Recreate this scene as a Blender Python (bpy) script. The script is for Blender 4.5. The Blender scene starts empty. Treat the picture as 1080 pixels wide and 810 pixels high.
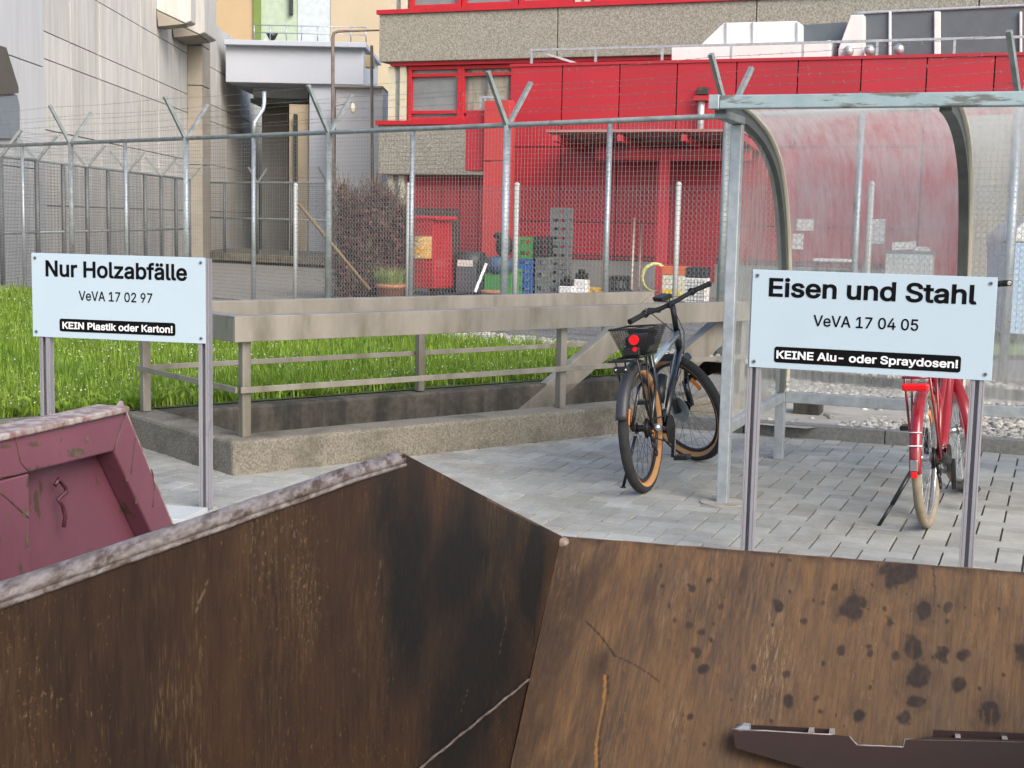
import bpy, bmesh, math, random
import numpy as np
from mathutils import Vector as V, Matrix
from mathutils.geometry import tessellate_polygon
random.seed(7); rng = np.random.default_rng(7)
R = math.radians
sc = bpy.context.scene
COL = sc.collection
# ------------------------------------------------------------------ camera, sky, sun, exposure
FPX, HZ, ROLL, CAMZ = 1450.0, 233.0, R(1.25), 1.5
TH = math.atan((405 - HZ) / FPX)
_r0, _u0, FW = V((1, 0, 0)), V((0, math.sin(TH), math.cos(TH))), V((0, math.cos(TH), -math.sin(TH)))
RT = _r0 * math.cos(ROLL) + _u0 * math.sin(ROLL)
UP = _u0 * math.cos(ROLL) - _r0 * math.sin(ROLL)
CP = V((0, 0, CAMZ))
cam = bpy.data.cameras.new('camera'); cam_o = bpy.data.objects.new('camera', cam); COL.objects.link(cam_o)
cam.sensor_width = 36; cam.lens = FPX / 1080 * 36; cam.clip_start = 0.05; cam.clip_end = 1500
cam_o.matrix_world = Matrix(((RT.x, UP.x, -FW.x, CP.x), (RT.y, UP.y, -FW.y, CP.y), (RT.z, UP.z, -FW.z, CP.z), (0, 0, 0, 1)))
sc.camera = cam_o
SUN_EL, SUN_AZ = R(36), R(149)        # azimuth clockwise from +Y: behind the camera, a little right
w = bpy.data.worlds.new('World'); sc.world = w; w.use_nodes = True
nt = w.node_tree; bg = nt.nodes['Background']
sky = nt.nodes.new('ShaderNodeTexSky'); sky.sky_type = 'NISHITA'; sky.sun_disc = False
sky.sun_elevation = SUN_EL; sky.sun_rotation = SUN_AZ; sky.air_density = 1.0; sky.dust_density = 3.0; sky.ozone_density = 1.0
nt.links.new(sky.outputs[0], bg.inputs[0]); bg.inputs[1].default_value = 0.15
sl = bpy.data.lights.new('sun', 'SUN'); sl.energy = 1.35; sl.angle = R(40); sl.color = (1, .95, .87)
so = bpy.data.objects.new('sun', sl); COL.objects.link(so)
sd = V((math.sin(SUN_AZ) * math.cos(SUN_EL), math.cos(SUN_AZ) * math.cos(SUN_EL), math.sin(SUN_EL)))
so.rotation_euler = sd.to_track_quat('Z', 'Y').to_euler()
sc.view_settings.view_transform = 'Standard'; sc.view_settings.look = 'None'
sc.view_settings.gamma = 1; sc.view_settings.exposure = 0.9; sc.view_settings.use_curve_mapping = False
# ------------------------------------------------------------------ surveying: a photo point to a point on a real plane
def ray(px, py): return (FW + RT * ((px - 540) / FPX) + UP * ((405 - py) / FPX))
def G(px, py, z=0.0):
    d = ray(px, py); return CP + d * ((z - CAMZ) / d.z)
def AY(px, py, Y):
    d = ray(px, py); return CP + d * (Y / d.y)
def PL(px, py, o, n):
    d = ray(px, py); return CP + d * ((o - CP).dot(n) / d.dot(n))
ZV = V((0, 0, 1))
U = V((.929, -.370, 0)).normalized(); Vv = V((.370, .929, 0)).normalized()      # shelter / building axes
P_ = V((.775, .632, 0)).normalized(); Q_ = V((-.632, .775, 0)).normalized()     # light well axes
F_ = V((.74, -.67, 0)).normalized(); FN = V((.67, .74, 0)).normalized()         # fence line and its normal
# ------------------------------------------------------------------ mesh builder
class MB:
    def __init__(s): s.v = []; s.f = []; s.sm = []; s.mi = []
    def add(s, vs, fs, smooth=False, mi=0):
        b = len(s.v); s.v += [V(x) for x in vs]
        for f in fs: s.f.append(tuple(b + i for i in f)); s.sm.append(smooth); s.mi.append(mi)
    def obox(s, o, X, Y, Z, mi=0):
        o, X, Y, Z = V(o), V(X), V(Y), V(Z)
        vs = [o, o + X, o + X + Y, o + Y, o + Z, o + X + Z, o + X + Y + Z, o + Y + Z]
        fs = [(0, 3, 2, 1), (4, 5, 6, 7), (0, 1, 5, 4), (1, 2, 6, 5), (2, 3, 7, 6), (3, 0, 4, 7)]
        if X.cross(Y).dot(Z) < 0: fs = [f[::-1] for f in fs]
        s.add(vs, fs, False, mi)
    def box(s, c, d, mi=0):
        c = V(c); s.obox(c - V(d) / 2, (d[0], 0, 0), (0, d[1], 0), (0, 0, d[2]), mi)
    def bar(s, a, b, w, h, up=ZV, mi=0):
        a, b = V(a), V(b); d = (b - a).normalized(); x = d.cross(V(up))
        if x.length < 1e-4: x = d.cross(V((0, 1, 0)))
        x.normalize(); y = x.cross(d).normalized()
        s.obox(a - x * w / 2 - y * h / 2, b - a, x * w, y * h, mi)
    def tube(s, pts, r, n=8, closed=False, smooth=True, mi=0, mif=None):
        pts = [V(p) for p in pts]; m = len(pts); rs = r if hasattr(r, '__len__') else [r] * m
        def tan(i):
            if closed: return (pts[(i + 1) % m] - pts[i - 1]).normalized()
            return (pts[min(i + 1, m - 1)] - pts[max(i - 1, 0)]).normalized()
        t = tan(0); x = t.cross(ZV)
        if x.length < .05: x = t.cross(V((0, 1, 0)))
        x.normalize(); vs = []
        for i in range(m):
            t = tan(i); x = (x - t * x.dot(t)).normalized(); y = t.cross(x)
            for k in range(n):
                a = 2 * math.pi * k / n; vs.append(pts[i] + (x * math.cos(a) + y * math.sin(a)) * rs[i])
        b = len(s.v); s.v += vs
        for i in range(m if closed else m - 1):
            j = (i + 1) % m
            for k in range(n):
                k2 = (k + 1) % n
                s.f.append((b + i * n + k, b + i * n + k2, b + j * n + k2, b + j * n + k)); s.sm.append(smooth); s.mi.append(mif(k) if mif else mi)
        if not closed:
            s.f.append(tuple(b + k for k in reversed(range(n)))); s.sm.append(False); s.mi.append(mi)
            s.f.append(tuple(b + (m - 1) * n + k for k in range(n))); s.sm.append(False); s.mi.append(mi)
    def prism(s, poly, vec, mi=0):
        poly = [V(p) for p in poly]; vec = V(vec); n = len(poly)
        nm = V((0, 0, 0))
        for i in range(n): nm += poly[i].cross(poly[(i + 1) % n])
        if nm.dot(vec) > 0: poly = poly[::-1]
        vs = poly + [p + vec for p in poly]
        fs = [tuple(range(n)), tuple(reversed(range(n, 2 * n)))] + [(i, n + i, n + (i + 1) % n, (i + 1) % n) for i in range(n)]
        s.add(vs, fs, False, mi)
    def quad(s, a, b, c, d, mi=0): s.add([a, b, c, d], [(0, 1, 2, 3)], False, mi)
    def tri3(s, a, b, r, mi=0):          # thin three-sided wire
        a, b = V(a), V(b); d = (b - a).normalized(); x = d.cross(V((.3, .5, .81))).normalized(); y = d.cross(x)
        k = [x * math.cos(q) * r + y * math.sin(q) * r for q in (0, 2.094, 4.189)]
        s.add([a + q for q in k] + [b + q for q in k], [(0, 1, 4, 3), (1, 2, 5, 4), (2, 0, 3, 5)], True, mi)
    def sphere(s, c, r, n=10, m=6, sc3=(1, 1, 1), mi=0):
        c = V(c); vs = [c + V((0, 0, r * sc3[2]))]
        for i in range(1, m):
            a = math.pi * i / m
            for k in range(n):
                t = 2 * math.pi * k / n
                vs.append(c + V((math.sin(a) * math.cos(t) * r * sc3[0], math.sin(a) * math.sin(t) * r * sc3[1], math.cos(a) * r * sc3[2])))
        vs.append(c - V((0, 0, r * sc3[2]))); fs = []
        for k in range(n): fs.append((0, 1 + k, 1 + (k + 1) % n))
        for i in range(m - 2):
            for k in range(n):
                a = 1 + i * n; fs.append((a + k, a + n + k, a + n + (k + 1) % n, a + (k + 1) % n))
        a = 1 + (m - 2) * n
        for k in range(n): fs.append((a + k, len(vs) - 1, a + (k + 1) % n))
        s.add(vs, fs, True, mi)
    def xform(s, M4): s.v = [M4 @ p for p in s.v]; return s
INV = {}
def part(name, mb, mats, parent=None, bevel=0.0, local=False):
    me = bpy.data.meshes.new(name)
    iv = INV.get(parent.name) if parent else None
    vs = mb.v if (iv is None or local) else [iv @ p for p in mb.v]
    me.from_pydata([tuple(p) for p in vs], [], mb.f); me.polygons.foreach_set('use_smooth', mb.sm); me.polygons.foreach_set('material_index', mb.mi)
    for m in (mats if isinstance(mats, (list, tuple)) else [mats]): me.materials.append(m)
    o = bpy.data.objects.new(name, me); COL.objects.link(o)
    if parent: o.parent = parent; INV[o.name] = iv
    if bevel:
        b = o.modifiers.new('bevel', 'BEVEL'); b.width = bevel; b.segments = 2; b.limit_method = 'ANGLE'; b.angle_limit = R(40)
    me.update(); return o
def tag(o, label=None, cat=None, group=None, kind=None):
    if label: o['label'] = label
    if cat: o['category'] = cat
    if group: o['group'] = group
    if kind: o['kind'] = kind
    return o
def thing(name, label, cat, loc, M4=None, group=None):
    o = bpy.data.objects.new(name, None); COL.objects.link(o); o.empty_display_size = .1
    Mx = M4 if M4 is not None else Matrix.Translation(V(loc))
    o.matrix_world = Mx; INV[o.name] = Mx.inverted(); return tag(o, label, cat, group)
def dup(root, Mx, label=None):
    r = root.copy(); COL.objects.link(r); r.matrix_world = Mx; INV[r.name] = Mx.inverted()
    if label: r['label'] = label
    def rec(src, dst):
        for ch in src.children:
            c = ch.copy(); COL.objects.link(c); c.parent = dst; rec(ch, c)
    rec(root, r); return r
def raw(name, vs, fs, mats, smooth=False):
    me = bpy.data.meshes.new(name); vs = np.asarray(vs, dtype=np.float32).reshape(-1, 3)
    if isinstance(fs, np.ndarray):
        nf, k = fs.shape; me.vertices.add(len(vs)); me.vertices.foreach_set('co', vs.ravel())
        me.loops.add(nf * k); me.loops.foreach_set('vertex_index', fs.ravel().astype(np.int32))
        me.polygons.add(nf); me.polygons.foreach_set('loop_start', np.arange(0, nf * k, k, dtype=np.int32)); me.update(calc_edges=True); me.validate()
    else: me.from_pydata(vs.tolist(), [], fs)
    if smooth: me.polygons.foreach_set('use_smooth', [True] * len(me.polygons))
    for m in (mats if isinstance(mats, (list, tuple)) else [mats]): me.materials.append(m)
    o = bpy.data.objects.new(name, me); COL.objects.link(o); return o
# ------------------------------------------------------------------ materials
def hx(h):
    c = [int(h[i:i + 2], 16) / 255 for i in (0, 2, 4)]
    return tuple(x / 12.92 if x <= .04045 else ((x + .055) / 1.055) ** 2.4 for x in c)
def M(name, c, c2=None, s=3., lo=.35, hi=.65, rough=.6, metal=0., bump=0., bs=40., st=(1, 1, 1), c3=None, s3=6., lo3=.55, hi3=.7, st3=(1, 1, 1), isl=0., spec=.5, bd=.01, coat=0.):
    m = bpy.data.materials.new(name); m.use_nodes = True; n = m.node_tree.nodes; L = m.node_tree.links
    b = n['Principled BSDF']; b.inputs['Roughness'].default_value = rough; b.inputs['Metallic'].default_value = metal
    b.inputs['Specular IOR Level'].default_value = spec; b.inputs['Coat Weight'].default_value = coat
    tc = n.new('ShaderNodeTexCoord')
    def noise(sx, stv, det=6, ro=.6):
        mp = n.new('ShaderNodeMapping'); mp.inputs['Scale'].default_value = stv; L.new(tc.outputs['Object'], mp.inputs[0])
        t = n.new('ShaderNodeTexNoise'); t.inputs['Scale'].default_value = sx; t.inputs['Detail'].default_value = det; t.inputs['Roughness'].default_value = ro
        L.new(mp.outputs[0], t.inputs['Vector']); return t.outputs['Fac']
    def ramp(src, a, bb, ca, cb):
        r = n.new('ShaderNodeValToRGB'); r.color_ramp.elements[0].position = a; r.color_ramp.elements[1].position = bb
        r.color_ramp.elements[0].color = (*ca, 1); r.color_ramp.elements[1].color = (*cb, 1); L.new(src, r.inputs[0]); return r.outputs[0]
    def mix(fac, a, bb, mode='MIX'):
        x = n.new('ShaderNodeMix'); x.data_type = 'RGBA'; x.blend_type = mode
        if isinstance(fac, float): x.inputs[0].default_value = fac
        else: L.new(fac, x.inputs[0])
        for sock, val in ((x.inputs[6], a), (x.inputs[7], bb)):
            if isinstance(val, tuple): sock.default_value = (*val, 1)
            else: L.new(val, sock)
        return x.outputs[2]
    if c2 is None: c2 = tuple(x * .85 for x in c)
    col = ramp(noise(s, st), lo, hi, c, c2)
    if c3 is not None: col = mix(ramp(noise(s3, st3, 8, .65), lo3, hi3, (0, 0, 0), (1, 1, 1)), col, c3)
    if isl:
        g = n.new('ShaderNodeNewGeometry'); col = mix(1.0, col, ramp(g.outputs['Random Per Island'], 0, 1, (1 - isl,) * 3, (1 + isl * .6,) * 3), 'MULTIPLY')
    L.new(col, b.inputs['Base Color'])
    if bump:
        bp = n.new('ShaderNodeBump'); bp.inputs['Strength'].default_value = bump; bp.inputs['Distance'].default_value = bd
        L.new(noise(bs, (1, 1, 1)), bp.inputs['Height']); L.new(bp.outputs[0], b.inputs['Normal'])
    m['_'] = 0; return m
galv = M('galvanised_steel', (.36, .40, .42), (.50, .54, .56), s=14, rough=.42, metal=.55, bump=.08, bs=60, c3=(.25, .25, .24), s3=5, lo3=.6, hi3=.8, st3=(1, 1, .3))
galv_d = M('dull_galvanised_steel', (.23, .26, .26), (.34, .37, .37), s=9, rough=.55, metal=.45, c3=(.15, .14, .12), s3=4, lo3=.58, hi3=.75)
galv_p = M('lilac_grey_steel_post', (.30, .29, .32), (.40, .39, .42), s=7, rough=.4, metal=.5, st=(1, 1, .15), c3=(.20, .19, .2), s3=8, lo3=.6, hi3=.8)
wire_m = M('fence_wire', (.34, .355, .35), (.26, .27, .27), s=2, rough=.5, metal=.5)
barb_m = M('barbed_wire', (.36, .35, .33), (.25, .22, .19), s=2, rough=.5, metal=.5)
board_m = M('sign_white', (.42, .515, .585), (.405, .50, .57), s=2, rough=.35, c3=(.38, .465, .53), s3=3, lo3=.6, hi3=.9)
black_v = M('black_vinyl', (.004, .004, .005), rough=.8, spec=.1)
white_v = M('white_vinyl', (.8, .8, .82), rough=.4)
screw_m = M('screw_steel', (.3, .33, .36), rough=.4, metal=.7)
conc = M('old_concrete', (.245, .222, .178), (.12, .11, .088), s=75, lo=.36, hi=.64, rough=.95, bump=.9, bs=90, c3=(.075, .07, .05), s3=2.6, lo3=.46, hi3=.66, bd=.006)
conc_d = M('dark_streaked_concrete', (.10, .09, .072), (.05, .045, .036), s=14, rough=.9, bump=.5, bs=80, c3=(.018, .018, .016), s3=3.5, lo3=.42, hi3=.66, st3=(1, 1, .3), bd=.006)  # darker than the old concrete, with dark vertical streaks
kerb_m = M('granite_kerb', (.13, .135, .13), (.20, .20, .195), s=40, rough=.85, bump=.3, bs=120)
paver_m = M('grey_paver', (.285, .29, .27), (.345, .345, .325), s=7, rough=.9, bump=.35, bs=180, isl=.17, c3=(.20, .19, .155), s3=1.9, lo3=.46, hi3=.78, bd=.004)
joint_m = M('paver_joint_sand', (.075, .07, .055), (.05, .05, .038), s=20, rough=1)
asph = M('yard_asphalt', (.17, .17, .165), (.12, .12, .118), s=3, rough=.95, bump=.4, bs=150)
gravel_b = M('gravel_base', (.26, .25, .225), (.13, .125, .11), s=45, rough=1, bump=.8, bs=60)
stone_m = M('pebble', (.42, .40, .36), (.30, .285, .25), s=4, rough=.85, isl=.45)
slab_m = M('worn_slab', (.36, .34, .30), (.27, .255, .22), s=4, rough=.9, bump=.2, bs=90, c3=(.17, .165, .14), s3=3, lo3=.55, hi3=.8)
soil_m = M('lawn_soil', (.045, .075, .014), (.03, .05, .01), s=8, rough=1)
steel_r = M('weathered_rail_steel', (.295, .272, .235), (.21, .195, .165), s=6, rough=.45, metal=.35, st=(1, 1, .3), c3=(.115, .105, .055), s3=3.0, lo3=.52, hi3=.74, st3=(1, 1, .35))
red_m = M('red_cladding', (.395, .019, .031), (.36, .017, .028), s=.6, rough=.45, isl=.10, c3=(.33, .022, .034), s3=1.2, lo3=.5, hi3=.9, st3=(1, 1, .3))
redlt_m = M('lighter_red_cladding', (.47, .048, .048), (.43, .043, .043), s=.8, rough=.45)  # lighter and more orange than the annex red
redf_m = M('red_window_frame', (.48, .016, .028), rough=.4)
peb_m = M('pebbledash_concrete', (.34, .325, .28), (.20, .19, .16), s=22, lo=.4, hi=.6, rough=.95, bump=.6, bs=20, bd=.03)
cream_m = M('cream_render', (.58, .55, .43), rough=.8)
glass_m = M('window_glass', (.16, .18, .19), (.22, .24, .25), s=1.5, rough=.08, spec=.8)  # brighter diffuse grey stands in for reflections on the panes
grey_u = M('dark_grey_unit_panel', (.10, .12, .135), rough=.5)
white_u = M('white_unit_panel', (.68, .68, .67), (.62, .62, .61), s=2, rough=.5, c3=(.5, .49, .46), s3=3, lo3=.6, hi3=.9)
ccw = M('board_marked_concrete', (.585, .58, .555), (.455, .45, .43), s=2.2, rough=.9, st=(2.5, 2.5, .25), bump=.2, bs=9, isl=.07, c3=(.36, .345, .31), s3=1.0, lo3=.55, hi3=.85, st3=(1.5, 1.5, .2))
ccw_b = M('pale_blue_grey_facade', (.54, .56, .575), (.46, .48, .495), s=1.4, rough=.8, st=(3, 3, .2), isl=.05)
ccol = M('brown_grey_concrete', (.33, .30, .25), (.27, .245, .21), s=1.5, rough=.9, isl=.15)
dark_m = M('dark_recess', (.04, .042, .04), rough=.8)
bridge_m = M('lilac_white_render', (.45, .48, .54), (.42, .45, .51), s=.6, rough=.8)
beige_m = M('warm_beige_render', (.46, .34, .20), (.42, .31, .19), s=.5, rough=.9, bump=.1, bs=6)
beige2_m = M('pale_beige_render', (.47, .39, .275), (.43, .36, .26), s=.5, rough=.9)
green_m = M('leaf_green_render', (.16, .24, .055), rough=.8)
pgreen_m = M('pale_green_render', (.40, .49, .38), rough=.8)
pwhite_m = M('cool_white_render', (.50, .56, .60), rough=.8)
rust_p = M('rusty_lamp_pole', (.15, .11, .085), (.22, .19, .17), s=4, rough=.8)
blk = M('black_plastic', (.012, .012, .013), rough=.4)
blk_g = M('gloss_black_paint', (.012, .012, .014), rough=.2, coat=.5)
rubber = M('black_rubber', (.016, .016, .018), (.03, .03, .03), s=30, rough=.85, bump=.6, bs=120)
tan_m = M('tan_sidewall', (.48, .25, .10), (.40, .21, .09), s=8, rough=.8)
tyre_g = M('grey_beige_tyre', (.27, .225, .16), (.20, .17, .12), s=20, rough=.85)
chrome = M('bright_alloy', (.6, .6, .6), rough=.25, metal=.9)
silver_b = M('blue_silver_paint', (.45, .53, .60), (.38, .45, .52), s=3, rough=.22, metal=.4, coat=.4)
redb_m = M('red_bicycle_paint', (.26, .006, .014), (.22, .006, .012), s=3, rough=.22, coat=.6, c3=(.2, .02, .02), s3=10, lo3=.6, hi3=.8)
refl_r = M('red_reflector', (.75, .01, .015), rough=.2)
refl_o = M('orange_reflector', (.9, .26, .02), rough=.25)
refl_y = M('yellow_plastic', (.75, .55, .03), rough=.5)
# ------------------------------------------------------------------ ground, paving, lawn, gravel
C0 = G(245, 502); C0 = V((C0.x, C0.y, 0))                   # outer front corner of the light well wall
WQ, WL, WH = 1.50, 4.75, 0.2                                # well size across, along, wall height
def W(s, q, z=0.0): return C0 + P_ * s + Q_ * q + ZV * z
K0 = G(835, 461, 0.0); K0 = V((K0.x, K0.y, 0))              # foot of the kerb behind the shelter
FO = AY(535, 132, 15.7); FO = V((FO.x, FO.y, 0))            # fence origin (post in front of the red building)
FTOP = AY(535, 132, 15.7).z
def FP(t, z=0.0, d=0.0): return FO + F_ * t + FN * d + ZV * z
def sheet(name, outer, mat, z, hole=None, kind='structure'):
    ps = [V((p[0], p[1], z)) for p in outer]; hs = [V((p[0], p[1], z)) for p in hole] if hole else []
    tr = tessellate_polygon([ps, hs] if hole else [ps]); vs = ps + hs
    fs = []
    for t in tr:
        a, b, c = (vs[i] for i in t); fs.append(t if (b - a).cross(c - a).z > 0 else t[::-1])
    o = raw(name, [tuple(v) for v in vs], fs, mat); tag(o, kind=kind); return o
hole = [W(.12, .12), W(WL, .12), W(WL, WQ - .1), W(.12, WQ - .1)]
sheet('ground', [(-400, -60), (400, -60), (400, 500), (-400, 500)], asph, -0.03, hole)
def in_pave(p):
    r = p - C0; s, q = r.dot(P_), r.dot(Q_)
    if (p - K0).dot(Vv) > 0.01: return False
    if s > .16 and q > .16 and s < WL + .02: return False
    if q > WQ + .0: return False
    return True
pv = []; pw = .118; gp = .0036
o_ = K0.copy(); NI = 46
vsP, fsP = [], []
for i in range(-NI, NI):
    for j in range(-NI * 2, 10):
        r = (i + j) % 4           # herringbone, j runs along -v
        if r == 0: a, b2 = 2, 1
        elif r == 3: a, b2 = 1, 2
        else: continue
        # cell corner in (u, v)
        x0, x1 = i * pw + gp, (i + a) * pw - gp
        jj = -j
        y0, y1 = jj * pw + gp, (jj + b2) * pw - gp
        c = o_ + U * (x0 + x1) / 2 - Vv * ((y0 + y1) / 2)
        if not (-5.2 < c.x < 5.6 and 2.2 < c.y < 13 and in_pave(c)): continue
        h = rng.normal(0, .0012); ch = .003; b = len(vsP)
        tl = [rng.normal(0, .0008) for _ in range(4)]
        for (xx, yy, k) in ((x0, y0, 0), (x1, y0, 1), (x1, y1, 2), (x0, y1, 3)):
            q = o_ + U * xx - Vv * yy; vsP.append((q.x, q.y, -.012))
        for (xx, yy, k) in ((x0, y0, 0), (x1, y0, 1), (x1, y1, 2), (x0, y1, 3)):
            q = o_ + U * (xx + (ch if xx == x0 else -ch)) - Vv * (yy + (ch if yy == y0 else -ch)); vsP.append((q.x, q.y, h + tl[k]))
        fsP += [(b + 4, b + 7, b + 6, b + 5)] + [(b + k, b + 4 + k, b + 4 + (k + 1) % 4, b + (k + 1) % 4) for k in range(4)]
tag(raw('paving', vsP, fsP, paver_m), kind='structure')
sheet('paving_bed', [W(-6, WQ - .05), W(0.1, WQ - .05), W(.1, .1), W(WL, .1), tuple(K0 + U * 4 + Vv * .05), (5.6, 2.0), (-5.2, 2.0)], joint_m, -0.010)
# lawn
lz = 0.2
lawn_poly = [W(-9, WQ), W(5.0, WQ), FP(2.6, 0, -.5), FP(1.0, 0, -.95), FP(-4, 0, -.85), FP(-10.5, 0, -.35), (-16, 20)]
lp = [V((p[0], p[1], 0)) for p in lawn_poly]
sheet('lawn', lp, soil_m, lz)
strip = [FP(-12, 0, .6), FP(2.4, 0, .6), FP(7.5, 0, .6), FP(7.5, 0, -.3), FP(3, 0, -.5), FP(1, 0, -1.0), FP(-4, 0, -.9), FP(-12, 0, -.4)]
sheet('gravel_strip', strip, gravel_b, lz - .006)
# right side: raised bed between the kerb and the fence plinth
bed = [K0 + U * -1.2 + Vv * .1, K0 + U * 5 + Vv * .1, FP(7.6, 0, .0), FP(3.0, 0, 0), W(WL + .1, 1.2), W(WL + .1, .1)]
sheet('gravel_bed', bed, gravel_b, .07)
slab_px = [(770, 445), (850, 452), (905, 446), (965, 441), (1000, 434), (985, 424), (900, 419), (830, 416), (775, 418)]
sheet('slab_path', [G(x, y, .085) for x, y in slab_px], slab_m, .085)
mb = MB()                                                    # slab joints as thin grooves of dark sand
# kerb
mb = MB(); kx = -1.35
for k in range(7):
    L_ = .994; a = K0 + U * (kx + k * 1.0)
    mb.obox(V((a.x, a.y, -.03)), U * L_, Vv * .1, ZV * .128)
tag(part('kerb', mb, kerb_m, bevel=.006), kind='structure')
# loose stones
def stones(name, poly_fn, n, z, smin, smax):
    ico = bmesh.new(); bmesh.ops.create_icosphere(ico, subdivisions=1, radius=1)
    iv = np.array([v.co[:] for v in ico.verts]); fi = np.array([[v.index for v in f.verts] for f in ico.faces]); ico.free()
    VS, FS = [], []; b = 0; k = 0
    while k < n:
        p = poly_fn()
        if p is None: continue
        k += 1
        s = rng.uniform(smin, smax); sc_ = s * np.array([rng.uniform(.7, 1.3), rng.uniform(.7, 1.3), rng.uniform(.45, .8)])
        a = rng.uniform(0, 6.28); ca, sa = math.cos(a), math.sin(a)
        q = iv * sc_ * (1 + rng.normal(0, .10, (len(iv), 1)))
        q = np.stack([q[:, 0] * ca - q[:, 1] * sa, q[:, 0] * sa + q[:, 1] * ca, q[:, 2]], 1)
        VS.append(q + np.array([p.x, p.y, z + s * .25 + rng.uniform(0, s * .5)])); FS.append(fi + b); b += len(iv)
    return tag(raw(name, np.concatenate(VS), np.concatenate(FS), stone_m), kind='stuff')
def pip(p, poly):
    c = False; n = len(poly)
    for i in range(n):
        a, b = poly[i], poly[i - 1]
        if (a[1] > p.y) != (b[1] > p.y) and p.x < (b[0] - a[0]) * (p.y - a[1]) / (b[1] - a[1]) + a[0]: c = not c
    return c
slabw = [G(x, y, .085) for x, y in slab_px]
def f_bed():
    a = K0 + U * rng.uniform(-.6, 2.9) + Vv * (.1 + rng.uniform(0, 4.2))
    if not pip(a, bed) or (pip(a, slabw) and rng.random() > .02): return None
    return a
stones('bed_gravel', f_bed, 7500, .07, .016, .034)
def f_strip():
    t = rng.uniform(-9, 7); a = FP(t, 0, rng.uniform(-.95, -.0))
    return a if pip(a, strip) else None
stones('strip_gravel', f_strip, 5000, .194, .016, .034)
far_gr = [AY(190, 300, 27), AY(350, 306, 24), AY(350, 284, 38), AY(215, 280, 38)]
sheet('far_gravel', [G(170, 309), G(352, 322), G(345, 279), G(215, 276)], gravel_b, -.02)
# ------------------------------------------------------------------ light well walls and lawn kerb
root = thing('light_well_wall', 'low mossy concrete kerb wall around the sunken stairwell under the steel railing', 'low wall', W(0, 0))
def wall_grid(a, ax, ay, th, ht, z0):                        # box with chipped, slightly uneven top edges
    m = MB(); m.obox(a + ZV * z0, ax, ay, ZV * (ht - z0)); return m
m = MB(); m.obox(W(.003, 0, -1.2), P_ * (WL - .003), Q_ * .25, ZV * (1.2 + WH)); part('front_wall', m, conc, root, bevel=.02)
m = MB(); m.obox(W(-.02, .253, -1.2), P_ * .25, Q_ * (WQ - .253), ZV * (1.2 + WH - .004)); part('side_wall', m, conc, root, bevel=.02)
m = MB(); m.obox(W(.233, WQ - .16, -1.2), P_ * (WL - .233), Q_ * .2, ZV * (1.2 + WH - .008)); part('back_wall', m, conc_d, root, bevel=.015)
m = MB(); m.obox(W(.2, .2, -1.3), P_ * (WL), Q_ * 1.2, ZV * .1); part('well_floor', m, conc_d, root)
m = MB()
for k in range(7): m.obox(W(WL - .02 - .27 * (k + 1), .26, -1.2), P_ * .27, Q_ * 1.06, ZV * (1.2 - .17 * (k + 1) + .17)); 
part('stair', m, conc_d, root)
root = thing('lawn_kerb', 'low concrete kerb edging the lawn at the left of the light well', 'kerb', W(-3, WQ))
m = MB()
for k in range(6): m.obox(W(-.03 - 1.0 * (k + 1), WQ - .14, -.05), P_ * .985, Q_ * .12, ZV * (.25 + WH - .19))
part('kerb_stone', m, conc, root, bevel=.012)
# steel railing round the well
root = thing('stairwell_railing', 'weathered steel railing with deep top channel and thin mid rail around the light well', 'railing', W(0, 0))
def channel(name, a, b, side, h=.15, wd=.10, t=.012):          # deep plate with a small return flange
    m = MB(); d = (b - a); n = side
    m.obox(a, d, n * t, -ZV * h); m.obox(a + n * (t + .001) - ZV * .0, d, n * (wd - t), -ZV * t); m.obox(a + n * (wd), d, n * t, -ZV * (h * .55))
    return part(name, m, steel_r, root, bevel=.003)
zt_ = AY(258, 333, W(.12, .12).y).z
fr0, fr1 = W(.05, .06, zt_), W(WL - .2, .06, zt_)
channel('top_channel', fr0, fr1, Q_)
channel('top_channel', W(.05, .074, zt_ - .001), W(.05, WQ - .121, zt_ - .001), P_)
channel('top_channel', W(.05, WQ - .12, zt_), W(WL + .02, WQ - .12, zt_), Q_)
def flat(name, a, b, w_=.012, h_=.036): 
    m = MB(); m.bar(a, b, w_, h_); return part(name, m, steel_r, root, bevel=.002)
zm = AY(258, 411, W(.12, .12).y).z
flat('mid_rail', W(.1, .085, zm), W(WL - .2, .085, zm)); flat('mid_rail', W(.08, .1, zm), W(.08, WQ - .02, zm)); flat('mid_rail', W(.1, WQ - .035, zm), W(WL, WQ - .035, zm))
def rpost(s, q, z0=WH):
    m = MB(); b = W(s, q, z0); m.obox(b - P_ * .028 - Q_ * .028, P_ * .056, Q_ * .056, ZV * (zt_ - .1 - z0)); part('post', m, steel_r, root, bevel=.004)
def s_at(px, q=.14):
    pt = PL(px, 380, W(0, q), Q_); return (pt - W(0, q)).dot(P_)
for px in (258, 592): rpost(s_at(px), .14)
rpost(WL - .25, .14); rpost(.11, WQ - .08)
for s in (s_at(443, WQ - .08), WL - .1): rpost(s, WQ - .08)
def diag(q, s0, z0, s1, z1, dep=.19):
    m = MB(); a, b = W(s0, q, z0), W(s1, q, z1); d = (b - a)
    m.prism([a, b, b - ZV * dep * 1.15, a - ZV * dep * 1.15], Q_ * .014); m.prism([a + Q_ * .016, b + Q_ * .016, b + Q_ * .016 - ZV * .014, a + Q_ * .016 - ZV * .014], Q_ * .08)
    part('stair_handrail', m, steel_r, root, bevel=.002)
sl = (zt_ + .55) / 2.4
diag(WQ - .16, WL - 2.45, zt_ - .02 - 2.42 * .60, WL - .03, zt_ - .02)
diag(.19, WL - 2.65, zt_ - .02 - 2.42 * .60, WL - .23, zt_ - .02)
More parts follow.
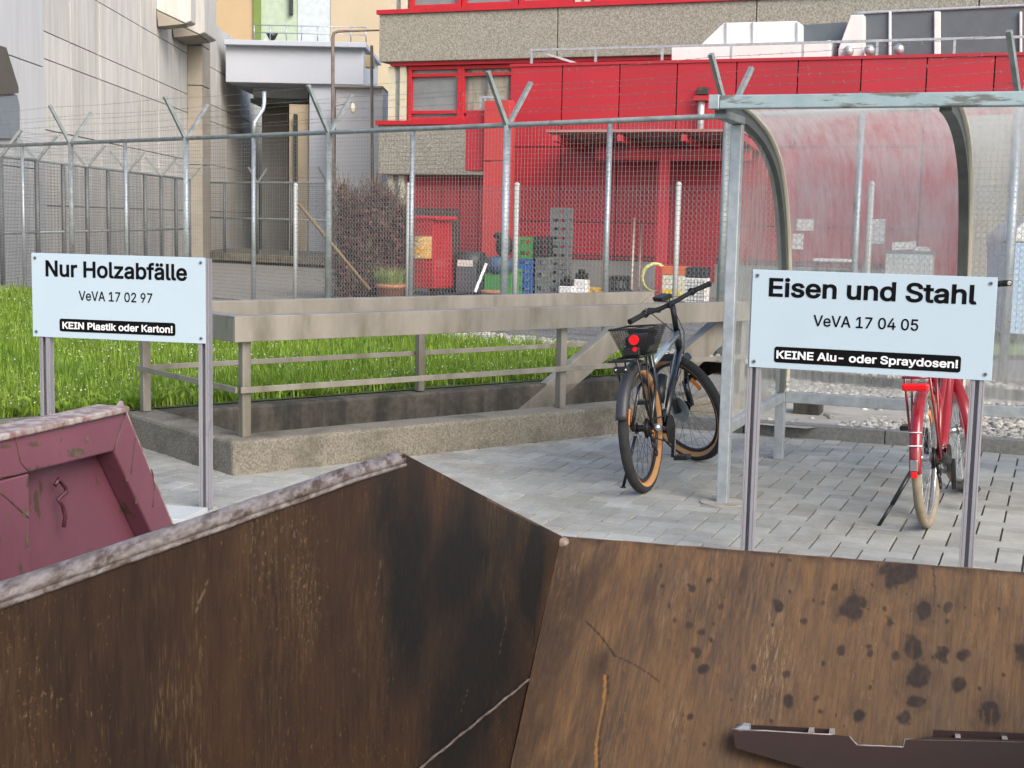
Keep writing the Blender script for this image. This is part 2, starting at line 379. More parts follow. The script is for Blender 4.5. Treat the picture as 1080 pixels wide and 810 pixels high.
# ------------------------------------------------------------------ brown skip
def attr_mat(name, base, base2, base3, flk, dark, wear, rough=.6, fl_lo=.62, fl_hi=.70, drag=None):
    """rusted plate: vertical drag grain, mottling, small flecks, then the plate's own stain and wear maps"""
    m = bpy.data.materials.new(name); m.use_nodes = True; n = m.node_tree.nodes; L = m.node_tree.links; b = n['Principled BSDF']
    b.inputs['Roughness'].default_value = rough; b.inputs['Specular IOR Level'].default_value = .22
    at0 = n.new('ShaderNodeAttribute'); at0.attribute_name = 'puv'
    def noise(st, sc_, det=8, ro=.65):
        mp = n.new('ShaderNodeMapping'); mp.inputs['Scale'].default_value = st; L.new(at0.outputs['Vector'], mp.inputs[0])
        t = n.new('ShaderNodeTexNoise'); t.inputs['Scale'].default_value = sc_; t.inputs['Detail'].default_value = det; t.inputs['Roughness'].default_value = ro; L.new(mp.outputs[0], t.inputs['Vector']); return t.outputs['Fac']
    def rng_(src, lo, hi):
        r = n.new('ShaderNodeMapRange'); L.new(src, r.inputs[0]); r.inputs[1].default_value = lo; r.inputs[2].default_value = hi; return r.outputs[0]
    def mix(fac, a, c):
        x = n.new('ShaderNodeMix'); x.data_type = 'RGBA'; L.new(fac, x.inputs[0])
        for s, v in ((x.inputs[6], a), (x.inputs[7], c)):
            if isinstance(v, tuple): s.default_value = (*v, 1)
            else: L.new(v, s)
        return x.outputs[2]
    src = mix(rng_(noise((1, .14, 1), 46, 12, .78), .38, .62), base, base2)
    src = mix(rng_(noise((1, .45, 1), 4.5, 6, .6), .42, .68), src, base3)
    src = mix(rng_(noise((1, .05, 1), 190, 6, .7), .50, .70), src, base2)
    src = mix(rng_(noise((1, .06, 1), 240, 5, .7), .60, .76), src, flk)
    if drag:
        pa = rng_(noise((1, .5, 1), 3.4, 4, .6), .46, .62); sk = rng_(noise((1, .10, 1), 95, 8, .75), .44, .60); mm = n.new('ShaderNodeMath'); mm.operation = 'MULTIPLY'; L.new(pa, mm.inputs[0]); L.new(sk, mm.inputs[1]); src = mix(mm.outputs[0], src, drag)
        pa = rng_(noise((1, .35, 1), 5.7, 4, .6), .52, .66); sk = rng_(noise((1, .13, 1), 130, 8, .75), .50, .64); mm = n.new('ShaderNodeMath'); mm.operation = 'MULTIPLY'; L.new(pa, mm.inputs[0]); L.new(sk, mm.inputs[1]); src = mix(mm.outputs[0], src, flk)
    fl = noise((1, .5, 1), 120, 7, .75); big = noise((1, .5, 1), 3.2, 3); mu = n.new('ShaderNodeMath'); mu.operation = 'MULTIPLY_ADD'; L.new(big, mu.inputs[0]); mu.inputs[1].default_value = .35; L.new(fl, mu.inputs[2])
    src = mix(rng_(mu.outputs[0], fl_lo + .17, fl_hi + .17), src, flk)
    pn = noise((1, .6, 1), 60, 8)
    def lay(an, col, src, soft):
        at = n.new('ShaderNodeAttribute'); at.attribute_name = an
        ma = n.new('ShaderNodeMath'); ma.operation = 'MULTIPLY_ADD'; L.new(pn, ma.inputs[0]); ma.inputs[1].default_value = soft; ma.inputs[2].default_value = 1 - soft / 2
        mu = n.new('ShaderNodeMath'); mu.operation = 'MULTIPLY'; mu.use_clamp = True; L.new(at.outputs['Fac'], mu.inputs[0]); L.new(ma.outputs[0], mu.inputs[1]); return mix(mu.outputs[0], src, col)
    src = lay('stain', dark, src, 1.2); src = lay('wear', wear, src, 1.6); L.new(src, b.inputs['Base Color'])
    bp = n.new('ShaderNodeBump'); bp.inputs['Strength'].default_value = .35; bp.inputs['Distance'].default_value = .002; L.new(noise((1, .3, 1), 70, 8), bp.inputs['Height']); L.new(bp.outputs[0], b.inputs['Normal']); return m
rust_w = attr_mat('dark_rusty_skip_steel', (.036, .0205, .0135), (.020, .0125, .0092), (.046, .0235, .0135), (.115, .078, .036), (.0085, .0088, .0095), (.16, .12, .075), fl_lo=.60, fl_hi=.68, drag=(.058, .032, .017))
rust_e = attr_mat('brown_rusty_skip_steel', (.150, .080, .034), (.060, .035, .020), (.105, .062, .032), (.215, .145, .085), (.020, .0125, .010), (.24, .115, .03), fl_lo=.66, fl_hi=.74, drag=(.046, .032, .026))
lip_m = M('scraped_skip_rim', (.235, .21, .205), (.115, .092, .08), s=60, st=(1.5, .35, 1.5), lo=.36, hi=.62, rough=.6, metal=.1, bump=.8, bs=90, c3=(.06, .036, .026), s3=30, lo3=.50, hi3=.62, st3=(1.6, .4, 1.6), bd=.0015)
ZS = 1.05
A0, A1 = G(0, 620, ZS), G(425, 478, ZS); D_ = (A1 - A0); D_.z = 0; LEN = D_.length; D_.normalize()
NW = V((D_.y, -D_.x, 0))                                      # inward normal (towards the camera side)
A2 = PL(592, 566, A0, NW); A3 = PL(538, 810, A0, NW)
def sd_(p): return (p - A0).dot(D_)
s1, s2, s3 = LEN, sd_(A2), sd_(A3)
E1 = G(1080, 604, A2.z); E_ = (E1 - A2).normalized()
SL = (A3 - A2)
root = thing('rusty_skip', 'dark brown rusty open skip filling the foreground, its sloping end wall spotted with oil', 'skip', V((A2.x, A2.y, 0)))
# side wall as a fine sheet carrying its own stain data
ns, nz = 520, 170; s_lo = -1.3; zb = .08
sv = np.linspace(s_lo, s2, ns); VS = []; FS = []
def ztop(s): return ZS - .013 if s <= s1 else ZS + (A2.z - ZS) * (s - s1) / (s2 - s1)
for s in sv:
    zt = ztop(s)
    for k in range(nz):
        z = zb + (zt - zb) * k / (nz - 1); p = A0 + D_ * s; p.z = z
        bul = .006 * math.sin(s * 3.1) * math.sin(z * 4) + .004 * math.sin(s * 9 + z * 3)
        p += NW * bul * (1 - k / (nz - 1)); VS.append(p)
m = MB(); m.v = VS
for i in range(ns - 1):
    for k in range(nz - 1):
        a = i * nz + k; m.f.append((a, a + nz, a + nz + 1, a + 1)); m.sm.append(True); m.mi.append(0)
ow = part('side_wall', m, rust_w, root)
co = np.array([tuple(p) for p in VS]); ss = (co - np.array(A0[:])) @ np.array(D_[:]); zz = co[:, 2]
def vnoise(x, y, seed, oct=4):
    r = np.random.default_rng(seed); out = np.zeros_like(x); amp = 1.
    for o in range(oct):
        g = r.random((64, 64)); xi = np.floor(x).astype(int); yi = np.floor(y).astype(int); fx = x - xi; fy = y - yi
        fx = fx * fx * (3 - 2 * fx); fy = fy * fy * (3 - 2 * fy)
        a = g[xi % 64, yi % 64]; b = g[(xi + 1) % 64, yi % 64]; c = g[xi % 64, (yi + 1) % 64]; d = g[(xi + 1) % 64, (yi + 1) % 64]
        out += amp * ((a * (1 - fx) + b * fx) * (1 - fy) + (c * (1 - fx) + d * fx) * fy - .5); amp *= .5; x = x * 2 + 7; y = y * 2 + 3
    return out
def blob(cx, cz, rx, rz, hard=1.6):
    d = np.sqrt(((ss - cx) / rx) ** 2 + ((zz - cz) / rz) ** 2) + .75 * vnoise(ss * 6, zz * 4, 5)
    return np.clip((1.15 - d) * hard, 0, 1)
st = np.zeros(len(ss)); wr = np.zeros(len(ss))
for (px, py, ax, az) in ((495, 590, .40, .20), (515, 680, .26, .32), (430, 640, .22, .30), (560, 610, .14, .16), (480, 745, .30, .26)):
    p = PL(px, py, A0, NW); st = np.maximum(st, blob(sd_(p), p.z, ax, az, 1.3) * .97)
p = PL(566, 600, A0, NW); g_ = np.abs(ss - sd_(p)); st = np.maximum(st, np.where((g_ < .006) & (zz > p.z - .2) & (zz < p.z + .06), .9, 0))
fl = vnoise(ss * 14, zz * 3.0, 11) + .7 * vnoise(ss * 60, zz * 26, 12)
wr = np.zeros(len(ss))
for k in range(5):                                           # long scratches
    cs, cz = rng.uniform(.1, s2), rng.uniform(.3, .95); an = rng.choice([rng.uniform(1.2, 1.9), rng.uniform(.7, 1.1)]); ln = rng.uniform(.03, .16)
    du, dz = ss - cs, zz - cz; al = du * math.cos(an) + dz * math.sin(an); ac = np.abs(-du * math.sin(an) + dz * math.cos(an) + .004 * np.sin(al * 60))
    wr = np.maximum(wr, np.where((np.abs(al) < ln / 2) & (ac < .0014), rng.uniform(.3, .6), 0))
def setattr_(o, name, arr):
    a = o.data.attributes.new(name, 'FLOAT', 'POINT'); a.data.foreach_set('value', arr.astype(np.float32))
setattr_(ow, 'stain', st); setattr_(ow, 'wear', wr)
def setuv(o, x, y):
    a = o.data.attributes.new('puv', 'FLOAT_VECTOR', 'POINT'); a.data.foreach_set('vector', np.stack([x, y, 0 * x], 1).astype(np.float32).ravel())
setuv(ow, ss, zz)
# outer skin and rim
m = MB(); b0 = A0 + D_ * s_lo; pts = [b0 + ZV * (zb - b0.z), b0 + ZV * (ZS - .012 - b0.z), A0 + D_ * s1 + ZV * (-.012), A2 - ZV * .008, V((A3.x, A3.y, zb))]
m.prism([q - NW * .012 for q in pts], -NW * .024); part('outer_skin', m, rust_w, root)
prof = [(.002, -.024), (.004, -.0225), (.0055, -.020), (.004, -.0175), (.0005, -.0165), (.003, -.0145), (.0045, -.009), (.000, -.003), (-.006, .0005), (-.014, .002), (-.022, .0015), (-.030, -.003), (-.036, -.010), (-.039, -.024), (-.039, -.060)]
NR = 420; ks_ = np.linspace(s_lo, s1 + .012, NR); KP = len(prof)
nx_ = vnoise(np.repeat(ks_ * 22, KP) + 3, np.tile(np.arange(KP) * .6, NR), 51, 5).reshape(NR, KP); nl_ = vnoise(ks_ * 3.5, ks_ * 0 + 2, 52, 3)
m = MB()
for i, s in enumerate(ks_):
    for k, (dn, dz) in enumerate(prof):
        f = (.0013 if k > 5 else .0007) * nx_[i, k]; m.v.append(A0 + D_ * s + NW * (dn + f + .004 * nl_[i]) + ZV * (dz + f * .8 + .005 * nl_[i] - .002))
for i in range(NR - 1):
    for k in range(KP - 1): m.f.append((i * KP + k, i * KP + k + 1, i * KP + KP + k + 1, i * KP + KP + k)); m.sm.append(True); m.mi.append(0)
m.f.append(tuple((NR - 1) * KP + k for k in range(KP))); m.sm.append(False); m.mi.append(0)
part('rim', m, lip_m, root)
m = MB(); m.bar(A1 - NW * .017 - ZV * .006, A2 - NW * .017, .034, .005); part('slope_edge', m, M('edge_rust', (.10, .065, .045), (.05, .032, .022), s=50, rough=.7), root)
# weld seam low on the side wall
q0, q1 = PL(556, 716, A0, NW), PL(430, 818, A0, NW)
m = MB(); m.tube([q0 + (q1 - q0) * (i / 40) + NW * .006 + ZV * .0012 * math.sin(i * .8) for i in range(41)], [.003 + .0008 * math.sin(i * 2.1) for i in range(41)], 6); part('weld_seam', m, M('dull_weld', (.16, .14, .125), (.07, .05, .04), s=25, rough=.6), root)
# sloping end wall
EW = 2.0; SLn = SL.normalized(); SLL = SL.length * 1.55; EN = E_.cross(SLn).normalized()
if EN.dot(CP - A2) < 0: EN = -EN
na, nb = 560, 220; VS = []
for i in range(na):
    for k in range(nb):
        a, b = EW * i / (na - 1), SLL * k / (nb - 1)
        VS.append(A2 + E_ * a + SLn * b + EN * (.004 * math.sin(a * 5 + b) + .003 * math.sin(b * 9 + a * 3)) * min(1, b * 8))
m = MB(); m.v = VS
for i in range(na - 1):
    for k in range(nb - 1):
        a = i * nb + k; m.f.append((a, a + nb, a + nb + 1, a + 1)); m.sm.append(True); m.mi.append(0)
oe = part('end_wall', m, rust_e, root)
aa = np.repeat(np.linspace(0, EW, na), nb); bb = np.tile(np.linspace(0, SLL, nb), na)
def ab(px, py):
    p = PL(px, py, A2, EN) - A2
    # solve in the (E_, SLn) basis
    c = E_.dot(SLn); x, y = p.dot(E_), p.dot(SLn); d = 1 - c * c
    return (x - c * y) / d, (y - c * x) / d
st = np.zeros(len(aa)); wob = vnoise(aa * 45, bb * 45, 21, 3)
spots = [(898, 637, 15), (903, 645, 9), (948, 606, 16), (963, 603, 10), (935, 600, 9), (975, 645, 10), (963, 682, 12), (968, 712, 15), (966, 740, 9), (995, 690, 8), (1012, 721, 7), (1017, 690, 7), (1044, 752, 13), (1078, 688, 10),
         (741, 706, 7), (733, 686, 5), (736, 690, 4), (820, 638, 6), (829, 711, 5), (832, 739, 6), (887, 685, 5), (906, 755, 6), (740, 667, 4), (727, 660, 4), (712, 655, 3), (750, 675, 3), (728, 757, 4), (795, 704, 3), (918, 689, 4), (847, 655, 4), (861, 736, 3), (945, 690, 5), (938, 655, 4), (865, 750, 3), (880, 620, 4), (955, 757, 8), (1000, 640, 5), (706, 640, 3), (760, 640, 3), (731, 622, 4), (748, 612, 3)]
for k in range(60): spots.append((rng.uniform(690, 1075), rng.uniform(590, 800), rng.uniform(1.0, 2.6)))
for (px, py, r_) in spots:
    a, b = ab(px, py); rw = r_ * 3.0 / 1450
    d = np.sqrt((aa - a) ** 2 + ((bb - b) * .85) ** 2) / rw + wob * .65 + .13 * np.sin(np.arctan2(bb - b, aa - a) * 2 + px)
    st = np.maximum(st, np.clip((1.12 - d) * 2.6, 0, 1) * (.97 if r_ > 5 else .85))
    if r_ > 8: st = np.maximum(st, np.clip((1.9 - d) * .5, 0, .28))
# grime at the corner weld and in vertical drags
st = np.maximum(st, np.clip(.50 - aa * 2.6 + .9 * vnoise(aa * 22 + bb * 6, bb * 5, 31), 0, .62))
st = np.maximum(st, np.clip(1 - bb / (.012 + .03 * np.clip(vnoise(aa * 12, bb * 0 + 1, 61), 0, 1)), 0, 1) * np.clip(.55 + vnoise(aa * 30, bb * 40, 62), 0, .9))
for (px, py, wd) in ((776, 622, .05), (690, 640, .03), (1010, 640, .03), (640, 700, .06)):
    a, b = ab(px, py); st = np.maximum(st, np.clip(1 - np.abs(aa - a - .03 * vnoise(bb * 8, aa * 0 + 3, 41)) / wd, 0, 1) * np.clip(1 - np.abs(bb - b) / .16, 0, 1) * np.clip(.45 + 1.1 * vnoise(aa * 40, bb * 9, 42), 0, .8))
def line(arr, pa, pb, wd, val):
    a0, b0 = ab(*pa); a1, b1 = ab(*pb); dx, dy = a1 - a0, b1 - b0; L_ = math.hypot(dx, dy); dx, dy = dx / L_, dy / L_
    al = (aa - a0) * dx + (bb - b0) * dy; ac = np.abs(-(aa - a0) * dy + (bb - b0) * dx + .004 * np.sin(al * 30))
    return np.maximum(arr, np.where((al > 0) & (al < L_) & (ac < wd), val, 0))
st = line(st, (618, 656), (650, 693), .0022, .9); st = line(st, (650, 693), (696, 718), .0016, .8); st = line(st, (984, 597), (984, 640), .002, .7)
wr = np.zeros(len(aa)); wr = line(wr, (638, 712), (628, 812), .0032, .8); st = line(st, (641, 712), (631, 812), .0028, .8)
for k in range(60):
    x, y = rng.uniform(600, 1075), rng.uniform(590, 790); dy = rng.uniform(6, 34); wr = line(wr, (x, y), (x - dy * .12, y + dy), .0025, rng.uniform(.05, .22))
setattr_(oe, 'stain', st); setattr_(oe, 'wear', wr); setuv(oe, aa + 5, bb)
m = MB(); m.obox(A2 - EN * .016, E_ * EW, SLn * SLL, -EN * .05); part('outer_end_skin', m, rust_e, root)
m = MB(); m.tube([A2 + E_ * (EW * i / 60) - EN * .008 + ZV * (-.004 + .0006 * math.sin(i * 1.3) + rng.normal(0, .0003)) for i in range(61)], .0085, 8); part('end_lip', m, M('lip_rust', (.15, .085, .045), (.07, .04, .025), s=40, rough=.7), root)
m = MB(); m.sphere(A2 + V((.006, .0, -.016)), .019, 14, 10, (1.25, .9, .8)); m.sphere(A2 + V((.026, .0, -.022)), .011, 10, 8, (1.2, .9, .9))
m.v = [p + V((rng.normal(0, .0008), rng.normal(0, .0008), rng.normal(0, .0008))) for p in m.v]; part('weld_lump', m, M('weld_grey', (.26, .21, .17), (.15, .10, .075), s=60, rough=.7), root)
fl0 = A2 + SLn * SLL
m = MB(); fz = V((A3.x, A3.y, zb)); m.obox(fz - D_ * 2.6 - ZV * .04, D_ * 3.0, E_ * EW, ZV * .04); part('floor_plate', m, rust_e, root)
m = MB(); o2 = A0 + E_ * EW; m.prism([q + E_ * EW + NW * .012 for q in pts], NW * .05); part('side_wall', m, rust_w, root)
# broken metal profile lying in the skip
scr = M('dark_brown_painted_sheet', (.040, .020, .018), (.032, .019, .018), s=4, rough=.4, coat=.2)
edge_m = M('bare_sheet_edge', (.42, .38, .36), (.25, .22, .2), s=30, rough=.5)
pc = PL(930, 782, A2, EN) + EN * .085; nS = (CP - pc); nS.z *= .35; nS.normalize()
pl_ = lambda x, y, d=0.0: PL(x, y, pc - nS * d, nS)
poly = [(772, 769), (877, 775), (896, 777), (904, 786), (953, 788), (955, 780), (986, 778), (1085, 781), (1130, 783), (1130, 850), (960, 846), (855, 812), (776, 789)]
root = thing('broken_metal_profile', 'broken dark brown sheet metal profile with a notched edge lying in the brown skip', 'scrap metal', pl_(930, 800))
m = MB(); m.prism([pl_(*q) for q in poly], -nS * .004); part('front_sheet', m, scr, root)
m = MB(); bk = [(778, 764), (876, 769), (876, 800), (780, 786)]; m.prism([pl_(x, y, .06) for x, y in bk], -nS * .003)
m.prism([pl_(x, y, .06) for x, y in [(984, 770), (1130, 775), (1130, 800), (984, 800)]], -nS * .003); part('back_sheet', m, scr, root)
for (a, b) in (((772, 769), (877, 775)), ((896, 777), (904, 786)), ((904, 786), (953, 788)), ((953, 788), (955, 780)), ((955, 780), (1130, 783))):
    m = MB(); m.tube([pl_(a[0] + (b[0] - a[0]) * i / 6, a[1] + (b[1] - a[1]) * i / 6 + rng.normal(0, .25), .002) for i in range(7)], .0022, 5); part('torn_edge', m, edge_m, root)
for x in (784, 852, 874, 1008, 1058):
    m = MB(); y = 768 + (x - 772) * .045
    m.obox(pl_(x, y + 1, .005), RT * .012, -nS * .055, -UP * .02); part('web', m, edge_m, root)
m = MB(); m.prism([pl_(x, y, .0) for x, y in ((775, 769), (783, 765), (790, 766), (790, 770), (780, 771))], -nS * .03); part('plastic_cap', m, M('pale_cap', (.35, .38, .42), rough=.4), root)
# ------------------------------------------------------------------ maroon skip
maroon = M('flaking_maroon_paint', (.175, .061, .088), (.142, .048, .070), s=2.5, rough=.45, c3=(.075, .05, .032), s3=7, lo3=.585, hi3=.605, st3=(1.2, 1.2, .6), bump=.15, bs=30)
m_edge = M('worn_skip_edge', (.36, .32, .295), (.20, .12, .115), s=30, lo=.4, hi=.6, rough=.6, bump=.5, bs=30)
B0, B1 = G(0, 463, ZS), G(133, 433, ZS); DB = (B1 - B0); DB.z = 0; DB.normalize(); NB = V((DB.y, -DB.x, 0))
mp_ = lambda x, y, d=0.: PL(x, y, B0 + NB * d, NB)
B2 = mp_(181, 549); sl2 = (B2 - B1) / (B1.z - B2.z); Bf = B1 + sl2 * (B1.z - .12); Bs = B0 - DB * 1.6
root = thing('maroon_skip', 'maroon painted skip with flaking paint and framed side panel, behind the brown skip', 'skip', V((B1.x, B1.y, 0)))
m = MB(); m.prism([q - NB * .055 for q in (V((Bs.x, Bs.y, .12)), Bs, B1 - ZV * .004, Bf)], -NB * .02); part('side_panel', m, maroon, root)
i1, i2, i3 = mp_(31, 498), mp_(120, 476), mp_(159, 560)
i3f = i2 + (i3 - i2) / (i2.z - i3.z) * (i2.z - .2); i1f = V((i1.x, i1.y, .2)); i1s = i1 - DB * 1.4 
m = MB(); m.prism([Bs, B1, i2, i1, i1 - DB * 1.4], -NB * .054); part('top_frame', m, maroon, root, bevel=.004)
m = MB(); m.prism([B1 + ZV * .0005, Bf, i3f, i2 + ZV * .0005], -NB * .0545); part('end_frame', m, maroon, root, bevel=.004)
il = mp_(-60, 510); m = MB(); m.prism([i1 - ZV * .002, i1f, i1f - DB * .25, i1 - DB * .25 - ZV * .002], -NB * .0535); part('stile', m, maroon, root, bevel=.004)
m = MB(); m.bar(Bs + ZV * .004 - NB * .032, B1 + ZV * .004 - NB * .032, .085, .014); part('rim', m, m_edge, root, bevel=.004)
m = MB(); m.bar(B1 - NB * .03, Bf - NB * .03, .065, .008, up=NB); part('end_edge', m, m_edge, root)
hk = [(58, 512), (62, 505), (69, 514), (70, 519), (61, 527), (66, 533), (69, 545), (67, 556)]
m = MB(); m.tube([mp_(x, y, -.022) for x, y in hk], .0045, 8); part('tie_hook', m, M('hook_dark_maroon', (.075, .02, .03), rough=.5), root)
crk = M('paint_crack', (.055, .032, .025), (.09, .055, .035), s=30, rough=.8)
for pts_ in ([(15, 461), (19, 475), (21, 487), (29, 496)], [(132, 434), (126, 452), (120, 475)], [(142, 462), (140, 480), (138, 500)], [(160, 495), (163, 512), (161, 535)], [(1, 503), (14, 501), (31, 497)], [(0, 519), (9, 527), (19, 536), (30, 546)]):
    m = MB(); P3 = []
    for k in range(len(pts_) - 1):
        for f in (0, .33, .66): P3.append(mp_(pts_[k][0] + (pts_[k + 1][0] - pts_[k][0]) * f + rng.normal(0, .35), pts_[k][1] + (pts_[k + 1][1] - pts_[k][1]) * f, .0))
    P3.append(mp_(*pts_[-1])); m.tube(P3, [.0012 + .0012 * rng.random() for _ in P3], 5); part('cracked_paint', m, crk, root)
def chip(cx, cy, rx, ry, sd):
    r = np.random.default_rng(sd); n = 18; pts_ = []
    for k in range(n): t = 2 * math.pi * k / n; q = .55 + .6 * r.random(); pts_.append(mp_(cx + math.cos(t) * rx * q, cy + math.sin(t) * ry * q, .0008))
    m = MB(); m.add(pts_, [tuple(range(n))]); part('bare_patch', m, crk2, root)
crk2 = M('bare_rusty_patch', (.135, .095, .062), (.075, .05, .035), s=45, lo=.4, hi=.6, rough=.8)
for k, (cx, cy, rx, ry) in enumerate(((81, 477, 10, 5), (37, 468, 8, 2.6), (6, 471, 7, 2), (28, 541, 5, 5), (92, 463, 2, 4), (29, 570, 2.2, 10), (40, 492, 3, 1.5), (97, 441, 8, 1.6), (134, 505, 1.8, 4), (9, 545, 3, 1.5), (60, 452, 9, 1.4), (144, 528, 1.6, 4))): chip(cx, cy, rx, ry, 100 + k)
c_, d_ = V((Bs.x, Bs.y, .12)), Bf
m = MB(); m.prism([q - NB * 1.7 for q in (V((Bs.x, Bs.y, .12)), Bs, B1, Bf)], -NB * .05); part('far_side_panel', m, maroon, root)
m = MB(); m.prism([B1.lerp(Bf, .42) - NB * .08, Bf - NB * .08, Bf - NB * 1.7, B1.lerp(Bf, .42) - NB * 1.7], (B1 - Bf).cross(NB).normalized() * .03); part('end_panel', m, maroon, root)
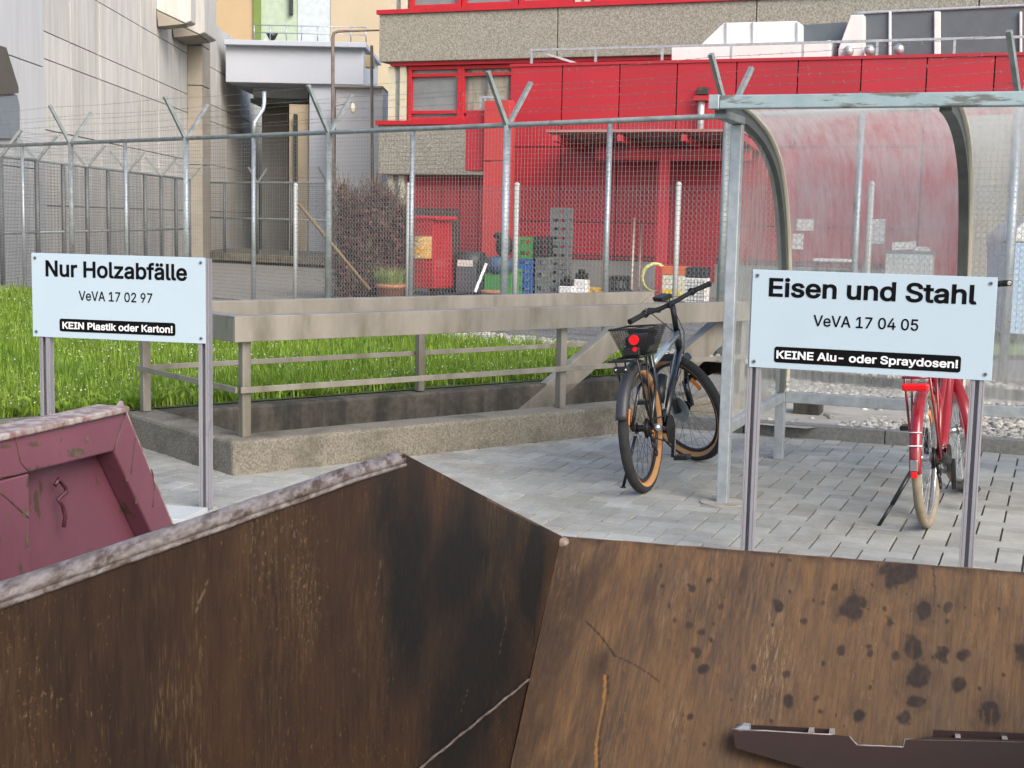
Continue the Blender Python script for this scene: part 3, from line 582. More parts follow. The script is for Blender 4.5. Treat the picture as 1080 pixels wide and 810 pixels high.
GLYPHS = {
 'Nur Holzabfälle': "60,0 60,509 136,509 343,183 363,151 388,107 414,55 405,54 401,108 399,157 399,195 399,509 463,509 463,0 387,0 202,290 177,331 148,381 108,452 119,454 122,384 124,328 125,291 125,0|706,-5 681,-3 659,2 638,11 620,23 605,39 593,59 583,82 578,109 576,139 576,379 637,379 637,144 640,117 647,94 660,75 678,61 699,53 723,50 741,51 757,55 772,62 786,71 797,83 807,97 814,113 818,132 819,153 819,379 881,379 881,0 821,0 821,92 831,92 817,60 800,35 780,17 758,5 733,-3|986,0 986,379 1045,379 1045,321 1049,321 1058,339 1070,354 1086,367 1104,377 1125,383 1146,385 1163,384 1177,384 1177,322 1163,324 1140,326 1123,324 1107,321 1093,315 1079,306 1068,296 1059,284 1053,269 1048,254 1047,237 1047,0|1440,0 1440,509 1505,509 1505,289 1773,289 1773,509 1837,509 1837,0 1773,0 1773,232 1505,232 1505,0|2104,-8 2072,-5 2041,3 2014,16 1990,35 1970,58 1953,85 1941,116 1934,150 1931,187 1934,225 1941,260 1953,291 1970,318 1990,341 2014,360 2041,374 2072,382 2104,384 2138,382 2168,374 2196,360 2220,341 2240,318 2257,291 2269,260 2276,225 2278,187 2276,150 2269,116 2257,85 2240,58 2220,35 2196,16 2168,3 2138,-5|2104,46 2128,49 2149,55 2167,66 2183,80 2195,97 2204,117 2211,139 2215,163 2216,187 2215,212 2211,236 2204,258 2195,278 2183,296 2167,310 2149,321 2128,328 2104,330 2081,328 2060,321 2042,310 2027,296 2015,278 2006,258 1999,236 1995,212 1994,187 1995,163 1999,139 2006,117 2015,97 2027,80 2042,66 2060,55 2081,49|2452,-2 2425,0 2403,8 2386,20 2374,37 2367,59 2365,84 2365,509 2426,509 2426,99 2433,62 2438,57 2447,53 2459,52 2473,53 2482,54 2493,3 2474,-1|2543,0 2543,46 2756,320 2756,323 2549,323 2549,379 2834,379 2834,331 2628,60 2628,56 2840,56 2840,0|3042,-9 3018,-7 2997,-3 2976,5 2958,15 2942,29 2929,45 2920,63 2914,84 2912,108 2914,128 2918,146 2925,161 2935,174 2946,184 2959,193 3007,211 3060,220 3116,227 3147,235 3153,240 3156,246 3157,255 3157,257 3149,297 3122,322 3078,331 3031,322 2999,301 2982,274 2923,291 2933,313 2945,331 2960,346 2977,358 2995,368 3015,375 3076,384 3121,379 3168,360 3182,350 3194,336 3204,320 3212,301 3217,278 3219,251 3219,0 3158,0 3158,52 3154,52 3134,25 3097,1|3052,45 3074,47 3093,51 3110,59 3124,68 3136,80 3145,93 3152,108 3156,122 3157,138 3157,190 3141,182 3113,176 3082,171 3057,168 3016,159 2985,139 2979,130 2975,118 2974,105 2984,72 3012,52|3501,-8 3479,-7 3460,-3 3443,4 3409,31 3389,59 3383,59 3383,0 3324,0 3324,509 3385,509 3385,319 3389,319 3409,346 3442,373 3459,379 3478,383 3500,384 3531,382 3559,374 3584,361 3606,342 3625,320 3641,293 3652,261 3659,227 3661,189 3659,151 3652,116 3641,84 3626,57 3607,34 3584,16 3559,3 3531,-6|3491,47 3514,49 3533,55 3551,66 3565,80 3577,97 3587,117 3594,139 3598,163 3599,189 3598,215 3594,239 3587,261 3578,281 3566,298 3551,311 3534,322 3514,328 3491,330 3469,328 3449,322 3432,312 3418,299 3406,282 3396,263 3389,241 3385,216 3384,189 3385,162 3389,138 3396,115 3406,95 3418,78 3433,65 3450,55 3469,49|3924,379 3924,327 3702,327 3702,379|3776,0 3776,432 3778,452 3783,470 3791,486 3802,499 3815,510 3831,519 3883,530 3918,527 3938,521 3923,468 3910,472 3890,474 3873,472 3860,468 3850,460 3843,449 3839,435 3837,419 3837,0|4109,-9 4086,-7 4064,-3 4044,5 4025,15 4010,29 3997,45 3987,63 3981,84 3980,108 3981,128 3985,146 3992,161 4002,174 4013,184 4027,193 4074,211 4127,220 4183,227 4214,235 4220,240 4224,246 4225,255 4225,257 4216,297 4189,322 4145,331 4098,322 4067,301 4049,274 3990,291 4000,313 4013,331 4028,346 4044,358 4063,368 4082,375 4143,384 4188,379 4235,360 4249,350 4261,336 4271,320 4279,301 4284,278 4286,251 4286,0 4226,0 4226,52 4222,52 4201,25 4164,1|4119,45 4141,47 4160,51 4177,59 4191,68 4203,80 4213,93 4219,108 4223,122 4225,138 4225,190 4209,182 4180,176 4149,171 4125,168 4083,159 4053,139 4046,130 4042,118 4041,105 4051,72 4079,52|4210,443 4200,444 4190,448 4182,455 4175,463 4171,472 4170,483 4171,494 4175,503 4182,512 4190,518 4200,522 4210,523 4221,522 4230,518 4239,512 4245,503 4249,494 4251,483 4249,472 4245,463 4239,455 4230,448 4221,444|4067,443 4056,444 4046,448 4038,455 4031,463 4027,472 4026,483 4027,494 4031,503 4038,512 4046,518 4056,522 4067,523 4077,522 4087,518 4095,512 4102,503 4106,494 4107,483 4106,472 4102,463 4095,455 4087,448 4077,444|4478,-2 4451,0 4429,8 4412,20 4400,37 4393,59 4391,84 4391,509 4452,509 4452,99 4459,62 4464,57 4473,53 4484,52 4499,53 4508,54 4519,3 4500,-1|4667,-2 4640,0 4618,8 4601,20 4590,37 4582,59 4580,84 4580,509 4641,509 4641,99 4648,62 4653,57 4662,53 4674,52 4688,53 4697,54 4708,3 4689,-1|4929,-8 4893,-5 4862,3 4834,16 4809,35 4789,58 4772,85 4760,116 4753,150 4751,187 4753,224 4760,258 4772,290 4788,317 4808,340 4832,359 4859,373 4889,382 4922,384 4982,374 5001,366 5019,355 5036,341 5051,324 5063,305 5074,282 5082,256 5086,227 5088,194 5088,169 4791,169 4791,221 5055,221 5026,202 5025,226 5021,248 5014,269 5005,286 4993,301 4979,314 4962,323 4943,328 4922,330 4900,328 4880,323 4863,313 4848,301 4835,286 4826,270 4818,251 4814,231 4813,211 4813,178 4814,151 4819,127 4827,106 4838,88 4852,73 4868,61 4886,53 4907,48 4929,46 4970,53 5002,73 5022,105 5082,91 5074,72 5065,55 5052,39 5036,26 5019,14 4999,4 4977,-3 4954,-7",
 'VeVA 17 02 97': "204,0 16,509 84,509 192,206 215,137 248,31 235,31 267,138 290,206 395,509 463,509 278,0|692,-8 657,-5 625,3 597,16 572,35 552,58 535,85 523,116 516,150 514,187 516,224 523,258 535,290 551,317 571,340 595,359 622,373 652,382 685,384 745,374 765,366 782,355 799,341 814,324 826,305 837,282 845,256 849,227 851,194 851,169 554,169 554,221 818,221 789,202 788,226 784,248 777,269 768,286 756,301 742,314 726,323 706,328 685,330 663,328 643,323 626,313 611,301 599,286 589,270 581,251 577,231 576,211 576,178 577,151 582,127 590,106 601,88 615,73 631,61 649,53 670,48 692,46 733,53 765,73 785,105 845,91 838,72 828,55 815,39 799,26 782,14 762,4 740,-3 717,-7|1087,0 900,509 968,509 1076,206 1099,137 1131,31 1118,31 1151,138 1173,206 1278,509 1347,509 1161,0|1380,0 1565,509 1639,509 1826,0 1758,0 1650,302 1627,372 1595,478 1608,478 1576,371 1554,302 1448,0|1473,142 1473,199 1733,199 1733,142|2107,0 2107,55 2422,55 2422,0|2307,509 2307,0 2243,0 2243,448 2240,448 2117,358 2117,427 2229,509|2581,0 2807,448 2807,452 2546,452 2546,509 2874,509 2874,449 2649,0|3351,-7 3315,-3 3283,7 3255,24 3230,48 3210,77 3193,113 3186,138 3180,164 3176,192 3173,222 3172,254 3173,286 3176,316 3180,344 3186,370 3194,395 3210,431 3230,461 3255,484 3283,502 3316,512 3351,516 3387,512 3419,502 3448,484 3472,461 3493,431 3509,395 3516,370 3522,344 3526,316 3529,286 3530,254 3529,222 3527,192 3522,164 3516,138 3509,113 3493,77 3472,48 3448,24 3419,7 3387,-3|3351,50 3375,52 3396,60 3415,74 3431,92 3444,116 3455,144 3462,176 3467,213 3468,254 3467,295 3462,332 3455,365 3444,393 3431,416 3415,435 3396,449 3375,457 3351,460 3328,457 3306,449 3288,435 3272,416 3258,393 3248,365 3240,332 3235,295 3234,254 3235,213 3240,176 3248,144 3258,116 3272,92 3288,74 3306,60 3328,52|3642,0 3642,47 3812,229 3860,282 3888,327 3898,371 3897,389 3892,405 3885,419 3876,431 3864,441 3851,449 3801,460 3782,458 3765,454 3750,447 3737,438 3725,427 3716,413 3710,398 3706,381 3705,362 3643,362 3646,391 3652,418 3664,442 3679,464 3698,482 3721,496 3746,507 3773,513 3803,516 3832,513 3859,507 3884,497 3905,482 3924,465 3939,445 3950,423 3956,398 3959,372 3949,318 3914,259 3845,180 3730,60 3730,57 3967,57 3967,0|4445,516 4475,513 4503,506 4529,494 4551,478 4571,458 4586,434 4598,408 4605,378 4607,347 4606,322 4600,296 4591,270 4534,168 4419,0 4349,0 4520,248 4526,248 4506,221 4475,202 4436,195 4407,197 4380,203 4356,214 4334,229 4316,247 4301,269 4291,294 4284,321 4282,352 4284,382 4291,411 4303,436 4319,459 4338,479 4361,494 4387,506 4414,513|4445,460 4426,459 4409,454 4393,446 4378,435 4367,423 4357,407 4350,390 4345,372 4344,352 4345,331 4350,313 4357,295 4367,280 4378,268 4393,257 4409,250 4426,245 4445,243 4464,245 4481,249 4497,257 4511,267 4523,280 4533,295 4540,312 4544,330 4546,350 4544,371 4540,390 4533,407 4523,422 4511,435 4497,446 4481,454 4464,459|4769,0 4995,448 4995,452 4734,452 4734,509 5062,509 5062,449 4836,0",
 'KEIN Plastik oder Karton!': "104,145 104,216 139,261 174,303 212,344 364,509 448,509 231,276 228,276|60,0 60,509 125,509 125,334 124,225 125,193 125,0|372,0 188,259 228,309 449,0|527,0 527,509 839,509 839,452 591,452 591,286 822,286 822,229 591,229 591,57 842,57 842,0|916,0 916,57 1003,57 1003,452 916,452 916,509 1155,509 1155,452 1068,452 1068,57 1155,57 1155,0|1246,0 1246,509 1322,509 1529,183 1548,151 1573,107 1600,55 1591,54 1586,108 1585,157 1584,195 1584,509 1649,509 1649,0 1573,0 1388,290 1363,331 1334,381 1293,452 1305,454 1308,384 1310,328 1311,291 1311,0|1957,0 1957,509 2132,509 2169,506 2201,499 2229,487 2253,471 2272,452 2287,430 2297,404 2303,377 2306,348 2303,318 2297,291 2287,265 2272,243 2253,223 2229,207 2201,195 2169,188 2132,186 2006,186 2006,242 2129,242 2154,244 2176,248 2194,256 2209,266 2221,279 2230,294 2236,310 2240,328 2241,348 2240,367 2236,385 2230,402 2221,416 2209,428 2194,439 2176,446 2154,451 2129,452 2022,452 2022,0|2481,-2 2454,0 2432,8 2415,20 2403,37 2396,59 2394,84 2394,509 2455,509 2455,99 2462,62 2467,57 2476,53 2488,52 2502,53 2511,54 2522,3 2503,-1|2690,-9 2667,-7 2645,-3 2625,5 2607,15 2591,29 2578,45 2569,63 2563,84 2561,108 2562,128 2567,146 2574,161 2583,174 2595,184 2608,193 2656,211 2709,220 2764,227 2796,235 2802,240 2805,246 2806,255 2806,257 2797,297 2770,322 2726,331 2680,322 2648,301 2631,274 2572,291 2582,313 2594,331 2609,346 2626,358 2644,368 2664,375 2724,384 2770,379 2816,360 2830,350 2842,336 2853,320 2861,301 2866,278 2867,251 2867,0 2807,0 2807,52 2803,52 2783,25 2746,1|2701,45 2722,47 2742,51 2758,59 2773,68 2785,80 2794,93 2801,108 2805,122 2806,138 2806,190 2790,182 2762,176 2731,171 2706,168 2665,159 2634,139 2628,130 2624,118 2622,105 2632,72 2660,52|3102,-8 3077,-7 3053,-3 3032,3 3013,12 2996,24 2982,38 2970,54 2961,73 2955,94 3014,107 3020,87 3030,72 3044,60 3060,52 3079,47 3101,45 3126,47 3147,53 3164,62 3177,74 3185,88 3188,103 3186,115 3182,126 3174,136 3163,144 3149,150 3132,155 3069,170 3037,180 3012,192 2992,208 2978,227 2969,249 2967,274 2969,295 2975,314 2985,332 2998,347 3015,360 3035,370 3057,378 3081,383 3107,384 3132,383 3154,379 3174,372 3191,363 3206,352 3219,339 3244,290 3188,277 3182,291 3173,304 3162,316 3148,325 3130,331 3107,333 3086,331 3067,326 3051,317 3038,305 3031,292 3028,277 3030,264 3035,253 3044,243 3091,223 3149,209 3181,200 3206,187 3226,171 3240,153 3248,131 3251,107 3249,85 3243,65 3232,47 3218,31 3200,18 3180,6 3156,-2 3130,-7|3489,379 3489,327 3291,327 3291,379|3350,471 3411,471 3411,98 3412,83 3415,70 3421,61 3429,55 3441,51 3455,50 3470,51 3487,54 3498,2 3477,-3 3453,-4 3423,-1 3397,7 3377,21 3362,41 3353,64 3350,93|3565,0 3565,379 3626,379 3626,0|3596,443 3585,444 3575,448 3566,455 3559,463 3555,472 3553,483 3555,494 3559,504 3566,512 3575,518 3585,522 3596,524 3607,522 3617,518 3626,512 3633,504 3637,494 3638,483 3637,472 3633,463 3626,455 3617,448 3607,444|3789,137 3789,212 3799,212 3963,379 4039,379 3863,199 3856,199|3731,0 3731,509 3792,509 3792,0|3973,0 3827,186 3870,229 4051,0|4454,-8 4421,-5 4391,3 4364,16 4340,35 4320,58 4303,85 4291,116 4284,150 4281,187 4284,225 4291,260 4303,291 4320,318 4340,341 4364,360 4391,374 4421,382 4454,384 4488,382 4518,374 4546,360 4570,341 4590,318 4607,291 4619,260 4626,225 4628,187 4626,150 4619,116 4607,85 4590,58 4570,35 4546,16 4518,3 4488,-5|4454,46 4478,49 4499,55 4517,66 4533,80 4545,97 4554,117 4561,139 4565,163 4566,187 4565,212 4561,236 4554,258 4545,278 4533,296 4517,310 4499,321 4478,328 4454,330 4431,328 4410,321 4392,310 4377,296 4365,278 4356,258 4349,236 4345,212 4343,187 4345,163 4349,139 4356,117 4365,97 4377,80 4392,66 4410,55 4431,49|4858,-8 4827,-6 4799,3 4774,16 4751,34 4732,57 4717,84 4706,116 4699,151 4696,189 4699,227 4706,261 4717,293 4733,320 4752,342 4774,361 4800,374 4828,382 4858,384 4880,383 4899,379 4915,373 4950,346 4969,319 4973,319 4973,509 5034,509 5034,0 4975,0 4975,59 4969,59 4949,31 4915,4 4899,-3 4880,-7|4867,47 4889,49 4908,55 4925,65 4940,78 4952,95 4962,115 4969,138 4973,162 4974,189 4973,216 4969,241 4962,263 4953,282 4940,299 4926,312 4909,322 4889,328 4867,330 4844,328 4824,322 4807,311 4792,298 4780,281 4771,261 4764,239 4760,215 4759,189 4760,163 4764,139 4771,117 4780,97 4793,80 4807,66 4825,55 4845,49|5299,-8 5264,-5 5232,3 5204,16 5179,35 5159,58 5142,85 5130,116 5123,150 5121,187 5123,224 5130,258 5142,290 5158,317 5178,340 5202,359 5229,373 5259,382 5292,384 5353,374 5372,366 5389,355 5406,341 5421,324 5433,305 5444,282 5452,256 5456,227 5458,194 5458,169 5161,169 5161,221 5425,221 5396,202 5395,226 5391,248 5384,269 5375,286 5363,301 5349,314 5333,323 5313,328 5292,330 5270,328 5250,323 5233,313 5218,301 5206,286 5196,270 5188,251 5184,231 5183,211 5183,178 5184,151 5189,127 5197,106 5208,88 5222,73 5238,61 5256,53 5277,48 5299,46 5340,53 5372,73 5392,105 5452,91 5445,72 5435,55 5422,39 5406,26 5389,14 5369,4 5348,-3 5324,-7|5543,0 5543,379 5602,379 5602,321 5606,321 5615,339 5627,354 5643,367 5662,377 5682,383 5704,385 5720,384 5734,384 5734,322 5721,324 5698,326 5680,324 5664,321 5650,315 5637,306 5626,296 5616,284 5610,269 5606,254 5604,237 5604,0|6042,145 6042,216 6077,261 6112,303 6149,344 6301,509 6386,509 6169,276 6165,276|5998,0 5998,509 6062,509 6062,334 6061,225 6062,193 6062,0|6310,0 6125,259 6166,309 6386,0|6564,-9 6541,-7 6519,-3 6499,5 6480,15 6465,29 6452,45 6442,63 6437,84 6435,108 6436,128 6440,146 6447,161 6457,174 6468,184 6482,193 6530,211 6582,220 6638,227 6670,235 6675,240 6679,246 6680,255 6680,257 6671,297 6644,322 6600,331 6553,322 6522,301 6504,274 6445,291 6455,313 6468,331 6483,346 6500,358 6518,368 6537,375 6598,384 6643,379 6690,360 6704,350 6716,336 6727,320 6734,301 6739,278 6741,251 6741,0 6681,0 6681,52 6677,52 6656,25 6619,1|6575,45 6596,47 6615,51 6632,59 6646,68 6658,80 6668,93 6674,108 6678,122 6680,138 6680,190 6664,182 6636,176 6604,171 6580,168 6539,159 6508,139 6501,130 6497,118 6496,105 6506,72 6534,52|6846,0 6846,379 6905,379 6905,321 6909,321 6918,339 6930,354 6946,367 6964,377 6985,383 7006,385 7023,384 7037,384 7037,322 7023,324 7000,326 6983,324 6967,321 6953,315 6939,306 6928,296 6919,284 6913,269 6908,254 6907,237 6907,0|7256,379 7256,327 7059,327 7059,379|7117,471 7179,471 7179,98 7180,83 7183,70 7189,61 7197,55 7208,51 7223,50 7238,51 7254,54 7266,2 7244,-3 7221,-4 7191,-1 7165,7 7145,21 7130,41 7120,64 7117,93|7487,-8 7454,-5 7424,3 7397,16 7373,35 7352,58 7336,85 7324,116 7317,150 7314,187 7317,225 7324,260 7336,291 7352,318 7373,341 7397,360 7424,374 7454,382 7487,384 7521,382 7551,374 7579,360 7603,341 7623,318 7639,291 7651,260 7659,225 7661,187 7659,150 7651,116 7639,85 7623,58 7603,35 7579,16 7551,3 7521,-5|7487,46 7511,49 7532,55 7550,66 7565,80 7578,97 7587,117 7594,139 7598,163 7599,187 7598,212 7594,236 7587,258 7578,278 7565,296 7550,310 7532,321 7511,328 7487,330 7464,328 7443,321 7425,310 7410,296 7398,278 7388,258 7382,236 7378,212 7376,187 7378,163 7382,139 7388,117 7398,97 7410,80 7425,66 7443,55 7464,49|7809,227 7809,0 7748,0 7748,379 7807,379 7807,287 7798,287 7811,319 7827,344 7847,362 7870,374 7895,382 7922,384 7947,383 7970,377 7990,369 8008,356 8023,340 8036,321 8045,298 8050,271 8052,240 8052,0 7991,0 7991,235 7989,263 7981,286 7968,304 7951,318 7930,326 7905,329 7887,328 7871,324 7856,317 7842,308 7831,297 7821,283 7814,266 7810,248|8172,160 8168,509 8237,509 8233,160|8203,-4 8191,-3 8180,1 8171,9 8163,18 8159,29 8157,41 8159,53 8163,64 8171,73 8180,80 8191,85 8203,86 8215,85 8226,80 8235,73 8242,64 8247,53 8248,41 8247,29 8242,18 8235,9 8226,1 8215,-3",
 'Eisen und Stahl': "60,0 60,509 372,509 372,452 125,452 125,286 355,286 355,229 125,229 125,57 375,57 375,0|471,0 471,379 532,379 532,0|502,443 491,444 481,448 472,455 465,463 461,472 460,483 461,494 465,504 472,512 481,518 491,522 502,524 513,522 524,518 532,512 539,504 544,494 545,483 544,472 539,463 532,455 524,448 513,444|767,-8 742,-7 719,-3 697,3 678,12 661,24 647,38 635,54 626,73 621,94 679,107 686,87 696,72 709,60 726,52 745,47 766,45 791,47 812,53 830,62 843,74 851,88 853,103 852,115 847,126 839,136 828,144 814,150 797,155 734,170 703,180 677,192 657,208 643,227 635,249 632,274 634,295 640,314 650,332 664,347 681,360 700,370 722,378 746,383 772,384 797,383 819,379 839,372 856,363 871,352 884,339 909,290 853,277 847,291 839,304 828,316 813,325 795,331 773,333 751,331 732,326 716,317 704,305 696,292 694,277 695,264 701,253 709,243 757,223 815,209 846,200 872,187 891,171 905,153 914,131 916,107 914,85 908,65 898,47 883,31 866,18 845,6 821,-2 795,-7|1162,-8 1127,-5 1095,3 1067,16 1043,35 1022,58 1006,85 994,116 987,150 984,187 987,224 994,258 1005,290 1022,317 1041,340 1065,359 1092,373 1122,382 1155,384 1216,374 1235,366 1253,355 1269,341 1284,324 1297,305 1307,282 1315,256 1320,227 1321,194 1321,169 1025,169 1025,221 1288,221 1260,202 1258,226 1255,248 1248,269 1239,286 1227,301 1213,314 1196,323 1177,328 1155,330 1133,328 1114,323 1096,313 1081,301 1069,286 1059,270 1052,251 1048,231 1046,211 1046,178 1048,151 1053,127 1061,106 1072,88 1085,73 1101,61 1120,53 1140,48 1163,46 1204,53 1236,73 1256,105 1315,91 1308,72 1298,55 1285,39 1270,26 1252,14 1233,4 1211,-3 1187,-7|1468,227 1468,0 1407,0 1407,379 1466,379 1466,287 1456,287 1470,319 1486,344 1506,362 1529,374 1554,382 1581,384 1606,383 1629,377 1649,369 1667,356 1682,340 1695,321 1704,298 1709,271 1711,240 1711,0 1650,0 1650,235 1647,263 1640,286 1627,304 1610,318 1589,326 1564,329 1546,328 1530,324 1515,317 1501,308 1490,297 1480,283 1473,266 1469,248|2134,-5 2109,-3 2087,2 2066,11 2048,23 2033,39 2021,59 2011,82 2006,109 2004,139 2004,379 2065,379 2065,144 2068,117 2076,94 2088,75 2106,61 2127,53 2152,50 2169,51 2186,55 2201,62 2214,71 2225,83 2235,97 2242,113 2246,132 2248,153 2248,379 2309,379 2309,0 2250,0 2250,92 2259,92 2245,60 2229,35 2209,17 2186,5 2161,-3|2475,227 2475,0 2414,0 2414,379 2473,379 2474,287 2464,287 2477,319 2494,344 2514,362 2536,374 2561,382 2589,384 2614,383 2636,377 2657,369 2675,356 2690,340 2702,321 2711,298 2717,271 2719,240 2719,0 2658,0 2658,235 2655,263 2647,286 2635,304 2617,318 2596,326 2572,329 2554,328 2538,324 2522,317 2509,308 2497,297 2488,283 2481,266 2477,248|2967,-8 2936,-6 2908,3 2883,16 2860,34 2841,57 2826,84 2814,116 2808,151 2805,189 2808,227 2815,261 2826,293 2842,320 2861,342 2883,361 2909,374 2936,382 2967,384 2989,383 3008,379 3024,373 3059,346 3078,319 3082,319 3082,509 3143,509 3143,0 3084,0 3084,59 3078,59 3058,31 3024,4 3008,-3 2989,-7|2976,47 2998,49 3017,55 3034,65 3049,78 3061,95 3071,115 3078,138 3082,162 3083,189 3082,216 3078,241 3071,263 3061,282 3049,299 3035,312 3017,322 2998,328 2976,330 2953,328 2933,322 2916,311 2901,298 2889,281 2880,261 2873,239 2869,215 2868,189 2869,163 2873,139 2880,117 2889,97 2902,80 2916,66 2934,55 2954,49|3607,-9 3572,-7 3540,-1 3511,9 3486,23 3464,40 3447,60 3434,83 3426,109 3422,137 3488,137 3491,118 3497,102 3507,88 3519,76 3533,66 3550,59 3607,49 3629,50 3650,54 3669,60 3686,69 3701,79 3713,92 3722,106 3727,122 3729,139 3727,154 3723,168 3715,179 3679,205 3628,222 3567,239 3528,253 3496,269 3470,289 3451,313 3439,341 3435,372 3438,400 3446,425 3458,448 3476,468 3496,484 3521,498 3549,508 3578,514 3610,516 3643,514 3673,508 3700,498 3723,484 3744,468 3760,449 3773,427 3781,403 3784,378 3721,378 3715,402 3703,421 3686,437 3663,449 3637,456 3608,459 3587,457 3568,454 3551,448 3535,440 3522,430 3512,418 3505,405 3500,391 3498,376 3500,359 3506,345 3514,334 3553,308 3596,293 3648,279 3695,264 3742,238 3778,198 3786,180 3790,161 3792,139 3789,112 3782,87 3770,64 3753,43 3732,25 3707,11 3677,0 3644,-7|4034,379 4034,327 3836,327 3836,379|3895,471 3956,471 3956,98 3957,83 3960,70 3966,61 3974,55 3986,51 4000,50 4015,51 4032,54 4043,2 4022,-3 3998,-4 3968,-1 3943,7 3922,21 3907,41 3898,64 3895,93|4217,-9 4194,-7 4172,-3 4152,5 4133,15 4118,29 4105,45 4095,63 4090,84 4088,108 4089,128 4093,146 4101,161 4110,174 4121,184 4135,193 4183,211 4236,220 4291,227 4323,235 4328,240 4332,246 4333,255 4333,257 4324,297 4297,322 4253,331 4207,322 4175,301 4157,274 4098,291 4108,313 4121,331 4136,346 4153,358 4171,368 4190,375 4251,384 4296,379 4343,360 4357,350 4369,336 4380,320 4388,301 4392,278 4394,251 4394,0 4334,0 4334,52 4330,52 4309,25 4273,1|4228,45 4249,47 4268,51 4285,59 4300,68 4311,80 4321,93 4327,108 4332,122 4333,138 4333,190 4317,182 4289,176 4258,171 4233,168 4192,159 4161,139 4154,130 4150,118 4149,105 4159,72 4187,52|4560,227 4560,0 4499,0 4499,509 4560,509 4560,287 4549,287 4562,319 4579,344 4599,362 4621,374 4646,382 4674,384 4699,383 4721,377 4742,369 4760,356 4775,340 4787,321 4796,298 4802,271 4804,240 4804,0 4743,0 4743,235 4740,263 4732,286 4720,304 4702,318 4681,326 4657,329 4639,328 4623,324 4607,317 4594,308 4582,297 4573,283 4566,266 4562,248|4996,-2 4969,0 4947,8 4931,20 4919,37 4912,59 4909,84 4909,509 4970,509 4970,99 4977,62 4983,57 4991,53 5003,52 5017,53 5026,54 5037,3 5018,-1",
 'VeVA 17 04 05': "204,0 16,509 84,509 192,206 215,137 248,31 235,31 267,138 290,206 395,509 463,509 278,0|692,-8 657,-5 625,3 597,16 572,35 552,58 535,85 523,116 516,150 514,187 516,224 523,258 535,290 551,317 571,340 595,359 622,373 652,382 685,384 745,374 765,366 782,355 799,341 814,324 826,305 837,282 845,256 849,227 851,194 851,169 554,169 554,221 818,221 789,202 788,226 784,248 777,269 768,286 756,301 742,314 726,323 706,328 685,330 663,328 643,323 626,313 611,301 599,286 589,270 581,251 577,231 576,211 576,178 577,151 582,127 590,106 601,88 615,73 631,61 649,53 670,48 692,46 733,53 765,73 785,105 845,91 838,72 828,55 815,39 799,26 782,14 762,4 740,-3 717,-7|1087,0 900,509 968,509 1076,206 1099,137 1131,31 1118,31 1151,138 1173,206 1278,509 1347,509 1161,0|1380,0 1565,509 1639,509 1826,0 1758,0 1650,302 1627,372 1595,478 1608,478 1576,371 1554,302 1448,0|1473,142 1473,199 1733,199 1733,142|2107,0 2107,55 2422,55 2422,0|2307,509 2307,0 2243,0 2243,448 2240,448 2117,358 2117,427 2229,509|2581,0 2807,448 2807,452 2546,452 2546,509 2874,509 2874,449 2649,0|3351,-7 3315,-3 3283,7 3255,24 3230,48 3210,77 3193,113 3186,138 3180,164 3176,192 3173,222 3172,254 3173,286 3176,316 3180,344 3186,370 3194,395 3210,431 3230,461 3255,484 3283,502 3316,512 3351,516 3387,512 3419,502 3448,484 3472,461 3493,431 3509,395 3516,370 3522,344 3526,316 3529,286 3530,254 3529,222 3527,192 3522,164 3516,138 3509,113 3493,77 3472,48 3448,24 3419,7 3387,-3|3351,50 3375,52 3396,60 3415,74 3431,92 3444,116 3455,144 3462,176 3467,213 3468,254 3467,295 3462,332 3455,365 3444,393 3431,416 3415,435 3396,449 3375,457 3351,460 3328,457 3306,449 3288,435 3272,416 3258,393 3248,365 3240,332 3235,295 3234,254 3235,213 3240,176 3248,144 3258,116 3272,92 3288,74 3306,60 3328,52|3617,105 3617,158 3825,509 3888,509 3686,166 3686,163 3991,163 3991,105|3859,0 3859,121 3859,146 3859,318 3920,318 3920,0|4445,-7 4409,-3 4377,7 4348,24 4324,48 4303,77 4287,113 4280,138 4274,164 4270,192 4267,222 4266,254 4267,286 4270,316 4274,344 4280,370 4288,395 4304,431 4324,461 4349,484 4377,502 4409,512 4445,516 4481,512 4513,502 4541,484 4566,461 4586,431 4603,395 4610,370 4616,344 4620,316 4623,286 4624,254 4623,222 4620,192 4616,164 4610,138 4603,113 4587,77 4566,48 4542,24 4513,7 4481,-3|4445,50 4469,52 4490,60 4509,74 4525,92 4538,116 4549,144 4556,176 4561,213 4562,254 4561,295 4556,332 4549,365 4538,393 4525,416 4509,435 4490,449 4469,457 4445,460 4421,457 4400,449 4382,435 4365,416 4352,393 4342,365 4334,332 4329,295 4328,254 4329,213 4334,176 4342,144 4352,116 4365,92 4382,74 4400,60 4421,52|4893,-7 4864,-5 4837,1 4812,11 4789,25 4770,41 4754,60 4742,82 4735,105 4731,130 4794,130 4796,115 4802,102 4809,89 4845,60 4893,50 4913,51 4931,56 4948,64 4963,75 4975,89 4986,104 4993,122 4998,141 4999,162 4998,183 4993,203 4985,221 4975,237 4962,251 4946,262 4929,270 4910,275 4889,277 4839,268 4800,246 4739,253 4767,509 5038,509 5038,452 4822,452 4805,301 4808,301 4849,325 4901,334 4924,332 4945,328 4965,321 4984,311 5001,299 5017,285 5030,269 5041,251 5050,231 5057,210 5061,187 5062,163 5060,132 5053,102 5040,76 5024,52 5004,32 4980,15 4953,3 4924,-4",
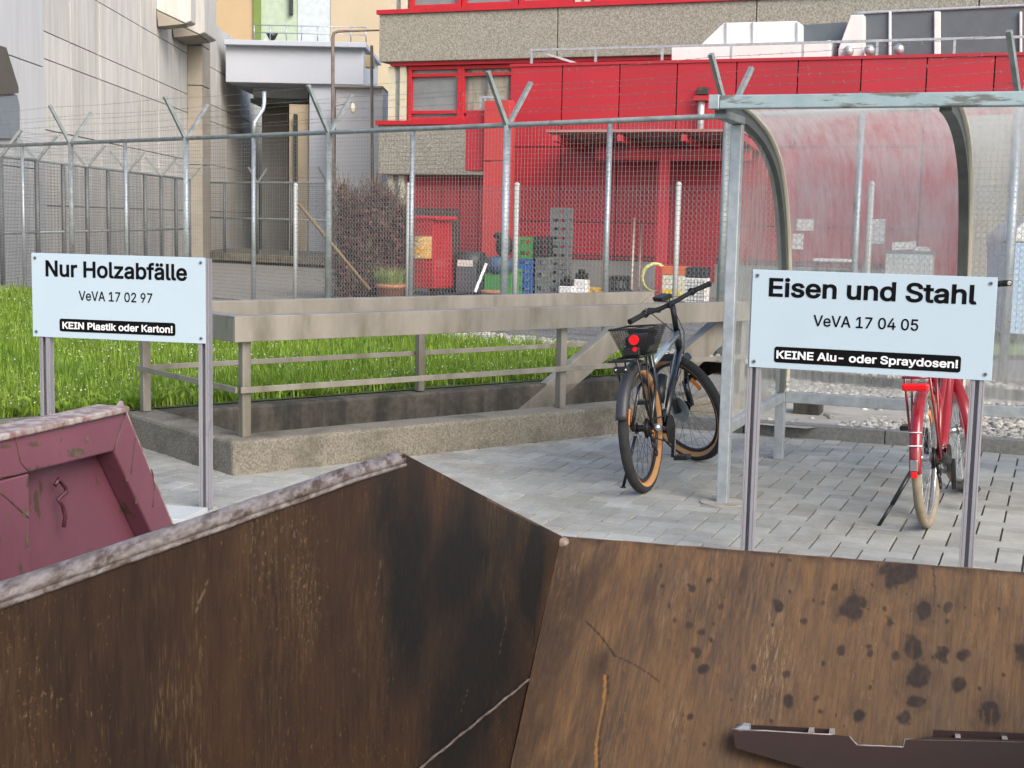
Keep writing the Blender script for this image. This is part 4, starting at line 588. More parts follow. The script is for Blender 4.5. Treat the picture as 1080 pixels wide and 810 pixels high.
 'KEINE Alu- oder Spraydosen!': "104,145 104,216 139,261 174,303 212,344 364,509 448,509 231,276 228,276|60,0 60,509 125,509 125,334 124,225 125,193 125,0|372,0 188,259 228,309 449,0|527,0 527,509 839,509 839,452 591,452 591,286 822,286 822,229 591,229 591,57 842,57 842,0|916,0 916,57 1003,57 1003,452 916,452 916,509 1155,509 1155,452 1068,452 1068,57 1155,57 1155,0|1246,0 1246,509 1322,509 1529,183 1548,151 1573,107 1600,55 1591,54 1586,108 1585,157 1584,195 1584,509 1649,509 1649,0 1573,0 1388,290 1363,331 1334,381 1293,452 1305,454 1308,384 1310,328 1311,291 1311,0|1769,0 1769,509 2082,509 2082,452 1834,452 1834,286 2065,286 2065,229 1834,229 1834,57 2084,57 2084,0|2332,0 2517,509 2592,509 2778,0 2710,0 2603,302 2580,372 2548,478 2561,478 2528,371 2506,302 2400,0|2425,142 2425,199 2685,199 2685,142|2934,-2 2908,0 2886,8 2869,20 2857,37 2850,59 2848,84 2848,509 2909,509 2909,99 2915,62 2921,57 2930,53 2941,52 2955,53 2965,54 2976,3 2957,-1|3167,-5 3142,-3 3120,2 3099,11 3081,23 3066,39 3053,59 3044,82 3039,109 3037,139 3037,379 3098,379 3098,144 3101,117 3108,94 3121,75 3139,61 3160,53 3184,50 3202,51 3218,55 3233,62 3247,71 3258,83 3268,97 3275,113 3279,132 3280,153 3280,379 3341,379 3341,0 3282,0 3282,92 3292,92 3278,60 3261,35 3241,17 3219,5 3194,-3|3731,244 3731,188 3508,188 3508,244|4242,-8 4209,-5 4179,3 4152,16 4128,35 4108,58 4091,85 4079,116 4072,150 4069,187 4072,225 4079,260 4091,291 4108,318 4128,341 4152,360 4179,374 4209,382 4242,384 4276,382 4306,374 4334,360 4358,341 4378,318 4395,291 4407,260 4414,225 4416,187 4414,150 4407,116 4395,85 4378,58 4358,35 4334,16 4306,3 4276,-5|4242,46 4266,49 4287,55 4305,66 4320,80 4333,97 4342,117 4349,139 4353,163 4354,187 4353,212 4349,236 4342,258 4333,278 4320,296 4305,310 4287,321 4266,328 4242,330 4219,328 4198,321 4180,310 4165,296 4153,278 4144,258 4137,236 4133,212 4131,187 4133,163 4137,139 4144,117 4153,97 4165,80 4180,66 4198,55 4219,49|4646,-8 4615,-6 4587,3 4562,16 4539,34 4520,57 4505,84 4494,116 4487,151 4484,189 4487,227 4494,261 4505,293 4521,320 4540,342 4562,361 4588,374 4616,382 4646,384 4668,383 4687,379 4703,373 4738,346 4757,319 4761,319 4761,509 4822,509 4822,0 4763,0 4763,59 4757,59 4737,31 4703,4 4687,-3 4668,-7|4655,47 4677,49 4696,55 4713,65 4728,78 4740,95 4750,115 4757,138 4761,162 4762,189 4761,216 4757,241 4750,263 4741,282 4728,299 4714,312 4696,322 4677,328 4655,330 4632,328 4612,322 4595,311 4580,298 4568,281 4559,261 4552,239 4548,215 4547,189 4548,163 4552,139 4559,117 4568,97 4581,80 4595,66 4613,55 4633,49|5087,-8 5052,-5 5020,3 4992,16 4967,35 4947,58 4930,85 4918,116 4911,150 4909,187 4911,224 4918,258 4930,290 4946,317 4966,340 4990,359 5017,373 5047,382 5080,384 5140,374 5160,366 5177,355 5194,341 5209,324 5221,305 5232,282 5240,256 5244,227 5246,194 5246,169 4949,169 4949,221 5213,221 5184,202 5183,226 5179,248 5172,269 5163,286 5151,301 5137,314 5121,323 5101,328 5080,330 5058,328 5038,323 5021,313 5006,301 4994,286 4984,270 4976,251 4972,231 4971,211 4971,178 4972,151 4977,127 4985,106 4996,88 5010,73 5026,61 5044,53 5065,48 5087,46 5128,53 5160,73 5180,105 5240,91 5233,72 5223,55 5210,39 5194,26 5177,14 5157,4 5136,-3 5112,-7|5331,0 5331,379 5390,379 5390,321 5394,321 5403,339 5415,354 5431,367 5450,377 5470,383 5492,385 5508,384 5522,384 5522,322 5509,324 5485,326 5468,324 5452,321 5438,315 5425,306 5413,296 5404,284 5398,269 5394,254 5392,237 5392,0|5949,-9 5914,-7 5882,-1 5853,9 5828,23 5807,40 5789,60 5776,83 5768,109 5764,137 5830,137 5833,118 5839,102 5849,88 5861,76 5875,66 5892,59 5949,49 5972,50 5992,54 6011,60 6028,69 6043,79 6055,92 6064,106 6069,122 6071,139 6070,154 6065,168 6058,179 6021,205 5970,222 5909,239 5870,253 5838,269 5812,289 5793,313 5781,341 5777,372 5780,400 5788,425 5800,448 5818,468 5839,484 5863,498 5891,508 5920,514 5953,516 5985,514 6015,508 6042,498 6066,484 6086,468 6103,449 6115,427 6123,403 6126,378 6063,378 6057,402 6045,421 6028,437 6005,449 5980,456 5950,459 5930,457 5910,454 5893,448 5877,440 5865,430 5854,418 5847,405 5842,391 5841,376 5842,359 5848,345 5856,334 5895,308 5938,293 5990,279 6037,264 6084,238 6120,198 6128,180 6132,161 6134,139 6131,112 6124,87 6112,64 6095,43 6074,25 6049,11 6019,0 5986,-7|6225,-143 6225,379 6284,379 6284,319 6290,319 6309,346 6343,373 6360,379 6379,383 6401,384 6432,382 6460,374 6485,361 6507,342 6526,320 6542,293 6553,261 6560,227 6562,189 6560,151 6553,116 6542,84 6527,57 6508,34 6485,16 6460,3 6432,-6 6402,-8 6380,-7 6361,-3 6345,4 6310,31 6290,59 6286,59 6286,-143|6392,47 6414,49 6434,55 6452,66 6466,80 6478,97 6488,117 6495,139 6499,163 6500,189 6499,215 6495,239 6488,261 6479,281 6467,298 6452,311 6435,322 6415,328 6392,330 6370,328 6350,322 6333,312 6319,299 6307,282 6297,263 6290,241 6286,216 6285,189 6286,162 6290,138 6297,115 6307,95 6319,78 6334,65 6351,55 6370,49|6649,0 6649,379 6708,379 6708,321 6712,321 6721,339 6733,354 6749,367 6767,377 6788,383 6809,385 6826,384 6840,384 6840,322 6826,324 6803,326 6786,324 6770,321 6756,315 6742,306 6731,296 6722,284 6716,269 6711,254 6710,237 6710,0|7015,-9 6992,-7 6970,-3 6950,5 6932,15 6916,29 6903,45 6894,63 6888,84 6886,108 6887,128 6892,146 6899,161 6908,174 6920,184 6933,193 6981,211 7034,220 7089,227 7121,235 7127,240 7130,246 7131,255 7131,257 7122,297 7095,322 7051,331 7005,322 6973,301 6956,274 6897,291 6907,313 6919,331 6934,346 6951,358 6969,368 6989,375 7050,384 7095,379 7141,360 7155,350 7167,336 7178,320 7186,301 7191,278 7192,251 7192,0 7132,0 7132,52 7128,52 7108,25 7071,1|7026,45 7048,47 7067,51 7083,59 7098,68 7110,80 7119,93 7126,108 7130,122 7131,138 7131,190 7115,182 7087,176 7056,171 7031,168 6990,159 6959,139 6953,130 6949,118 6947,105 6957,72 6985,52|7292,-139 7306,-86 7316,-87 7349,-89 7375,-74 7395,-36 7407,-1 7262,379 7329,379 7410,155 7432,87 7450,21 7428,21 7447,87 7469,155 7550,379 7616,379 7449,-58 7421,-107 7384,-136 7336,-145 7309,-143|7829,-8 7799,-6 7771,3 7745,16 7723,34 7704,57 7689,84 7677,116 7670,151 7668,189 7670,227 7677,261 7689,293 7704,320 7723,342 7746,361 7771,374 7799,382 7830,384 7852,383 7871,379 7887,373 7921,346 7940,319 7945,319 7945,509 8006,509 8006,0 7947,0 7947,59 7941,59 7921,31 7886,4 7870,-3 7851,-7|7839,47 7860,49 7880,55 7897,65 7912,78 7924,95 7933,115 7940,138 7944,162 7946,189 7944,216 7940,241 7934,263 7924,282 7912,299 7897,312 7880,322 7861,328 7839,330 7816,328 7796,322 7779,311 7764,298 7752,281 7742,261 7736,239 7732,215 7730,189 7732,163 7736,139 7743,117 7752,97 7764,80 7779,66 7796,55 7816,49|8266,-8 8233,-5 8202,3 8175,16 8151,35 8131,58 8114,85 8102,116 8095,150 8093,187 8095,225 8102,260 8114,291 8131,318 8151,341 8175,360 8202,374 8233,382 8266,384 8299,382 8329,374 8357,360 8381,341 8401,318 8418,291 8430,260 8437,225 8439,187 8437,150 8430,116 8418,85 8401,58 8381,35 8357,16 8329,3 8299,-5|8266,46 8290,49 8311,55 8329,66 8344,80 8356,97 8365,117 8372,139 8376,163 8378,187 8376,212 8372,236 8365,258 8356,278 8344,296 8329,310 8311,321 8290,328 8266,330 8242,328 8221,321 8203,310 8188,296 8176,278 8167,258 8160,236 8156,212 8155,187 8156,163 8160,139 8167,117 8176,97 8188,80 8203,66 8221,55 8242,49|8656,-8 8630,-7 8607,-3 8586,3 8567,12 8550,24 8535,38 8524,54 8515,73 8509,94 8567,107 8574,87 8584,72 8598,60 8614,52 8633,47 8655,45 8679,47 8701,53 8718,62 8731,74 8739,88 8742,103 8740,115 8735,126 8728,136 8717,144 8703,150 8686,155 8623,170 8591,180 8566,192 8546,208 8532,227 8523,249 8520,274 8522,295 8528,314 8539,332 8552,347 8569,360 8589,370 8611,378 8635,383 8661,384 8685,383 8708,379 8727,372 8745,363 8760,352 8772,339 8798,290 8742,277 8736,291 8727,304 8716,316 8702,325 8683,331 8661,333 8640,331 8621,326 8604,317 8592,305 8585,292 8582,277 8584,264 8589,253 8597,243 8645,223 8703,209 8735,200 8760,187 8780,171 8794,153 8802,131 8805,107 8803,85 8796,65 8786,47 8772,31 8754,18 8733,6 8710,-2 8684,-7|9051,-8 9015,-5 8984,3 8955,16 8931,35 8911,58 8894,85 8882,116 8875,150 8873,187 8875,224 8882,258 8894,290 8910,317 8930,340 8954,359 8981,373 9011,382 9044,384 9104,374 9123,366 9141,355 9158,341 9173,324 9185,305 9196,282 9203,256 9208,227 9210,194 9210,169 8913,169 8913,221 9177,221 9148,202 9147,226 9143,248 9136,269 9127,286 9115,301 9101,314 9084,323 9065,328 9044,330 9022,328 9002,323 8985,313 8970,301 8957,286 8947,270 8940,251 8936,231 8934,211 8934,178 8936,151 8941,127 8949,106 8960,88 8973,73 8990,61 9008,53 9028,48 9051,46 9092,53 9124,73 9144,105 9203,91 9196,72 9186,55 9174,39 9158,26 9141,14 9121,4 9099,-3 9076,-7|9356,227 9356,0 9295,0 9295,379 9354,379 9354,287 9345,287 9358,319 9375,344 9395,362 9417,374 9442,382 9470,384 9494,383 9517,377 9537,369 9555,356 9571,340 9583,321 9592,298 9598,271 9600,240 9600,0 9538,0 9538,235 9536,263 9528,286 9515,304 9498,318 9477,326 9452,329 9435,328 9418,324 9403,317 9390,308 9378,297 9369,283 9362,266 9358,248|9719,160 9715,509 9784,509 9780,160|9750,-4 9738,-3 9727,1 9718,9 9710,18 9706,29 9704,41 9706,53 9710,64 9718,73 9727,80 9738,85 9750,86 9762,85 9773,80 9782,73 9790,64 9794,53 9795,41 9794,29 9790,18 9782,9 9773,1 9762,-3",
 'E': "60,0 60,509 372,509 372,452 125,452 125,286 355,286 355,229 125,229 125,57 375,57 375,0",
}
# ------------------------------------------------------------------ signs
def earclip(poly, holes):
    ar = lambda p: sum(p[k - 1][0] * q[1] - q[0] * p[k - 1][1] for k, q in enumerate(p))
    P = list(poly) if ar(poly) > 0 else list(poly)[::-1]
    for h in sorted(holes, key=lambda h: -max(q[0] for q in h)):
        h = list(h) if ar(h) < 0 else list(h)[::-1]; hi = max(range(len(h)), key=lambda k: h[k][0]); hp = h[hi]
        def clear(q):
            n = len(P)
            for k in range(n):
                s, t = P[k], P[(k + 1) % n]
                if s == q or t == q: continue
                o = lambda u, v, w: (v[0] - u[0]) * (w[1] - u[1]) - (v[1] - u[1]) * (w[0] - u[0])
                if o(hp, q, s) * o(hp, q, t) < 0 and o(s, t, hp) * o(s, t, q) < 0: return False
            return True
        ks = sorted(range(len(P)), key=lambda k: math.dist(P[k], hp)); k = next((k for k in ks if clear(P[k])), ks[0])
        P = P[:k + 1] + h[hi:] + h[:hi + 1] + P[k:]
    idx = list(range(len(P))); out = []; cr = lambda u, v, w: (v[0] - u[0]) * (w[1] - u[1]) - (v[1] - u[1]) * (w[0] - u[0])
    while len(idx) > 3:
        best = None
        for k in range(len(idx)):
            i0, i1, i2 = idx[k - 1], idx[k], idx[(k + 1) % len(idx)]; A, B, C = P[i0], P[i1], P[i2]; t = cr(A, B, C)
            if t <= 1e-12: 
                continue
            if any(P[j] not in (A, B, C) and cr(A, B, P[j]) >= 0 and cr(B, C, P[j]) >= 0 and cr(C, A, P[j]) >= 0 for j in idx): continue
            e = [math.dist(A, B), math.dist(B, C), math.dist(C, A)]; q = t / max(e) ** 2
            if best is None or q > best[0]: best = (q, k, (i0, i1, i2))
        if best is None: idx.pop(0); continue
        out.append(best[2]); idx.pop(best[1])
    if len(idx) == 3: out.append(tuple(idx))
    return P, out
def text_mesh(body, off=0.0):
    ctrs, res = [], []
    for ctr in GLYPHS[body].split('|'):
        p = [tuple(int(q) / 1000 for q in a.split(',')) for a in ctr.split()]
        p = [q for k, q in enumerate(p) if math.dist(q, p[k - 1]) > .0095]; ctrs.append(p)
    area = lambda p: sum(p[k - 1][0] * q[1] - q[0] * p[k - 1][1] for k, q in enumerate(p))
    sg = 1 if area(max(ctrs, key=lambda p: abs(area(p)))) > 0 else -1     # outer contours turn this way, holes the other
    for p in ctrs:
        n = len(p); out = []
        for k in range(n):
            e0 = V((p[k][0] - p[k - 1][0], p[k][1] - p[k - 1][1])).normalized(); e1 = V((p[(k + 1) % n][0] - p[k][0], p[(k + 1) % n][1] - p[k][1])).normalized()
            n0, n1 = V((e0.y, -e0.x)) * sg, V((e1.y, -e1.x)) * sg; mt = (n0 + n1); mt = mt.normalized() if mt.length > 1e-4 else n0; mt = mt / max(.5, mt.dot(n0))
            out.append((p[k][0] + mt.x * off, p[k][1] + mt.y * off))
        res.append(out)
    vs, fs = [], []; inside = lambda q, poly: pip(V((q[0], q[1], 0)), poly)
    outs = [p for p in res if area(p) * sg > 0]; hls = [p for p in res if area(p) * sg <= 0]
    for p in outs:
        Q, t = earclip(p, [h for h in hls if inside(h[0], p)]); b = len(vs); vs += Q; fs += [tuple(b + k for k in x) for x in t]
    return np.array(vs), fs
def sign(label, TL, TR, ztop, H, posts, lines, bar, zfoot, foot_px=None):
    X = TR - TL; X.z = 0; Wd = X.length; X.normalize(); N = V((X.y, -X.x, 0))
    if N.dot(CP - TL) < 0: N = -N
    o = V((TL.x, TL.y, ztop)); root = thing('waste_sign', label, 'sign', V(((TL.x + TR.x) / 2, (TL.y + TR.y) / 2, 0)))
    m = MB(); m.obox(o - N * .004, X * Wd, N * .004, -ZV * H); bd = part('board', m, board_m, root, bevel=.0012)
    pt = lambda u, v, d=0.0: o + X * (u * Wd) - ZV * (v * H) + N * d
    for body, u0, u1, vb, cap, off, mat, d in lines:
        vs, fs = text_mesh(body, off); x0, x1 = vs[:, 0].min(), vs[:, 0].max()
        ch, _f = text_mesh("E", off); ce = ch[:, 1].max() - ch[:, 1].min(); sx = (u1 - u0) / (x1 - x0); sy = cap / ce
        m = MB(); m.add([pt(u0 + (x - x0) * sx, vb - y * sy, d) for x, y in vs], fs); part('lettering', m, mat, bd)
    u0, u1, v0, v1 = bar; rr = .012; c = []
    for (cx, cy, a0) in ((u1 * Wd - rr, v0 * H + rr, 0), (u0 * Wd + rr, v0 * H + rr, 90), (u0 * Wd + rr, v1 * H - rr, 180), (u1 * Wd - rr, v1 * H - rr, 270)):
        for k in range(5): a = R(a0 + k * 22.5); c.append((cx + rr * math.cos(a), cy - rr * math.sin(a)))
    m = MB(); m.add([o + X * x - ZV * y + N * .0015 for x, y in c], [tuple(range(len(c)))]); part('black_bar', m, black_v, bd)
    for (u, v) in ((.022, .06), (.975, .06), (.022, .94), (.975, .94)):
        m = MB(); p = pt(u, v); m.tube([p, p + N * .004], .0085, 10); m.tube([p + N * .004, p + N * .005], .004, 6, mi=1); part('screw', m, [screw_m, blk], bd)
    for u in posts:                                           # rolled C-profile posts, the slot facing out
        b = pt(u, 0); b.z = 0; w_, dp, t = .058, .045, .007; m = MB(); hh = ztop - .006; b2 = b - N * .0065
        m.obox(b2 - X * w_ / 2 - N * dp, X * w_, N * t, ZV * hh); m.obox(b2 - X * w_ / 2 - N * (dp - t - .001), X * t, N * (dp - t - .001), ZV * hh); m.obox(b2 + X * (w_ / 2 - t) - N * (dp - t - .001), X * t, N * (dp - t - .001), ZV * hh)
        m.obox(b2 - X * (w_ / 2 - t - .001) - N * t, X * .013, N * t, ZV * hh); m.obox(b2 + X * (w_ / 2 - t - .014) - N * t, X * .013, N * t, ZV * hh)
        part('post', m, galv_p, root, bevel=.0015)
    return root, X, N
TL, TR = AY(33, 266.5, 7.1), AY(216.5, 271.8, 6.9); z_ = (TL.z + TR.z) / 2; HL = .432
s_root, sX, sN = sign('white sign reading Nur Holzabfälle on two steel posts behind the maroon skip', TL, TR, z_, HL, (.062, .985),
     [('Nur Holzabfälle', .083, .898, .268, .192, .022, black_v, .0015), ('VeVA 17 02 97', .275, .70, .545, .113, .012, black_v, .0015), ('KEIN Plastik oder Karton!', .178, .815, .888, .083, .022, white_v, .003)], (.16, .83, .772, .925), 0)
m = MB(); a = G(150, 540, .0); a.z = 0; b = G(209, 541, 0); m.obox(V((b.x, b.y, -.02)) - sX * .32 - sN * .03, sX * .36, sN * .3, ZV * .045); part('footing', m, M('pale_footing_slab', (.48, .50, .50), rough=.8), s_root, bevel=.004)
TL, TR = AY(794, 286.5, 6.05), AY(1052.7, 290, 5.69); z_ = (TL.z + TR.z) / 2
sign('white sign reading Eisen und Stahl on two steel posts in front of the bicycle shelter', TL, TR, z_, .43, (.022, .945),
     [('Eisen und Stahl', .073, .925, .262, .190, .022, black_v, .0015), ('VeVA 17 04 05', .268, .70, .547, .113, .012, black_v, .0015), ('KEINE Alu- oder Spraydosen!', .118, .866, .893, .082, .022, white_v, .003)], (.108, .877, .775, .937), 0)
# ------------------------------------------------------------------ bicycle shelter
SH = G(762, 530); SH = V((SH.x, SH.y, 0))
def S(u, v, z): return SH + U * u + Vv * v + ZV * z
def glazing(name, tint, dirt, a0, a1):
    m = bpy.data.materials.new(name); m.use_nodes = True; n = m.node_tree.nodes; L = m.node_tree.links; n.remove(n['Principled BSDF']); out = n['Material Output']
    tr = n.new('ShaderNodeBsdfTransparent'); tr.inputs[0].default_value = (*tint, 1)
    df = n.new('ShaderNodeBsdfDiffuse'); tl = n.new('ShaderNodeBsdfTranslucent'); gl = n.new('ShaderNodeBsdfGlossy'); gl.inputs['Roughness'].default_value = .15
    for q in (df, tl): q.inputs[0].default_value = (*dirt, 1)
    tc = n.new('ShaderNodeAttribute'); tc.attribute_name = 'puv'; mp = n.new('ShaderNodeMapping'); mp.inputs['Scale'].default_value = (1.6, .20, 1); L.new(tc.outputs['Vector'], mp.inputs[0])
    no = n.new('ShaderNodeTexNoise'); no.inputs['Scale'].default_value = 14; no.inputs['Detail'].default_value = 9; no.inputs['Roughness'].default_value = .72; L.new(mp.outputs[0], no.inputs[0])
    n2 = n.new('ShaderNodeTexNoise'); n2.inputs['Scale'].default_value = 1.6; n2.inputs['Detail'].default_value = 3; L.new(tc.outputs['Vector'], n2.inputs[0])
    ad = n.new('ShaderNodeMath'); ad.operation = 'MULTIPLY_ADD'; L.new(n2.outputs[0], ad.inputs[0]); ad.inputs[1].default_value = .8; L.new(no.outputs[0], ad.inputs[2])
    sx = n.new('ShaderNodeSeparateXYZ'); L.new(tc.outputs['Vector'], sx.inputs[0]); gr = n.new('ShaderNodeMapRange'); L.new(sx.outputs[1], gr.inputs[0]); gr.inputs[1].default_value = .5; gr.inputs[2].default_value = 2.3; gr.inputs[3].default_value = .20; gr.inputs[4].default_value = -.06
    ad2 = n.new('ShaderNodeMath'); L.new(ad.outputs[0], ad2.inputs[0]); L.new(gr.outputs[0], ad2.inputs[1]); ad = ad2
    mr = n.new('ShaderNodeMapRange'); L.new(ad.outputs[0], mr.inputs[0]); mr.inputs[1].default_value = .72; mr.inputs[2].default_value = 1.15; mr.inputs[3].default_value = a0; mr.inputs[4].default_value = a1
    m1 = n.new('ShaderNodeMixShader'); m1.inputs[0].default_value = .55; L.new(df.outputs[0], m1.inputs[1]); L.new(tl.outputs[0], m1.inputs[2])
    m2 = n.new('ShaderNodeMixShader'); L.new(mr.outputs[0], m2.inputs[0]); L.new(tr.outputs[0], m2.inputs[1]); L.new(m1.outputs[0], m2.inputs[2])
    m3 = n.new('ShaderNodeMixShader'); m3.inputs[0].default_value = .05; L.new(m2.outputs[0], m3.inputs[1]); L.new(gl.outputs[0], m3.inputs[2])
    L.new(m3.outputs[0], out.inputs[0]); return m
glz = glazing('weathered_clear_panel', (.93, .94, .94), (.80, .78, .71), .30, .72)
glz_s = glazing('clear_side_panel', (.93, .95, .95), (.74, .74, .68), .14, .45)
PROF = [(-.40, 2.13), (-.1, 2.125), (.26, 2.095), (.67, 2.02), (1.01, 1.89), (1.22, 1.72), (1.36, 1.53), (1.47, 1.28), (1.54, 1.0), (1.575, .7), (1.58, .45)]
def spl(pr, n=6):
    out = []
    for i in range(len(pr) - 1):
        p0, p1, p2, p3 = pr[max(i - 1, 0)], pr[i], pr[i + 1], pr[min(i + 2, len(pr) - 1)]
        for k in range(n):
            t = k / n; out.append(tuple(.5 * (2 * p1[j] + (p2[j] - p0[j]) * t + (2 * p0[j] - 5 * p1[j] + 4 * p2[j] - p3[j]) * t * t + (3 * p1[j] - p0[j] - 3 * p2[j] + p3[j]) * t ** 3) for j in (0, 1)))
    out.append(pr[-1]); return out
PR = spl(PROF)
root = thing('bicycle_shelter', 'galvanised bicycle shelter with curved ribs and weathered clear panels', 'shelter', S(0, 0, 0))
LS = 3.3
m = MB(); m.obox(S(.01, -.47, 2.075), U * (LS + .05), Vv * .075, ZV * .066); part('front_beam', m, M('wet_blotched_galvanised', (.30, .40, .42), (.40, .48, .49), s=8, rough=.4, metal=.4, c3=(.17, .18, .165), s3=4, lo3=.54, hi3=.6, st3=(1, 1, 6)), root, bevel=.005)
m = MB(); m.obox(S(-.045, -.474, 2.073), U * .054, Vv * .083, ZV * .071); part('beam_cap', m, galv, root, bevel=.004)
ribm = M('rib_steel', (.10, .115, .11), (.15, .165, .155), s=8, rough=.55, metal=.4, st=(1, 1, .3), c3=(.3, .29, .25), s3=6, lo3=.7, hi3=.8)
for k in range(4):
    uo = k * 1.08 + .0; m = MB(); vs = []; fs = []; hw, hd = .028, .036
    for i, (s, z) in enumerate(PR):
        a = PR[max(i - 1, 0)]; b = PR[min(i + 1, len(PR) - 1)]; ts, tz = b[0] - a[0], b[1] - a[1]; L_ = math.hypot(ts, tz); nsx, nzx = -tz / L_, ts / L_
        if nzx < 0 : nsx, nzx = -nsx, -nzx
        for (du, dn) in ((-hw, -hd * 2), (hw, -hd * 2), (hw, 0), (-hw, 0)): vs.append(S(uo + du, s + nsx * dn, z + nzx * dn))
    for i in range(len(PR) - 1):
        for q in range(4): fs.append((i * 4 + q, i * 4 + (q + 1) % 4, i * 4 + 4 + (q + 1) % 4, i * 4 + 4 + q))
    fs += [(3, 2, 1, 0), tuple(len(vs) - 4 + q for q in range(4))]
    m.add(vs, fs, False); rb = part('rib', m, ribm, root)
    m = MB()
    for i in range(len(PR) - 1):                               # bright glazing strip on top of the rib
        pass
    vs = []; fs = []
    for i, (s, z) in enumerate(PR):
        for (du, dz) in ((hw - .022, .005), (hw + .02, .005), (hw + .02, -.014), (hw - .022, -.014)): vs.append(S(uo + du, s + (.002 if z > 1.6 else .004), z + dz))
    for i in range(len(PR) - 1):
        for q in range(4): fs.append((i * 4 + q, i * 4 + (q + 1) % 4, i * 4 + 4 + (q + 1) % 4, i * 4 + 4 + q))
    m.add(vs, fs, True); part('glazing_strip', m, M('cream_seal', (.66, .63, .52), rough=.5) if k == 0 else bpy.data.materials['cream_seal'], rb)
    m = MB(); m.obox(S(uo - .03, 1.545, 0), U * .06, Vv * .06, ZV * .46); part('rear_post', m, galv, root, bevel=.004)
for k in range(3):
    vs = []; fs = []
    for i, (s, z) in enumerate(PR):
        vs += [S(k * 1.08 + .03, s + .006, z + .006), S(k * 1.08 + 1.08 - .03, s + .006, z + .006)]
    for i in range(len(PR) - 1): fs.append((2 * i, 2 * i + 1, 2 * i + 3, 2 * i + 2))
    m = MB(); m.add(vs, fs, True); po = part('roof_panel', m, glz, root)
    arc = [0]
    for i in range(1, len(PR)): arc.append(arc[-1] + math.dist(PR[i], PR[i - 1]))
    at_ = po.data.attributes.new('puv', 'FLOAT_VECTOR', 'POINT'); at_.data.foreach_set('vector', [w for i in range(len(PR)) for uu in (k * 1.3, k * 1.3 + 1.15) for w in (uu, arc[i], 0)])
m = MB(); m.obox(S(-.033, -.39, 2.032), U * .066, Vv * .425, ZV * .04); part('bracket', m, galv_d, root, bevel=.004)
for u in (0, 3.24):
    m = MB(); m.obox(S(u - .03, -.03, 0), U * .06, Vv * .06, ZV * 2.03); part('front_post', m, galv, root, bevel=.005)
    m = MB(); m.tube([S(u, 0, -.03), S(u, 0, .006)], .125, 24, smooth=False); part('footing', m, slab_m, root, bevel=.004)
m = MB(); m.obox(S(.031, 1.55, .375), U * (LS - .1), Vv * .05, ZV * .07); part('rear_rail', m, galv, root, bevel=.004)
m = MB(); m.obox(S(-.02, .032, .38), U * .045, Vv * 1.51, ZV * .06); part('side_rail', m, galv, root, bevel=.004)
vs = [S(-.002, .034, .442)]; top = [(s, z) for s, z in PR if s > .034]
vs = [S(-.002, .034, .45), S(-.002, 1.54, .45)] + [S(-.002, s, z - .03) for s, z in reversed(top[:-2])] + [S(-.002, .034, 2.04)]
m = MB(); m.add(vs, [tuple(range(len(vs)))]); po = part('side_panel', m, glz_s, root); at_ = po.data.attributes.new('puv', 'FLOAT_VECTOR', 'POINT'); at_.data.foreach_set('vector', [w for p in vs for w in ((p - SH).dot(Vv) + 7, p.z, 3)])
m = MB(); 
for s in (.28, .9): pass
# ------------------------------------------------------------------ main fence
def mesh_panel(name, root, a, b, z0, z1, px_, pz_, r, mat):
    m = MB(); d = b - a; L_ = d.length; d.normalize(); n = max(1, int(L_ / px_))
    for i in range(n + 1):
        p = a + d * (L_ * i / n); m.tri3(p + ZV * z0, p + ZV * z1, r)
    k = int((z1 - z0) / pz_)
    for j in range(k + 1): m.tri3(a + ZV * (z0 + pz_ * j), b + ZV * (z0 + pz_ * j), r)
    return part(name, m, mat, root)
root = thing('security_fence', 'tall galvanised mesh fence with Y shaped post tops and barbed wire behind the lawn', 'fence', FP(0))
zf = FTOP; ts = [-12.4, -9.35, -6.22, -3.08, 0, 2.94, 5.85, 8.8]
for i, t in enumerate(ts):
    m = MB(); m.tube([FP(t, lz - .2), FP(t, zf - .0)], .042, 10); part('post', m, galv_d if i % 2 else galv, root)
    for sg, hh, ll in ((-1, .56, .36), (1, .50, .36)):
        m = MB(); a, b = FP(t, zf - .02), FP(t + .02, zf + hh, sg * ll); m.bar(a, b, .045, .045, up=FN); ar = part('arm', m, galv_d, root)
    if i < len(ts) - 1:
        t2 = (t + ts[i + 1]) / 2; m = MB(); m.tube([FP(t2, lz - .2), FP(t2, zf - .03)], .030, 8); part('post', m, galv, root)
        if i == 2:
            m = MB(); m.tube([FP(t2, zf), FP(t2, zf + .18, .02), FP(t2, zf + .36, .16), FP(t2, zf + .44, .18), FP(t2, zf + .6, .18)], .028, 8); part('bent_arm', m, galv, root)
        for a_, b_ in ((t, t2), (t2, ts[i + 1])): mesh_panel('mesh_panel', root, FP(a_, 0, -.035), FP(b_, 0, -.035), lz + .04, zf - .02, .05, .05, .0021, wire_m)
m = MB(); m.tube([FP(ts[0], zf), FP(ts[-1], zf)], .030, 10); part('top_rail', m, galv_d, root)
